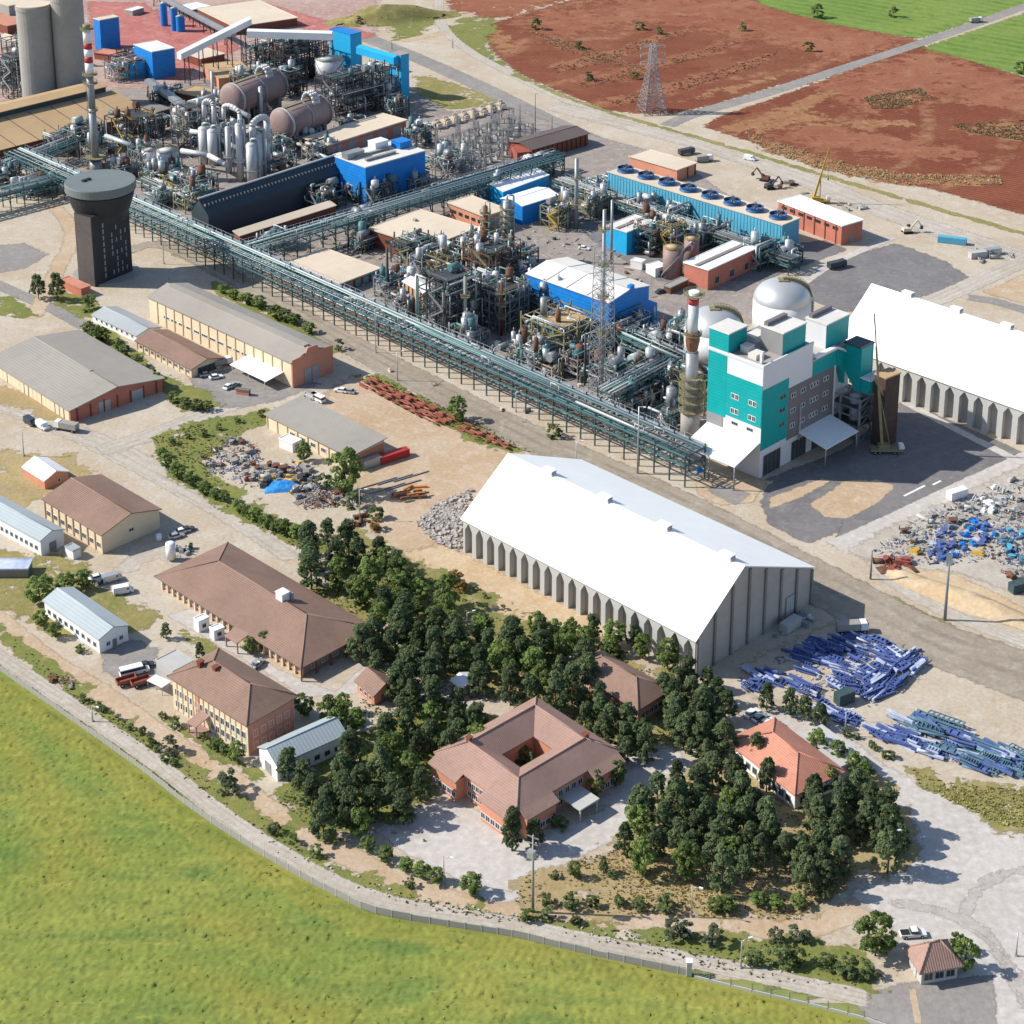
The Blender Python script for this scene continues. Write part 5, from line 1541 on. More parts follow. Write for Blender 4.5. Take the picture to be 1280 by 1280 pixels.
b.prism([(-6.0, Z(.44)), (-4.0, Z(.47)), (-2.0, Z(.54)), (.3, Z(.64)), (.3, Z(.86)), (-6.0, Z(.86))], w + 4.22, w + 10.6, 'x')
b.build('head_house', M['teal'], R_)
MB().box(w + 4.0, -6.2, Z(.86), w + 10.8, .5, Z(.86) + .4).build('head_house_roof', M['slate'], R_)
MB().box(w + 4.6, -9.5, Z(.46), w + 11.6, -6.01, Z(.585)).build('head_house_lobe', M['teal'], R_)
MB().box(w + 4.3, -9.8, Z(.585), w + 11.8, -6.01, Z(.585) + .35).build('lobe_roof', M['whitep'], R_)
# open legs under it
fr = MB()
for x_ in (w + 2, w + 8, w + 14):
    for y_ in (-8, -1, 6):
        fr.beam((x_, y_, 0), (x_, y_, Z(.42)), .6)
for zf in (.08, .16, .24, .32, .40):
    for y_ in (-8, -1, 6):
        fr.beam((w + 2, y_, Z(zf)), (w + 14, y_, Z(zf)), .4)
    for x_ in (w + 2, w + 8, w + 14):
        fr.beam((x_, -8, Z(zf)), (x_, 6, Z(zf)), .4)
for k in range(5):
    fr.beam((w + 2, -8, Z(.08 * k)), (w + 8, -8, Z(.08 * (k + 1))), .25)
    fr.beam((w + 14, -8, Z(.08 * k)), (w + 8, -8, Z(.08 * (k + 1))), .25)
fr.build('support_frame', M['steel'], R_)
for zf in (.16, .32):
    MB().box(w + 1.6, -8.4, Z(zf) + .3, w + 14.4, 6.4, Z(zf) + .5).build('deck', M['steeld'], R_)
for (x_, y_, r_, z0, z1) in ((w + 5, -4, 1.6, 0, Z(.4)), (w + 11, -4.5, 2.0, Z(.16), Z(.38)), (w + 10, 2.5, 1.8, Z(.02), Z(.3))):
    MB().cyl(x_, y_, z0, z1, r_, 0, 16).build('vessel', M['steel'], R_)
cb = MB()
cb.prism([(-11.5, 7.6), (0, 11.2), (0, 11.5), (-11.5, 7.9)], .2, d - .4, 'y')
cb.build('canopy_roof', M['whitep'], R_)
for y_ in (.6, d * .5, d - .8):
    MB().tube((-11, y_, 0), (-11, y_, 7.7), .22, 0, 8).build('canopy_post', M['steel'], R_)
MB().prism([(-10.5, 6.4), (0, 8.4), (0, 8.7), (-10.5, 6.7)], w * .5, w * .95, 'x').build('side_canopy', M['whitep'], R_)
for x_ in (w * .51, w * .94):
    MB().tube((x_, -10.1, 0), (x_, -10.1, 6.4), .2, 0, 8).build('canopy_post', M['steel'], R_)
MB().box(w * .5, -.6, 6, w * .5 + .5, -.13, Z(.5)).build('downpipe', M['galv'], R_)
hall('conveyor_tower', 'rusty brown corrugated conveyor tower between teal tower and warehouse', 'tower', (1102, 560, 474), l=(1088, 468), r=(1120, 467), roof='flat', wall='brownc', roofm='tan2', over=.2)
# ------------------------------------------------------------------ pipe racks
PIPEM = ['pipe_w', 'pipe_t', 'alu', 'steelt', 'pipe_w', 'pipe_t', 'galv', 'steel', 'pipe_w', 'rust']
def rack(label, p, q, z1=6.8, wid=9.0, tiers=(0.0, 2.9), npipe=11, step=6.0, seed=1, steel='steelg', beamm='steelt', posts_top=1.2):
    """p, q: the near lower edge seen in the photo, at height z1"""
    rr = random.Random(seed)
    A, B = G(p[0], p[1], z1), G(q[0], q[1], z1)
    A.z = B.z = 0
    d = B - A
    ln = d.length
    rz = math.atan2(d.y, d.x)
    far = Vector((-math.sin(rz), math.cos(rz), 0))
    s = 1 if far.y > 0 else -1
    R_ = T('pipe_rack', label, 'pipe rack', A, rz, 'steel pipe racks')
    top = z1 + tiers[-1]
    fr = MB()
    for y_ in (0.25, wid - .25):
        fr.beam((0, s * y_, 0), (0, s * y_, top + posts_top), .36)
    for t in tiers:
        fr.beam((0, 0, z1 + t), (0, s * wid, z1 + t), .36)
    fr.beam((0, s * .25, z1 * .45), (0, s * wid * .3, z1), .2).beam((0, s * (wid - .25), z1 * .45), (0, s * wid * .7, z1), .2)
    me = fr.mesh('portal_frame', M[steel])
    n = max(2, int(ln / step))
    for i in range(n + 1):
        link('portal_frame', me, R_, (ln * i / n, 0, 0))
    cb = MB()
    k = 0
    while k * 2.15 < ln:
        x_ = k * 2.15
        cb.beam((x_, s * .1, top + .25), (x_, s * wid * .98, top + .25), .22)
        k += 1
    for j in range(n):
        cb.beam((ln * j / n, s * .2, top + .25), (ln * (j + 1) / n, s * wid * .5, top + .25), .16)
    cb.build('cross_beams', M[beamm], R_)
    for y_ in (0.0, wid):
        sb = MB()
        for t in tiers:
            sb.beam((0, s * y_, z1 + t), (ln, s * y_, z1 + t), .42)
        if len(tiers) > 1:
            for i in range(n):
                a, bb = (0, tiers[-1]) if i % 2 else (tiers[-1], 0)
                sb.beam((ln * i / n, s * y_, z1 + a), (ln * (i + 1) / n, s * y_, z1 + bb), .16)
        sb.build('side_beam', M[beamm], R_)
    for t in tiers:
        for k in range(npipe):
            y_ = .8 + (wid - 1.6) * (k + rr.uniform(-.25, .25)) / (npipe - 1)
            r_ = rr.choice((.12, .16, .2, .28, .36))
            a, bb = (0, ln)
            if rr.random() < .45:
                a, bb = sorted((rr.uniform(0, ln), rr.uniform(0, ln)))
            if bb - a < 12:
                continue
            MB().tube((a, s * y_, z1 + t + .2 + r_), (bb, s * y_, z1 + t + .2 + r_), r_, 0, 7).build('pipe', M[rr.choice(PIPEM)], R_)
    wk = MB()
    wk.box(0, s * wid + (.1 if s > 0 else -1.0), top + .2, ln, s * wid + (1.0 if s > 0 else -.1), top + .3)
    m_ = int(ln / 3)
    for i in range(m_ + 1):
        wk.beam((ln * i / m_, s * (wid + .95), top + .3), (ln * i / m_, s * (wid + .95), top + 1.4), .1)
    wk.beam((0, s * (wid + .95), top + 1.4), (ln, s * (wid + .95), top + 1.4), .1)
    wk.build('walkway', M['galv'], R_)
    lo = MB()
    for _ in range(int(ln / 22)):
        x_ = rr.uniform(2, ln - 6)
        y_ = rr.uniform(1, wid - 1)
        hh = rr.uniform(1.5, 3)
        lo.path([(x_, s * y_, top + .5), (x_, s * y_, top + hh), (x_ + 3.5, s * y_, top + hh), (x_ + 3.5, s * y_, top + .5)], .2, 0, 6)
    if lo.v:
        lo.build('expansion_loop', M['pipe_w'], R_)
    return R_
rack('long green grey pipe rack running past the round tower down to the teal tower', (6, 199), (856, 583), 6.8, 9.2, npipe=13, seed=3)
rack('cross pipe rack between the slate building and the tan roofed blocks', (322, 322), (704, 206), 6.8, 9, npipe=12, seed=4)
rack('pipe rack along the foot of the cyan cooling tower', (690, 232), (985, 334), 3.4, 7, (0.0, 2.2), npipe=10, seed=5)
rack('short pipe rack beside the bright blue open shed', (772, 430), (842, 462), 5.5, 7, npipe=8, seed=6)
rack('short pipe rack crossing towards the grey chimney', (768, 506), (846, 464), 5.5, 7, npipe=8, seed=8)
rack('pipe rack at the left photo edge below the tan hall', (-40, 262), (98, 226), 5.5, 7, npipe=8, seed=9)
rack('pipe rack behind the two blue sheds', (560, 244), (706, 201), 5, 6, npipe=7, seed=10)
rack('low pipe rack in front of the large blue building', (640, 376), (748, 420), 4.5, 6, npipe=7, seed=12)
rack('low pipe rack in front of the round white tanks', (166, 226), (262, 268), 3.0, 9, (0.0,), npipe=10, seed=13)
rack('grey pipe rack beside the tall chimney and the tan hall', (20, 214), (110, 180), 5, 8, npipe=8, seed=14, steel='steel')

# ------------------------------------------------------------------ open process structures
VES = ['alu', 'pipe_w', 'steel', 'galv', 'rust', 'steelt']
def unit(label, px, w, d, h, lev=3, seed=1, steel='steel', deck='steeld', rail='olive', vess=6, pipes=16, shade=0.0, group='open process structures', rz=GRID, top=True):
    rr = random.Random(seed * 77 + 5)
    O = G(*px)
    R_ = T('process_structure', label, 'process structure', O, rz, group)
    nx, ny = max(1, round(w / 5.5)), max(1, round(d / 5.5))
    fr = MB()
    for i in range(nx + 1):
        for j in range(ny + 1):
            fr.beam((w * i / nx, d * j / ny, 0), (w * i / nx, d * j / ny, h + (2 if rr.random() < .3 else 0)), .42)
    for k in range(1, lev + 1):
        z = h * k / lev
        for i in range(nx + 1):
            fr.beam((w * i / nx, 0, z), (w * i / nx, d, z), .32)
        for j in range(ny + 1):
            fr.beam((0, d * j / ny, z), (w, d * j / ny, z), .32)
        for i in range(nx):
            if rr.random() < .7:
                fr.beam((w * i / nx, 0, z - h / lev), (w * (i + 1) / nx, 0, z), .2)
        for j in range(ny):
            if rr.random() < .7:
                fr.beam((0, d * j / ny, z - h / lev), (0, d * (j + 1) / ny, z), .2)
    fr.build('steel_frame', M[steel], R_)
    for k in range(1, lev + 1):
        z = h * k / lev
        x0, x1 = sorted((rr.uniform(0, .35), rr.uniform(.6, 1)))
        y0, y1 = sorted((rr.uniform(0, .3), rr.uniform(.6, 1)))
        if k == lev and not top:
            continue
        dk_ = MB().box(w * x0, d * y0, z + .18, w * x1, d * y1, z + .28).build('deck', M[deck], R_)
        hb = MB()
        cs = [(w * x0, d * y0), (w * x1, d * y0), (w * x1, d * y1), (w * x0, d * y1)]
        for a, c in zip(cs, cs[1:] + cs[:1]):
            hb.beam((*a, z + 1.35), (*c, z + 1.35), .1).beam((*a, z + .8), (*c, z + .8), .08)
            L_ = math.hypot(c[0] - a[0], c[1] - a[1])
            for i in range(int(L_ / 1.6) + 1):
                t = i * 1.6 / L_
                hb.beam((a[0] + (c[0] - a[0]) * t, a[1] + (c[1] - a[1]) * t, z + .28), (a[0] + (c[0] - a[0]) * t, a[1] + (c[1] - a[1]) * t, z + 1.35), .08)
        hb.build('handrail', M[rail], dk_)
    for v in range(vess):
        k = rr.randint(0, lev)
        z = h * k / lev + .4
        r_ = rr.uniform(.7, 1.7)
        x_, y_ = rr.uniform(r_, w - r_), rr.uniform(r_, d - r_)
        b = MB()
        if rr.random() < .55:
            hh = rr.uniform(2.5, 5.5)
            b.cyl(x_, y_, z, z + hh, r_, 0, 14).dome(x_, y_, z + hh, r_, r_ * .5, 0, 14, 4)
            b.tube((x_, y_, z + hh + r_ * .4), (x_, y_, z + hh + r_ * .5 + 1.2), r_ * .2, 0, 6)
        else:
            l2 = rr.uniform(2, 4.5)
            a = rr.choice((0, math.pi / 2))
            dx, dy = math.cos(a) * l2, math.sin(a) * l2
            b.tube((x_ - dx / 2, y_ - dy / 2, z + r_ + .4), (x_ + dx / 2, y_ + dy / 2, z + r_ + .4), r_, 0, 14)
            b.cbox(x_ - dx * .3, y_ - dy * .3, z, .5, .5, r_).cbox(x_ + dx * .3, y_ + dy * .3, z, .5, .5, r_)
        b.build('vessel', M[rr.choice(VES)], R_)
    for mm in ('pipe_w', rr.choice(('steelt', 'pipe_t')), rr.choice(('alu', 'rust', 'steel'))):
        b = MB()
        for _ in range(pipes // 3):
            p = Vector((rr.uniform(-1, w + 1), rr.uniform(-1, d + 1), rr.uniform(.5, h + 2)))
            r_ = rr.choice((.12, .18, .25, .4))
            for _ in range(rr.randint(2, 5)):
                ax = rr.choice((0, 1, 2, 2))
                q = p.copy()
                lim = (w + 1, d + 1, h + 3)[ax]
                q[ax] = rr.uniform(-1 if ax < 2 else .3, lim)
                b.tube(p, q, r_, 0, 6)
                p = q
        b.build('pipework', M[mm], R_)['kind'] = 'stuff'
    if rr.random() < .7:
        st = MB()
        for k in range(lev):
            z0, z1 = h * k / lev, h * (k + 1) / lev
            st.beam((-1, 0 if k % 2 else d * .5, z0), (-1, d * .5 if k % 2 else 0, z1), .5)
            st.beam((-1.5, 0 if k % 2 else d * .5, z0 + 1), (-1.5, d * .5 if k % 2 else 0, z1 + 1), .12)
        st.build('stair', M[rail], R_)
    return R_

UN = [
 ('tall dark process block behind the furnace house', (557, 432), 17, 14, 22, 5, 'steeld', 'steeld', 'steel', 8, 30),
 ('olive railed process structure left of the large blue building', (625, 420), 14, 16, 15, 4, 'steel', 'steeld', 'olive', 9, 30),
 ('process structure with brown decks behind the olive one', (612, 372), 16, 14, 16, 4, 'rust', 'steeld', 'olive', 8, 30),
 ('beige three level process structure with tanks beside the guyed mast', (705, 462), 19, 20, 13, 3, 'olive', 'tan2', 'olive', 14, 30),
 ('green grey process structure against the blue building wall', (690, 410), 12, 12, 11, 3, 'steelg', 'steelg', 'olive', 7, 24),
 ('process structure with silver pipes at the foot of the guyed mast', (742, 470), 10, 9, 9, 2, 'steelg', 'steeld', 'galv', 7, 30),
 ('low pump structure in front of the grey chimney', (838, 545), 12, 8, 6, 2, 'steelg', 'steeld', 'galv', 7, 24),
 ('process structure right of the grey chimney behind the teal tower', (880, 520), 10, 14, 12, 3, 'olive', 'steeld', 'olive', 7, 24),
 ('teal pipe structure between the two short racks', (800, 500), 16, 12, 7, 2, 'steelt', 'steelg', 'galv', 8, 36),
 ('bright pipe stand beside the guyed mast foot', (772, 492), 10, 8, 7, 2, 'conc_l', 'conc', 'galv', 7, 30),
 ('process structure under the large tan roof edge', (515, 338), 14, 12, 9, 3, 'steelg', 'steeld', 'olive', 7, 30),
 ('yellowish process structure between the tan roofs and the furnace house', (560, 360), 14, 12, 10, 3, 'olive', 'steeld', 'olive', 8, 30),
 ('low pipework structure beside the thin black stack', (500, 400), 9, 8, 6, 2, 'steel', 'conc', 'galv', 6, 20),
 ('yellow railed structure behind the blue sheds and the tall grey stack', (698, 290), 11, 10, 9, 3, 'olive', 'steeld', 'yellow', 7, 22),
 ('green pipe structure beside the small blue shed with two roof strips', (812, 322), 12, 12, 9, 3, 'steelg', 'steelg', 'galv', 8, 34),
 ('yellow pipe structure over the larger brown tank', (838, 322), 9, 8, 12, 3, 'olive', 'steeld', 'yellow', 6, 26),
 ('dark pipe structure at the near end of the cooling tower', (950, 340), 14, 10, 7, 2, 'steelg', 'steeld', 'galv', 7, 30),
 ('process structure with white vessels in front of the tan hall end', (160, 200), 19, 17, 17, 2, 'steeld', 'steeld', 'yellow', 14, 16),
 ('process structure beside the domed grey tank', (238, 188), 15, 14, 18, 4, 'steel', 'steeld', 'olive', 9, 30),
 ('grey process structure behind the white cyclone towers', (282, 206), 15, 14, 14, 3, 'steel', 'conc_d', 'galv', 9, 30),
 ('yellow pipe structure below the round white tanks', (222, 246), 13, 10, 5, 2, 'olive', 'steeld', 'yellow', 9, 30),
 ('tangled pipe structure beside the slate building end', (244, 252), 12, 12, 8, 2, 'steel', 'rust', 'galv', 8, 30),
 ('dark structure behind the second drum, under the white cone tanks', (420, 152), 40, 15, 19, 4, 'steeld', 'steeld', 'steel', 14, 50),
 ('dark structure behind the first drum, nearer the level gallery', (352, 108), 34, 14, 18, 4, 'steeld', 'steeld', 'steel', 12, 44),
 ('dark trestle structure under the level white gallery', (322, 92), 26, 12, 12, 3, 'steeld', 'steeld', 'steel', 8, 30),
 ('tangled grey structure between chimney and tan hall', (96, 196), 15, 12, 11, 3, 'steel', 'steeld', 'olive', 8, 34),
 ('dark structure at the foot of the concrete silos', (18, 126), 20, 16, 20, 4, 'steeld', 'steeld', 'galv', 9, 30),
 ('dark structure behind the tan hall beside the lattice conveyor', (148, 104), 22, 12, 9, 2, 'steel', 'rust', 'steel', 7, 24),
 ('grey pipe structure under the slate building and blue stair tower', (468, 262), 14, 9, 8, 2, 'steelg', 'steeld', 'galv', 6, 24),
 ('pipe structure on the yard beside the blue fan roof building', (520, 246), 12, 10, 6, 2, 'steel', 'conc', 'galv', 7, 24),
 ('open pump deck beside the large tan roof', (596, 330), 12, 10, 8, 2, 'steel', 'steeld', 'olive', 8, 30),
 ('pipe structure between the cabin and the white column', (588, 446), 9, 9, 7, 2, 'steel', 'conc', 'galv', 8, 24),
 ('low white pump house structure beside the long rack', (655, 455), 8, 6, 5, 1, 'conc_l', 'whitep', 'galv', 4, 12),
 ('pipe structure beyond the guyed mast and blue canopy shed', (780, 450), 12, 10, 8, 2, 'steelg', 'steelg', 'galv', 8, 34),
 ('silver duct structure left of the round white tanks', (176, 216), 12, 9, 9, 2, 'steel', 'conc', 'galv', 8, 24),
 ('grey structure below the second drum and the brick block', (368, 190), 18, 10, 5, 1, 'steel', 'conc', 'galv', 8, 30),
 ('pipework in front of the slate building, beside the white cyclones', (330, 222), 18, 8, 5, 1, 'steel', 'rust', 'galv', 8, 30),

 ('brown pipe structure in front of the largest tan roof', (548, 356), 18, 10, 8, 2, 'rust', 'steeld', 'olive', 9, 36),
 ('grey pipe structure beside the three process columns', (622, 346), 12, 12, 12, 3, 'steel', 'steeld', 'olive', 9, 34),
 ('olive pipe structure under the blue building eave', (655, 392), 16, 10, 8, 2, 'olive', 'steeld', 'olive', 8, 36),
 ('dark process structure behind the white process column', (600, 408), 12, 12, 14, 4, 'steeld', 'steeld', 'olive', 9, 36),
 ('green pipe structure on the near side of the furnace house', (545, 410), 10, 8, 7, 2, 'steelg', 'steeld', 'galv', 7, 30),
 ('low pipe structure in front of the white process column', (578, 452), 10, 7, 4, 1, 'steel', 'conc', 'galv', 8, 26),
 ('low skid structure beside the long rack and white cabin', (636, 462), 10, 8, 4, 1, 'steel', 'tan2', 'galv', 8, 26),
 ('green pipe structure below the blue canopy shed', (820, 452), 12, 10, 6, 2, 'steelg', 'steeld', 'galv', 8, 36),
 ('low bright pump skids on the sand by the guyed mast', (790, 520), 14, 9, 4, 1, 'conc_l', 'tan', 'galv', 10, 30),
 ('green pipe structure joining the grey chimney base', (848, 510), 10, 8, 8, 2, 'steelg', 'steeld', 'olive', 7, 30),
 ('pipe structure between the blue sheds and the cross rack', (668, 226), 12, 9, 6, 2, 'steelg', 'steeld', 'galv', 7, 30),
 ('pipe structure in the yard behind the tan roofs', (610, 252), 12, 8, 6, 2, 'steel', 'conc', 'galv', 7, 30),
 ('green pipe bank at the foot of the cyan cooling tower', (880, 312), 16, 8, 6, 2, 'steelg', 'steelg', 'galv', 8, 40),
 ('green pipe bank in the middle of the cyan cooling tower', (830, 290), 16, 8, 6, 2, 'steelg', 'steelg', 'galv', 8, 40),
 ('green pipe bank at the far end of the cyan cooling tower', (744, 250), 14, 8, 5, 2, 'steelg', 'steelg', 'galv', 7, 34),
 ('grey structure between the two brown drums', (352, 126), 16, 10, 12, 3, 'steeld', 'steeld', 'olive', 8, 34),
 ('dark structure under the first brown drum nose', (296, 152), 14, 10, 10, 3, 'steeld', 'steeld', 'olive', 8, 34),
 ('dark structure under the second brown drum nose', (356, 176), 14, 9, 9, 3, 'steeld', 'steeld', 'olive', 8, 34),
 ('pipe structure beside the thin pale stack and brick shed', (276, 160), 14, 10, 8, 2, 'steel', 'rust', 'olive', 8, 34),
 ('yellow valve structure right under the round white tanks', (206, 234), 12, 8, 5, 2, 'yellow', 'steeld', 'yellow', 8, 30),
 ('pipe structure at the foot of the tall banded chimney', (118, 214), 12, 10, 9, 2, 'steel', 'steeld', 'olive', 8, 30),
 ('pipe structure left of the tall banded chimney', (70, 196), 14, 10, 8, 2, 'steel', 'steeld', 'galv', 8, 34),
 ('pipe structure right behind the round dark tower', (150, 228), 12, 9, 6, 2, 'steel', 'conc', 'olive', 8, 30),
 ('open pipework below the left rack at the photo edge', (30, 250), 16, 10, 5, 1, 'steel', 'steeld', 'galv', 9, 36),
 ('pipe structure beside the blue fan roof building and brick block', (392, 204), 14, 8, 6, 2, 'steel', 'conc', 'galv', 8, 30),
 ('dark structure at the top left behind the concrete silos', (24, 92), 24, 16, 16, 3, 'steeld', 'rust', 'galv', 9, 36),
 ('low dark structure on the red dust below the blue bin house', (150, 92), 20, 10, 8, 2, 'steeld', 'rust', 'steel', 8, 34),
]
for i, (lab, px, w, d, h, lev, st, dk, rl, vs, pp) in enumerate(UN):
    unit(lab, px, w, d, h, lev, i + 1, st, dk, rl, vs, pp)

SPOTS = [('beside the long rack below the round tower cap', (196, 262), 'steel'), ('between long rack and slate building', (232, 268), 'olive'), ('by the slate building lower corner', (268, 296), 'steel'), ('between cross rack and slate annex', (400, 268), 'steelg'), ('at the crossing of the two long racks', (336, 318), 'steelg'), ('beside the tan block nearest the long rack', (486, 378), 'steel'), ('behind the tan block nearest the long rack', (452, 318), 'steelg'), ('between the tan blocks, nearer the cross rack', (448, 300), 'olive'), ('in front of the small cyan cabin', (500, 376), 'steel'), ('behind the furnace house roof', (528, 352), 'steel'), ('right of the furnace house', (572, 392), 'rust'), ('below the three process columns', (640, 350), 'steelg'), ('at the left end of the large blue building', (650, 366), 'olive'), ('between olive structure and blue building', (648, 402), 'steel'), ('in the middle of the central pipework', (590, 380), 'olive'), ('beside the dark lamp stack', (722, 478), 'steel'), ('in front of the beige structure', (690, 476), 'tan2'), ('between beige structure and long rack', (668, 470), 'steel'), ('under the flare stack lattice', (748, 488), 'conc_l'), ('right under the blue building gable', (780, 432), 'steelg'), ('beside the blue canopy shed front', (842, 440), 'steelg'), ('between blue canopy shed and dome', (856, 446), 'steel'), ('at the cooling tower middle, nearer the tanks', (868, 318), 'steelg'), ('by the brown tanks on the asphalt', (806, 304), 'steelg'), ('at the near cooling tower corner', (985, 336), 'steelg'), ('by the tall grey twin stack', (738, 276), 'olive'), ('behind the small blue twin roof shed', (800, 276), 'steel'), ('at the switchyard front, beside the cross rack', (560, 226), 'steel'), ('behind the blue fan roof building', (546, 214), 'steel'), ('beside the brick block with narrow tan roof', (520, 186), 'steeld'), ('at the foot of the first brown drum', (318, 150), 'steel'), ('between cyclones and second drum', (344, 200), 'steel'), ('behind the yellow valve structure', (190, 232), 'olive'), ('between white tanks and tan hall', (180, 176), 'steeld'), ('beside the domed grey tank, drum side', (258, 170), 'steel'), ('at the end of the lattice conveyor', (256, 152), 'rust'), ('behind the narrow tan roofed brick block', (440, 172), 'steeld'), ('under the blue transfer gallery', (470, 140), 'steeld'), ('below the white cone tanks', (450, 126), 'steeld'), ('at the far end of the dark drum structure', (492, 150), 'steeld'), ('by the blue stair tower foot', (446, 254), 'steelg'), ('beside the orange walled shed', (300, 116), 'rust'), ('between tan hall and lattice conveyor', (200, 132), 'steeld'), ('left of the concrete silos', (-4, 110), 'steeld'), ('below the left rack, by the photo edge', (-6, 236), 'steel')]
for i, (lab, px, st) in enumerate(SPOTS):
    unit('low pipe and skid structure ' + lab, px, 9 + (i * 7) % 8, 8 + (i * 5) % 5, 4.5 + (i * 3) % 6, 1 + i % 2 + (i % 5 == 0), 100 + i, st, ('steeld', 'conc', 'steeld', 'rust')[i % 4], ('galv', 'olive', 'galv')[i % 3], 8, 34)

def column(label, px, yb, yt, wpx, m='alu', decks=3, group='process columns', dm='olive', pipe=True, nm='process_column'):
    O = G(px, yb)
    h = hgt(px, yb, yt)
    r = wpx / 2 / S(yb)
    R_ = T(nm, label, 'column', O, 0, group)
    MB().cyl(0, 0, 0, h * .97, r, 0, 16).dome(0, 0, h * .97, r, r * .6, 0, 16, 4).build('shell', M[m], R_)
    for k in range(decks):
        b = MB()
        ringdeck(b, h * (.35 + .6 * k / max(1, decks - .3)), r, r + 1.2)
        b.build('platform', M[dm], R_)
    if pipe:
        b = MB()
        b.path([(0, 0, h * .97 + r * .5), (0, 0, h + r * .6 + .8), (r + .8, 0, h + r * .6 + .8), (r + .8, 0, .5)], r * .22, 0, 8)
        b.build('overhead_pipe', M['pipe_w'], R_)
        b = MB()
        k = 0
        while k < h:
            b.beam((-r - .35, -.3, k), (-r - .35, .3, k), .07)
            k += .8
        b.beam((-r - .35, -.3, 0), (-r - .35, -.3, h), .1).beam((-r - .35, .3, 0), (-r - .35, .3, h), .1)
        b.build('ladder', M['steel'], R_)
    return R_
column('brownish process column beside the largest tan roof', 607, 330, 256, 6, 'rust', 5)
column('thick grey process column in front of the blue sheds', 634, 326, 250, 11, 'steel', 6)
column('slim olive process column between two thicker columns', 619, 330, 276, 6, 'olive', 4)
column('white process column standing beside a thin pale stack', 590, 412, 368, 7.5, 'whitep', 1, dm='galv')
column('thin pale stack beside the white process column', 582, 432, 344, 4, 'conc', 2, 'thin stacks', 'olive', False, 'thin_stack')
column('thin black stack beside the small cyan cabin', 485, 376, 308, 3.2, 'steeld', 0, 'thin stacks', 'rust', False, 'thin_stack')
column('tall grey twin stack behind the cross rack', 720, 286, 196, 5, 'steel', 2, 'thin stacks', 'olive', False, 'thin_stack')
column('thin grey stack by the small blue shed with two roof strips', 764, 330, 248, 3.4, 'steel', 0, 'thin stacks', 'olive', False, 'thin_stack')
column('dark process column in front of the olive railed structure', 627, 420, 352, 4, 'rust', 3)
column('pale thin stack rising in front of the first brown drum', 327, 152, 108, 5, 'pipe_w', 0, 'thin stacks', 'olive', False, 'thin_stack')
column('thin pale stack beside the small dark brick shed', 267, 138, 88, 4, 'pipe_w', 0, 'thin stacks', 'olive', False, 'thin_stack')
column('dark lamp stack in front of the beige process structure', 731, 482, 416, 2.6, 'steeld', 0, 'thin stacks', 'olive', False, 'thin_stack')
for (px, yb, yt, wp, lab) in ((256, 204, 160, 13, 'white cyclone tower with square top box, the leftmost of the cluster'), (267, 206, 163, 13, 'white cyclone tower next to the leftmost one'), (301, 226, 154, 9, 'slim white cyclone column with an arched pipe on top'),
                          (316, 228, 180, 14, 'white flat topped cyclone tower just behind the slate building'), (322, 222, 168, 16, 'widest white cyclone tower, with a big curved duct'), (335, 215, 166, 8, 'slim white cyclone column, the rightmost of the cluster'), (287, 216, 158, 7, 'yellowish white cyclone column in the middle of the cluster')):
    column(lab, px, yb, yt, wp, 'alu', 1, 'white cyclone towers', 'galv', True, 'cyclone_tower')
for i, (pts, r_, lab) in enumerate((
    ([(258, 200, 20), (258, 200, 26), (270, 202, 26), (270, 202, 18)], .9, 'arched silver duct over the two leftmost cyclone towers'),
    ([(283, 214, 24), (283, 214, 29), (303, 222, 29), (303, 222, 20)], .9, 'arched silver duct over the middle of the cyclone cluster'),
    ([(318, 224, 18), (318, 224, 24), (336, 215, 24), (336, 215, 14)], 1.4, 'big curved silver duct over the widest cyclone tower'),
    ([(240, 196, 12), (268, 200, 12), (300, 214, 10)], 1.1, 'level silver duct running behind the cyclone towers'),
    ([(228, 210, 8), (262, 216, 8), (284, 228, 8)], 1.2, 'level silver duct leading to the cyclone towers from the white tanks'),
    ([(176, 206, 6), (206, 226, 6), (240, 240, 6)], .9, 'cream pipe run beside the round white tanks'),
    ([(134, 194, 9), (166, 206, 9)], 1.2, 'white duct behind the round dark tower'),
    ([(268, 146, 9), (312, 168, 9)], 1.2, 'cream duct running in front of the first brown drum'),
    ([(236, 152, 9), (270, 150, 12)], 1.4, 'grey duct beside the domed grey tank'),
    ([(380, 196, 4), (420, 212, 4)], .8, 'pale pipe run between the brick block and the slate building'),
    ([(366, 186, 4), (400, 206, 4)], .8, 'pale pipe run below the second brown drum'))):
    P = [G(x, y, 0) + Vector((0, 0, z)) for x, y, z in pts]
    R_ = T('process_duct', lab, 'duct', (P[0].x, P[0].y, 0), 0, 'silver ducts')
    Q = [p - Vector((P[0].x, P[0].y, 0)) for p in P]
    if len(Q) == 4 and Q[1].z > Q[0].z:
        c, a = (Q[1] + Q[2]) / 2, (Q[2] - Q[1]) / 2
        Q = [Q[0]] + [c + a * -math.cos(t) + Vector((0, 0, 2.2 * math.sin(t))) for t in [math.pi * k / 8 for k in range(9)]] + [Q[3]]
    b = MB().path(Q, r_, 0, 10)
    b.build('duct', M['alu' if i < 5 else 'pipe_w'], R_)
    b = MB()
    for q in (Q[0], Q[-1]):
        b.beam((q.x, q.y, 0), (q.x, q.y, max(.2, q.z - r_)), .4)
    b.build('support', M['steel'], R_)

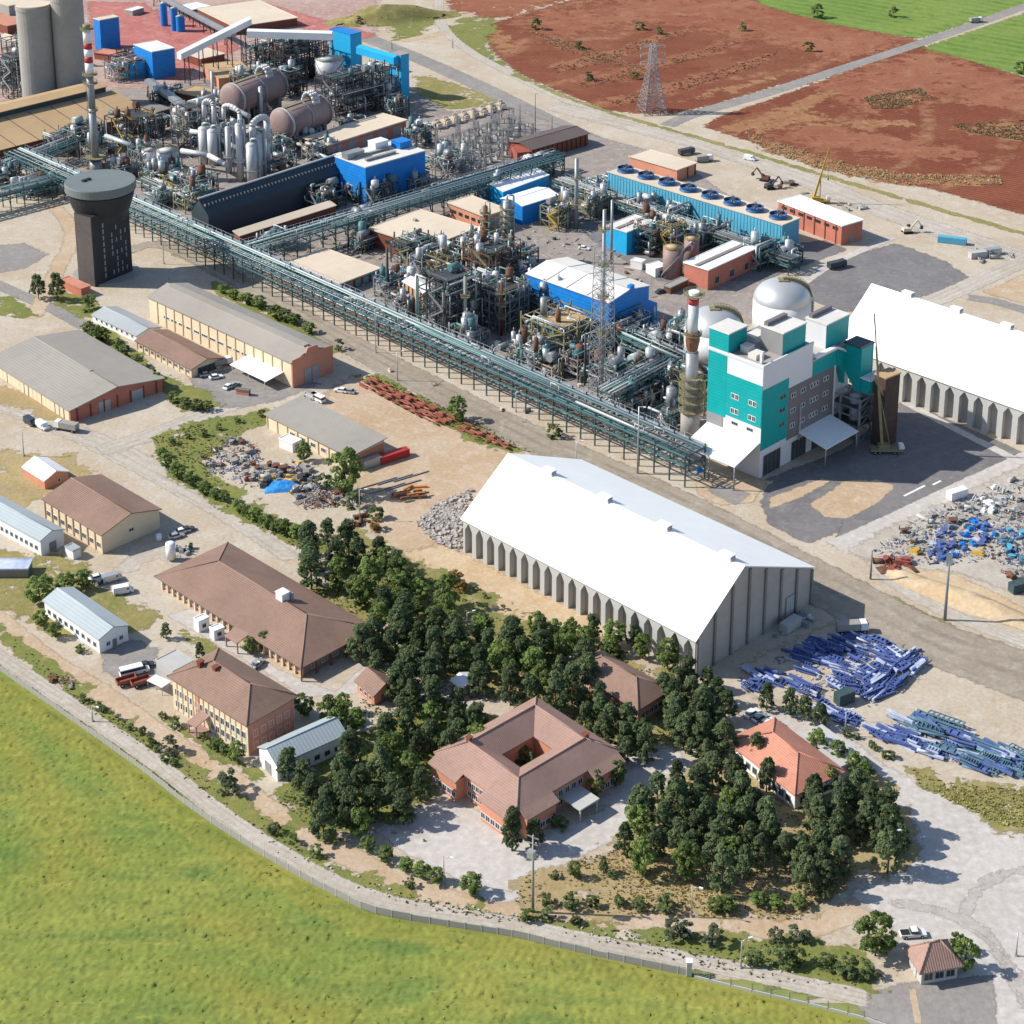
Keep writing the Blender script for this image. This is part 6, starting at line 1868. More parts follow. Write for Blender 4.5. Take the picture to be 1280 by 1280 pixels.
# guyed lattice mast and the transmission tower
def lattice(b, h, w0, w1, n, m=0, t=.16):
    def c(k):
        f = k / n
        w = (w0 + (w1 - w0) * f) / 2
        return [(-w, -w, h * f), (w, -w, h * f), (w, w, h * f), (-w, w, h * f)]
    for k in range(n):
        A, B = c(k), c(k + 1)
        for i in range(4):
            j = (i + 1) % 4
            b.beam(A[i], B[i], t * 1.5, m).beam(A[i], B[j], t, m).beam(A[j], B[i], t, m).beam(B[i], B[j], t, m)
    return b
R_ = T('flare_stack', 'tall thin flare stack inside a square lattice mast in front of the blue building', 'stack', G(752, 500), .5)
hh = hgt(752, 500, 262)
MB().cyl(0, 0, 0, hh, .55, 0, 10).build('stack_pipe', M['steel'], R_)
lattice(MB(), hh * .8, 6.5, 4.2, 16, 0, .11).build('lattice_mast', M['steel'], R_)
for zf in (.35, .55, .72, .9):
    b = MB()
    ringdeck(b, hh * zf, .55, 1.8)
    b.build('platform', M['olive'], R_)
R_ = T('pylon', 'grey steel lattice pylon standing at the edge of the red field', 'pylon', G(814.5, 140), .3)
hh = hgt(814.5, 140, 56)
lattice(MB(), hh * .72, 11.5, 3.2, 9, 0, .2).build('lattice_body', M['steel'], R_)
b = lattice(MB(), hh * .28, 3.2, 2.4, 4, 0, .18)
b.build('lattice_top', M['galv'], R_, (0, 0, hh * .72))
for zf in (.76, .87, .98):
    b = MB()
    b.beam((-6.5, 0, hh * zf), (6.5, 0, hh * zf), .3).beam((-6.5, 0, hh * zf), (0, 0, hh * zf + 1.6), .2).beam((6.5, 0, hh * zf), (0, 0, hh * zf + 1.6), .2)
    for x_ in (-6.2, 6.2):
        b.tube((x_, 0, hh * zf), (x_, 0, hh * zf - 1.8), .2, 0, 6)
    b.build('cross_arm', M['galv'], R_)

# switchyard: portal gantries, breakers
g = MB()
for x_ in (-7, 7):
    lattice(g2 := MB(), 10, 1.1, .7, 5, 0, .08)
    g.add([(v[0] + x_, v[1], v[2]) for v in g2.v], g2.f)
for k in range(10):
    a, c = -7 + 1.4 * k, -7 + 1.4 * (k + 1)
    for (y_, z_) in ((-.4, 9.6), (.4, 9.6), (0, 10.4)):
        g.beam((a, y_, z_), (c, y_, z_), .12)
    g.beam((a, -.4, 9.6), (c, .4, 9.6), .09).beam((a, 0, 10.4), (c, .4, 9.6), .09)
gm = g.mesh('gantry_frame', M['steel'])
ins = MB()
for x_ in (-4.5, 0, 4.5):
    ins.tube((x_, 0, 9.4), (x_, 0, 7.6), .18, 0, 6)
im = ins.mesh('insulators', M['rust'])
ORDS = 'first second third fourth fifth sixth seventh eighth ninth tenth eleventh twelfth thirteenth fourteenth fifteenth sixteenth'.split()
gr0 = None
for i, (x, y, rz) in enumerate(sorted([(560, 196, 0), (580, 190, 0), (600, 184, 0), (622, 176, 0), (576, 206, 0), (598, 200, 0), (620, 192, 0), (642, 184, 0), (592, 216, 0), (614, 208, 0), (560, 182, 1), (584, 174, 1), (606, 166, 1), (636, 168, 1), (652, 176, 1), (628, 158, 1)])):
    p = G(x, y)
    if gr0 is None:
        gr0 = T('gantry', 'lattice portal gantry in the grey switchyard, leftmost of all', 'gantry', p, GRID, 'switchyard gantries')
        link('gantry_frame', gm, gr0)
        link('insulators', im, gr0)['kind'] = 'stuff'
    else:
        dup(gr0, p, GRID + rz * math.pi / 2, 'lattice portal gantry in the grey switchyard, %s counted from the left' % ORDS[i])
bk = MB()
bk.cbox(0, 0, 0, 1.2, 1.2, 1.6).cyl(-.3, 0, 1.6, 4.0, .22, 0, 8).cyl(.3, 0, 1.6, 4.0, .22, 0, 8).tube((-.3, 0, 4), (.3, 0, 4), .15, 0, 6)
bm = bk.mesh('breaker', M['conc_l'])
for i in range(44):
    u, v = (i % 11) / 10, (i // 11) / 3
    p = G(545 + 66 * u + 44 * v + U(-3, 3), 196 - 34 * u + 22 * v + U(-2, 2))
    tag(link('circuit_breaker', bm, None, p, GRID), 'pale circuit breaker on the switchyard gravel', 'circuit breaker', 'switchyard circuit breakers')
tf = MB()
tf.cbox(0, 0, 0, 3.6, 2.6, 3.0).cbox(0, 2.0, .4, 3.2, .9, 2.2).cbox(0, -2.0, .4, 3.2, .9, 2.2)
for k in (-1, 0, 1):
    tf.cyl(k, 0, 3.0, 4.8, .18, 0, 8)
tf.tube((-1.6, 0, 4.2), (1.6, .9, 4.2), .45, 0, 10)
tm_ = tf.mesh('transformer', M['tan'])
for i in range(8):
    p = G(546 + 80 * i / 7, 157 - 24 * i / 7 + 3)
    tag(link('transformer', tm_, None, p, GRID), 'cream transformer in the row along the far side of the switchyard', 'transformer', 'row of transformers')
hall('control_room', 'small red walled room at the corner of the switchyard', 'hut', (647, 204, 192), l=(639, 183), r=(662, 190), roof='flat', wall='rustl', roofm='rustl', over=.1)
# ------------------------------------------------------------------ trees and shrubs
LM = {'pine': leafmat('pine_needles', (0.070, 0.105, 0.050), (0.165, 0.205, 0.090)),
      'broad': leafmat('broad_leaves', (0.105, 0.170, 0.042), (0.250, 0.310, 0.095)),
      'shrub': leafmat('shrub_leaves', (0.085, 0.130, 0.042), (0.205, 0.240, 0.095)),
      'silver': leafmat('grey_green_leaves', (0.085, 0.115, 0.065), (0.190, 0.215, 0.125)),
      'dry': leafmat('ochre_leaves', (0.26, 0.16, 0.05), (0.45, 0.30, 0.10))}

def crown_mesh(kind, seed, nclump, nleaf, leaf, shape):
    """unit crown: radius 1, from z=0 to z=1 (scaled later); leaf sprays gathered in clumps through the volume"""
    rg = np.random.default_rng(seed)
    V, F, TT = [], [], []
    for c in range(nclump):
        z = rg.uniform(0.02, 0.98)
        if shape == 'cone':
            R = (1 - z) ** .7 * (.55 + .45 * min(1, z * 6)) + .08
        elif shape == 'pine':
            R = ((1 - z) ** (.42 if seed % 2 else .6)) * (.62 + .38 * min(1, z * 5)) * (.85 + .3 * rg.random()) + .07
        else:
            R = math.sqrt(max(0.02, 1 - (2 * z - 1) ** 2)) * (.85 + .3 * rg.random())
        a = rg.uniform(0, 2 * math.pi)
        rad = R * math.sqrt(rg.uniform(.25, 1)) * .86
        cx, cy = rad * math.cos(a), rad * math.sin(a)
        cr = rg.uniform(.16, .34)
        base = rg.uniform(0.05, .85)
        n = rg.normal(size=(nleaf, 3))
        n /= np.linalg.norm(n, axis=1)[:, None]
        n[:, 2] = np.abs(n[:, 2]) * 1.0 - .25
        p = np.array([cx, cy, z]) + n * cr * np.array([1, 1, .42]) * (rg.uniform(.55, 1, nleaf)[:, None])
        for k in range(nleaf):
            d = n[k] + np.array([0, 0, .45]) + rg.normal(size=3) * .38
            d /= np.linalg.norm(d)
            t = np.cross(d, rg.normal(size=3))
            t /= np.linalg.norm(t)
            b = np.cross(d, t)
            s = leaf * rg.uniform(.6, 1.3)
            q = p[k]
            o = len(V)
            sz = np.array([1, 1, .45])
            V += [tuple(q + (t * s) * sz), tuple(q + (b * s * .8) * sz), tuple(q - (t * s) * sz), tuple(q - (b * s * .8) * sz)]
            F.append((o, o + 1, o + 2, o + 3))
            tt = min(1, max(0, base + rg.normal() * .16))
            TT += [tt] * 4
    me = bpy.data.meshes.new('crown')
    me.from_pydata(V, [], F)
    at = me.attributes.new('tint', 'FLOAT', 'POINT')
    at.data.foreach_set('value', TT)
    me.materials.append(LM[kind])
    return me

def trunk_mesh(limbs, seed):
    rr = random.Random(seed)
    b = MB()
    b.tube((0, 0, -.05), (0.02, 0.01, .75), .05, 0, 7, .025)
    for k in range(limbs):
        a = rr.uniform(0, 6.28)
        z = rr.uniform(.3, .65)
        b.tube((0, 0, z), (.28 * math.cos(a), .28 * math.sin(a), z + .16), .02, 0, 5, .008)
    return b.mesh('trunk', M['bark'])
CR = {'pine': [crown_mesh('pine', 10 + i, 60, 52, .078, 'pine') for i in range(6)],
      'broad': [crown_mesh('broad', 30 + i, 54, 48, .085, 'round') for i in range(5)],
      'shrub': [crown_mesh('shrub', 50 + i, 30, 40, .105, 'round') for i in range(5)],
      'silver': [crown_mesh('silver', 70 + i, 30, 40, .105, 'round') for i in range(3)],
      'dry': [crown_mesh('dry', 80 + i, 30, 26, .15, 'round') for i in range(2)],
      'cone': [crown_mesh('pine', 90 + i, 56, 46, .085, 'cone') for i in range(3)]}
TR = [trunk_mesh(6, i) for i in range(4)]
rt = random.Random(21)
NT = [0]
def tree(x, y, wpx, kind, label, group, hk=None, cat=None, jit=True):
    Sy = S(y + 8)
    r = wpx / 2 / Sy
    hk = hk or {'pine': 2.9, 'broad': 2.5, 'shrub': 1.45, 'silver': 1.7, 'dry': 1.5, 'cone': 3.6}[kind]
    h = r * hk * rt.uniform(.9, 1.12)
    yb = y + .5 * h * Sy
    O = G(x, yb)
    nm = {'pine': 'pine_tree', 'cone': 'pine_tree', 'broad': 'broadleaf_tree', 'shrub': 'shrub', 'silver': 'shrub', 'dry': 'shrub'}[kind]
    R_ = T(nm, label, cat or ('shrub' if nm == 'shrub' else 'tree'), O, rt.uniform(0, 6.28), group)
    z0 = h * (.16 if kind in ('pine', 'cone') else .14 if kind == 'broad' else .0)
    c = link('crown', rt.choice(CR[kind]), R_, (0, 0, z0))
    c.scale = (r, r * rt.uniform(.88, 1.1), h - z0)
    if kind in ('pine', 'broad', 'cone'):
        t = link('trunk', rt.choice(TR), R_)
        t.scale = (h * .45, h * .45, h * .9)
    else:
        b = link('trunk', rt.choice(TR), R_)
        b.scale = (h * .4, h * .4, h * .6)
    NT[0] += 1
    return R_

LAB = []
def fit(s):
    w = s.split()
    for cut in ('small ', 'large ', 'round ', 'rounded ', 'low ', 'clipped ', 'pale blue ', 'wide grey ', 'dark ', 'concrete ', 'yellow green ', 'grey green ', 'overgrown ', 'leafy ', 'bright ', 'green ', 'scrap ', 'white '):
        if len(s.split()) <= 16:
            break
        s = s.replace(cut, '', 1)
    return s
ORD = 'first second third fourth fifth sixth seventh eighth ninth tenth eleventh twelfth thirteenth fourteenth fifteenth sixteenth seventeenth eighteenth nineteenth twentieth'.split()
def label_groves():
    by = {}
    for t_, k, near, d2 in LAB:
        by.setdefault((k, near[2]), []).append((d2, t_))
    for (k, what), l_ in by.items():
        for i, (_, t_) in enumerate(sorted(l_, key=lambda a: a[0])):
            t_['label'] = fit(('dark pine ' if k == 'pine' else 'bright leafy tree ') + ('closest to ' if i == 0 else '%s closest to ' % ORD[min(i, 19)]) + what)
def inside(p, poly):
    x, y = p
    c = False
    for (x0, y0), (x1, y1) in zip(poly, poly[1:] + poly[:1]):
        if (y0 > y) != (y1 > y) and x < (x1 - x0) * (y - y0) / (y1 - y0) + x0:
            c = not c
    return c
LMK = [(380, 690, 'the gravel road bend above the long office'), (420, 650, 'the scrap yard corner'), (470, 665, 'the sandy yard edge by the red debris'), (500, 700, 'the ochre bushes on the sandy side'), (440, 750, 'the far side of the long tiled office'), (505, 785, 'the shaded path past the tiny kiosk'),
       (355, 960, 'the white prefab hall end'), (440, 930, 'the lawn behind the white prefab hall'), (530, 960, 'the left wall of the courtyard office'), (400, 1045, 'the dirt road bend'), (480, 1025, 'the forecourt corner by the bush row'), (460, 985, 'the middle of the dense grove by the prefab'),
       (490, 880, 'the little orange walled hut'), (575, 860, 'the small white canopy'), (600, 900, 'the back of the courtyard office'), (560, 925, 'the left back corner of the courtyard office'), (590, 800, 'the grassy strip under the buttresses'), (660, 790, 'the middle of the buttressed warehouse side'), (720, 800, 'the hidden brown roofed house'), (740, 855, 'the front of the hidden brown roofed house'), (650, 862, 'the tiled roof peak of the courtyard office'),
       (770, 900, 'the right back roof of the courtyard office'), (815, 930, 'the paved lane behind the courtyard office'), (830, 815, 'the warehouse front corner'), (860, 840, 'the warehouse gable foot'), (910, 860, 'the violet blue steel heap'), (915, 915, 'the left tip of the orange red roof'), (860, 930, 'the straw glade by the paved lane'),
       (800, 1000, 'the upper end of the concrete forecourt'), (795, 1050, 'the broad bright tree by the forecourt'), (850, 960, 'the paved lane above the large grove'), (930, 965, 'the white wall of the orange red roofed house'), (900, 1030, 'the middle of the large grove'), (870, 1090, 'the white street lamp by the dirt road'), (960, 1090, 'the straw gap below the large grove'), (990, 1030, 'the pale lane between the two groves'),
       (1020, 990, 'the front of the orange red roofed house'), (1060, 960, 'the row of bright trees by the yard'), (1110, 990, 'the pale track beside the steel yard'), (1135, 1050, 'the open pale yard'), (1100, 1075, 'the street lamp by the pale yard'), (1050, 1045, 'the straw gap by the pale lane'), (1030, 1095, 'the road end of the pale lane'), (560, 840, 'the tiny white and blue kiosk'), (470, 830, 'the shaded porch end of the long office'), (410, 890, 'the gable of the two storey office'), (540, 760, 'the park edge beside the sandy track')]
def grove(poly, kind, wpx, label, group, sp=.62, mix=None, mlabel=None, lm=None):
    xs, ys = [p[0] for p in poly], [p[1] for p in poly]
    done = []
    for _ in range(900):
        p = (rt.uniform(min(xs), max(xs)), rt.uniform(min(ys), max(ys)))
        if not inside(p, poly):
            continue
        if any(((p[0] - q[0]) / (wpx * sp)) ** 2 + ((p[1] - q[1]) / (wpx * sp * .62)) ** 2 < 1 for q in done):
            continue
        done.append(p)
        k = kind
        lb = label
        if mix and rt.random() < mix[1]:
            k, lb = mix[0], mlabel
        q = rt.uniform(.8, 1.22)
        near = min(LMK, key=lambda a: (a[0] - p[0]) ** 2 + (a[1] - p[1]) ** 2)
        t_ = tree(p[0], p[1], wpx * q, k, lb or 'dark pine', group)
        LAB.append((t_, k, near, (near[0] - p[0]) ** 2 + (near[1] - p[1]) ** 2))
    return len(done)

g0 = 'pines between the long office and the white warehouse'
grove([(380, 672), (420, 655), (455, 672), (500, 706), (512, 745), (500, 780), (470, 768), (430, 728), (380, 712)], 'pine', 30, '', g0, .84, ('broad', .3), '', lm=LMK)
grove([(470, 690), (520, 720), (560, 755), (575, 775), (540, 778), (505, 745)], 'broad', 27, 'bright broadleaf tree at the sandy edge of the clump below the white warehouse', 'broadleaf trees by the sandy yard', .75)
grove([(440, 806), (480, 780), (520, 800), (525, 835), (500, 850), (460, 832)], 'pine', 32, 'dark pine at the end of the long tiled office', 'pines at the end of the long office', .7)
grove([(528, 775), (570, 780), (590, 800), (560, 840), (530, 850), (512, 830)], 'pine', 30, 'dark pine beside the tiny white and blue kiosk', 'pines around the tiny kiosk', .8)
grove([(500, 850), (560, 870), (604, 888), (600, 925), (560, 940), (520, 930), (480, 912), (492, 876)], 'pine', 32, 'dark pine between the little orange hut and the courtyard office', 'pines behind the courtyard office', .76, ('broad', .14), 'bright broadleaf tree among pines near the orange walled hut', lm=LMK)
grove([(376, 880), (440, 876), (450, 900), (430, 908), (390, 885)], 'broad', 24, 'bright leafy tree at the gable of the two storey office', 'leafy trees by the two storey office', .8)
grove([(352, 950), (372, 946), (400, 985), (440, 930), (480, 935), (530, 950), (545, 985), (500, 1010), (452, 1030), (410, 1035), (372, 1000)], 'pine', 36, 'large dark pine in the dense grove below the white prefab hall', 'dense pines below the prefab hall', .78, ('broad', .24), '', lm=LMK)
grove([(565, 790), (620, 782), (690, 790), (735, 812), (742, 850), (720, 862), (680, 868), (640, 856), (600, 850), (575, 820)], 'pine', 32, 'dark pine in the wood behind the courtyard office', 'pines behind the courtyard and brown roofed houses', .82, ('broad', .28), '', lm=LMK)
grove([(715, 868), (748, 866), (792, 905), (815, 915), (806, 938), (782, 935), (740, 905)], 'pine', 30, 'dark pine between the courtyard office and the hidden brown roofed house', 'pines beside the courtyard office corner', .68, lm=LMK)
grove([(585, 785), (640, 775), (720, 778), (770, 782), (840, 812), (860, 812), (856, 822), (800, 812), (700, 792), (640, 790)], 'broad', 26, 'bright green broadleaf tree in front of the white warehouse buttresses', 'broadleaf trees in front of the warehouse', .85, ('pine', .12), 'dark pine in front of the white warehouse buttresses', lm=LMK)
grove([(826, 850), (870, 830), (905, 850), (920, 880), (910, 920), (880, 940), (850, 920), (830, 880)], 'pine', 32, 'dark pine between the warehouse corner and the orange red roof', 'pines by the orange red roofed house', .68, ('broad', .1), 'bright broadleaf tree by the warehouse corner', lm=LMK)
grove([(800, 1000), (835, 968), (885, 954), (925, 972), (955, 1010), (982, 1036), (984, 1066), (950, 1084), (900, 1090), (850, 1085), (815, 1058), (795, 1030)], 'pine', 36, 'dark pine in the large grove beside the concrete forecourt', 'large pine grove beside the forecourt', .72, ('broad', .14), '', lm=LMK)
grove([(1014, 1000), (1042, 984), (1076, 982), (1118, 1018), (1130, 1052), (1104, 1062), (1068, 1044), (1022, 1026)], 'pine', 34, 'dark pine in the grove between orange red roof and pale yard', 'pines between the red roof and the pale yard', .72, ('broad', .08), '', lm=LMK)
grove([(1000, 1050), (1040, 1052), (1055, 1075), (1030, 1100), (1000, 1090)], 'pine', 34, 'dark pine on the strip between the two big groves', 'pines between the two big groves', .7)
for (x, y, w_, k, lb) in ((958, 868, 26, 'pine', 'dark pine standing alone by the violet blue steel heap'), (988, 876, 24, 'pine', 'dark pine, first of the row beside the parked white cars'), (1006, 884, 26, 'pine', 'dark pine, middle of the row beside the parked white cars'), (1024, 892, 24, 'pine', 'dark pine, last of the row beside the parked white cars'),
        (945, 935, 30, 'pine', 'dark pine leaning over the orange red roof corner'), (958, 966, 30, 'pine', 'dark pine against the white front wall of the orange red roofed house'), (1016, 986, 32, 'pine', 'dark pine hiding the front corner of the orange red roofed house'), (1036, 972, 26, 'broad', 'bright tree touching the right eave of the orange red roofed house'), (1020, 926, 28, 'broad', 'bright tree behind the orange red roof, by the asphalt'), (1046, 940, 26, 'broad', 'bright tree in the middle behind the orange red roof'), (1066, 952, 26, 'broad', 'bright tree at the end of the row by the pale yard'), (1080, 962, 24, 'broad', 'bright tree nearest the pale yard track'),
        (640, 1032, 34, 'cone', 'dark pine at the front corner of the courtyard office'), (668, 1040, 26, 'pine', 'dark pine right of the courtyard office corner'), (700, 1026, 26, 'shrub', 'rounded green tree beside the entrance of the courtyard office'), (745, 978, 26, 'broad', 'green tree at the right end of the courtyard office'), (770, 965, 28, 'broad', 'green tree behind the right end of the courtyard office'),
        (802, 1068, 40, 'broad', 'broad bright tree on straw grass by the forecourt'), (780, 1046, 30, 'pine', 'pine at the forecourt edge of the large grove'), (718, 1086, 20, 'broad', 'small round tree on the straw slope'), (754, 1078, 14, 'cone', 'small conical tree at the forecourt edge'), (766, 1092, 14, 'shrub', 'small bush beside the small conical tree'), (692, 1092, 14, 'shrub', 'small bush by the power pole'),
        (1094, 1165, 50, 'broad', 'large round tree beside the white pickup'), (1206, 1192, 34, 'broad', 'round tree behind the gate house'), (1196, 1176, 22, 'broad', 'small tree touching the round tree behind the gate house'),
        (285, 975, 32, 'silver', 'grey green tree by the wide dirt road'), (212, 930, 26, 'silver', 'grey green tree on the verge of the dirt road'), (296, 938, 24, 'broad', 'green tree at the corner of the two storey office'), (330, 800, 20, 'broad', 'green tree by the tiled porch'), (312, 806, 18, 'broad', 'smaller green tree near the tiled porch'), (208, 788, 16, 'pine', 'small dark tree between prefab and concrete yard'), (250, 812, 16, 'pine', 'small dark tree by the garage'),
        (48, 358, 22, 'pine', 'dark tree beside the grey road, left of a pair'), (72, 358, 24, 'pine', 'dark tree beside the grey road, nearest the brick block'), (112, 378, 26, 'shrub', 'bright bush below the dark round tower'),
        (432, 588, 44, 'broad', 'big bright tree at the end of the grey roofed store'), (380, 564, 22, 'broad', 'small tree against the grey roofed store'), (405, 600, 24, 'shrub', 'bush in front of the big bright tree by the scrap'), (440, 625, 26, 'shrub', 'bush on the scrap yard edge below the big tree'), (572, 510, 28, 'broad', 'round tree by the red pipe rows'), (424, 430, 16, 'silver', 'small grey tree near the brick gable'), (693, 538, 22, 'shrub', 'green bush under the long pipe rack'),
        (1022, 14, 22, 'shrub', 'round dark tree in the far green field, left one'), (1116, 15, 17, 'shrub', 'round dark tree in the far green field, right one'), (1010, 58, 16, 'shrub', 'dark tree on the pale red soil by the field road'), (1276, 84, 18, 'shrub', 'dark tree at the right edge of the far green field'), (928, 33, 14, 'shrub', 'small tree on the far edge of the red field'), (670, 30, 18, 'shrub', 'dark bush on the far red field'), (800, 32, 14, 'shrub', 'pair of bushes, left, on the far red field'), (824, 38, 13, 'shrub', 'pair of bushes, right, on the far red field'), (724, 56, 14, 'shrub', 'dark bush in the middle of the red field'), (793, 94, 14, 'shrub', 'green bush left of the pylon'), (736, 95, 14, 'shrub', 'bush on the straw strip left of the pylon'),
        (640, 940, 22, 'broad', 'tree growing inside the planted courtyard, left'), (656, 944, 20, 'broad', 'tree growing inside the planted courtyard, right'), (630, 946, 20, 'pine', 'pine growing inside the planted courtyard, left'), (648, 934, 22, 'pine', 'pine growing at the back of the planted courtyard'), (664, 950, 18, 'pine', 'pine growing inside the planted courtyard, right'), (645, 954, 20, 'shrub', 'bush growing at the front of the planted courtyard'), (560, 738, 36, 'broad', 'broad bright tree beside the ochre bush'), (470, 640, 24, 'shrub', 'bright bush at the sandy yard edge'), (530, 1050, 4, 'shrub', 'tiny bush at the forecourt edge')):
    tree(x, y, w_, k, lb, 'single trees' if k not in ('shrub', 'silver') else 'single bushes')
tree(568, 722, 26, 'dry', 'ochre yellow bush on the sandy yard', 'ochre bushes')
tree(576, 732, 20, 'dry', 'smaller ochre yellow bush in front of the other', 'ochre bushes')
tree(470, 655, 18, 'dry', 'ochre dry bush by the red debris', 'ochre bushes')

def hedge(pts, wpx, kind, label, group, step=.72, hk=None):
    P = [Vector((x, y, 0)) for x, y in pts]
    c_ = 0
    for a, b in zip(P, P[1:]):
        n = max(1, int((b - a).length / (wpx * step)))
        for i in range(n):
            c = a.lerp(b, (i + rt.uniform(.2, .8)) / n)
            tree(c.x + rt.uniform(-2, 2), c.y + rt.uniform(-2, 2), wpx * rt.uniform(.75, 1.2), kind, fit(label + ', %s from its left end' % ORD[min(c_, 19)]), group, hk)
            c_ += 1
hedge([(104, 406), (140, 424), (180, 456), (208, 484)], 20, 'broad', 'bright bush in the hedge along the wide grey roofed hall', 'hedge along the grey roofed hall', .66, 1.8)
hedge([(208, 492), (240, 506), (268, 508)], 18, 'shrub', 'low bush at the end of the hedge near the brown shed', 'bushes at the brown shed')
hedge([(268, 358), (320, 376), (392, 412)], 18, 'broad', 'bush in the hedge behind the long beige shed', 'hedge behind the beige shed', .8, 1.7)
hedge([(200, 560), (214, 585), (250, 604), (300, 634), (350, 658), (390, 672)], 20, 'broad', 'bush in the hedge between gravel road and scrap yard', 'hedge along the gravel road', .68, 1.7)
hedge([(206, 552), (250, 540), (330, 516)], 12, 'shrub', 'low weedy bush on the upper scrap yard edge', 'weedy bushes at the scrap yard', 1.5)
hedge([(40, 735), (62, 738), (90, 726), (112, 722)], 32, 'broad', 'leafy tree behind the pale blue roofed prefab', 'trees behind the prefab hut', .66, 2.0)
hedge([(42, 760), (60, 782), (72, 790)], 26, 'broad', 'dark green tree at the road end of the pale blue roofed prefab', 'trees at the prefab end', .7, 1.9)
hedge([(88, 806), (112, 812)], 16, 'shrub', 'bush against the white wall of the prefab', 'bushes by the prefab wall', .8)
hedge([(100, 868), (140, 890), (180, 918), (200, 940), (222, 958)], 14, 'shrub', 'yellow green bush on the verge between dirt road and gravel track', 'verge bushes by the dirt road', 1.0)
hedge([(200, 892), (224, 905)], 16, 'shrub', 'clipped bush along the front of the two storey office', 'hedge of the two storey office', .7)
hedge([(246, 916), (270, 928), (296, 946)], 17, 'shrub', 'clipped bush past the porch of the two storey office', 'hedge past the office porch', .6)
hedge([(448, 1046), (470, 1062), (500, 1076), (560, 1098)], 22, 'broad', 'round bush in the row along the concrete forecourt', 'row of bushes along the forecourt', .82, 1.7)
hedge([(330, 1030), (375, 1052), (400, 1066)], 20, 'shrub', 'round bush between the dirt road and the gravel track', 'bushes between the two tracks', 1.1)
hedge([(508, 1102), (515, 1106)], 22, 'shrub', 'round bush on the verge, alone by the dirt road bend', 'verge bushes at the bend')
hedge([(575, 1112), (592, 1104)], 26, 'broad', 'tree at the road end of the forecourt', 'trees at the forecourt end', .8, 1.9)
hedge([(652, 1142), (675, 1140), (712, 1148), (746, 1150)], 22, 'shrub', 'bush on the green verge by the gravel track', 'bushes on the lower verge', 1.0)
hedge([(666, 1118), (690, 1124), (730, 1124), (780, 1126), (812, 1128), (840, 1126)], 26, 'shrub', 'grey green bush on the straw slope above the dirt road', 'bushes on the straw slope', .8)
hedge([(868, 1128), (905, 1128), (925, 1122), (960, 1124), (990, 1126), (1010, 1122)], 26, 'broad', 'green bush at the foot of the large pine grove', 'bushes under the large grove', .9, 1.5)
hedge([(828, 1164), (842, 1160), (890, 1168), (906, 1164)], 32, 'silver', 'large rounded bush between dirt road and wall', 'large bushes by the wall', .8)
hedge([(935, 1195), (960, 1200), (985, 1192), (1010, 1198), (1040, 1200), (1070, 1206), (1090, 1210)], 30, 'shrub', 'overgrown bush in the thicket before the gate house', 'thicket before the gate house', .62)
hedge([(960, 1168), (1000, 1166), (1020, 1172)], 22, 'silver', 'grey green bush behind the thicket', 'bushes behind the thicket', .9)
hedge([(1050, 912), (1080, 924), (1110, 942), (1118, 946)], 14, 'shrub', 'low bush in the row along the steel storage ground', 'bushes along the steel yard', .8)
hedge([(700, 800), (740, 806), (790, 820)], 20, 'shrub', 'low leafy bush on the grass below the buttresses', 'low bushes below the buttresses', 1.1)
hedge([(560, 706), (600, 740), (640, 766)], 10, 'shrub', 'weedy tuft bush along the sandy track', 'weeds along the sandy track', 2.2)

label_groves()
# stems and clumps too many to count: one mass each
def tufts(name, poly, n, size, c1, c2, label=None, zs=1.0, seed=3, dens_noise=True):
    rg = np.random.default_rng(seed)
    xs, ys = [p[0] for p in poly], [p[1] for p in poly]
    W_ = [G(*p) for p in poly]
    wx, wy = [p.x for p in W_], [p.y for p in W_]
    wp = [(p.x, p.y) for p in W_]
    V, F, TT = [], [], []
    k = 0
    tries = 0
    while k < n and tries < n * 4:
        tries += 1
        x, y = rg.uniform(min(wx), max(wx)), rg.uniform(min(wy), max(wy))
        if not inside((x, y), wp):
            continue
        nz = mnoise.noise((x * .045, y * .045, seed)) + .5 * mnoise.noise((x * .2, y * .2, seed + 4))
        if dens_noise and rg.random() > .62 + nz:
            continue
        k += 1
        s = size * rg.uniform(.5, 1.35)
        t0 = min(1, max(0, .45 + .55 * nz + rg.normal() * .16))
        for j in range(3):
            a = rg.uniform(0, 6.28)
            ca, sa = math.cos(a), math.sin(a)
            lx, ly = rg.normal() * .35, rg.normal() * .35
            o = len(V)
            V += [(x - ca * s * .6, y - sa * s * .6, .02), (x + ca * s * .6, y + sa * s * .6, .02), (x + lx * s, y + ly * s, .05 + s * zs * rg.uniform(.5, 1.0))]
            F.append((o, o + 1, o + 2))
            TT += [t0 * .7, t0 * .7, min(1, t0 + .15)]
    me = bpy.data.meshes.new(name)
    me.from_pydata(V, [], F)
    at = me.attributes.new('tint', 'FLOAT', 'POINT')
    at.data.foreach_set('value', TT)
    m = leafmat(name + '_blades', c1, c2)
    me.materials.append(m)
    o = link(name, me)
    o['kind'] = 'stuff'
    if label:
        o['label'] = label
    return o
CROPV = [(-60, 812), (0, 846), (60, 886), (120, 928), (180, 971), (240, 1017), (300, 1057), (360, 1093), (420, 1124), (470, 1146), (560, 1160), (640, 1173), (700, 1187), (780, 1205), (860, 1223), (940, 1244), (1010, 1261), (1080, 1281), (1140, 1330), (-60, 1330)]
x_, y_, sd_, q_ = grid_patch(CROPV, .3, .5)
rg = np.random.default_rng(5)
n_ = len(x_)
lowf = np.sin(x_ * .31 + 2 * np.sin(y_ * .17)) * np.sin(y_ * .27 + 1.7 * np.sin(x_ * .13))
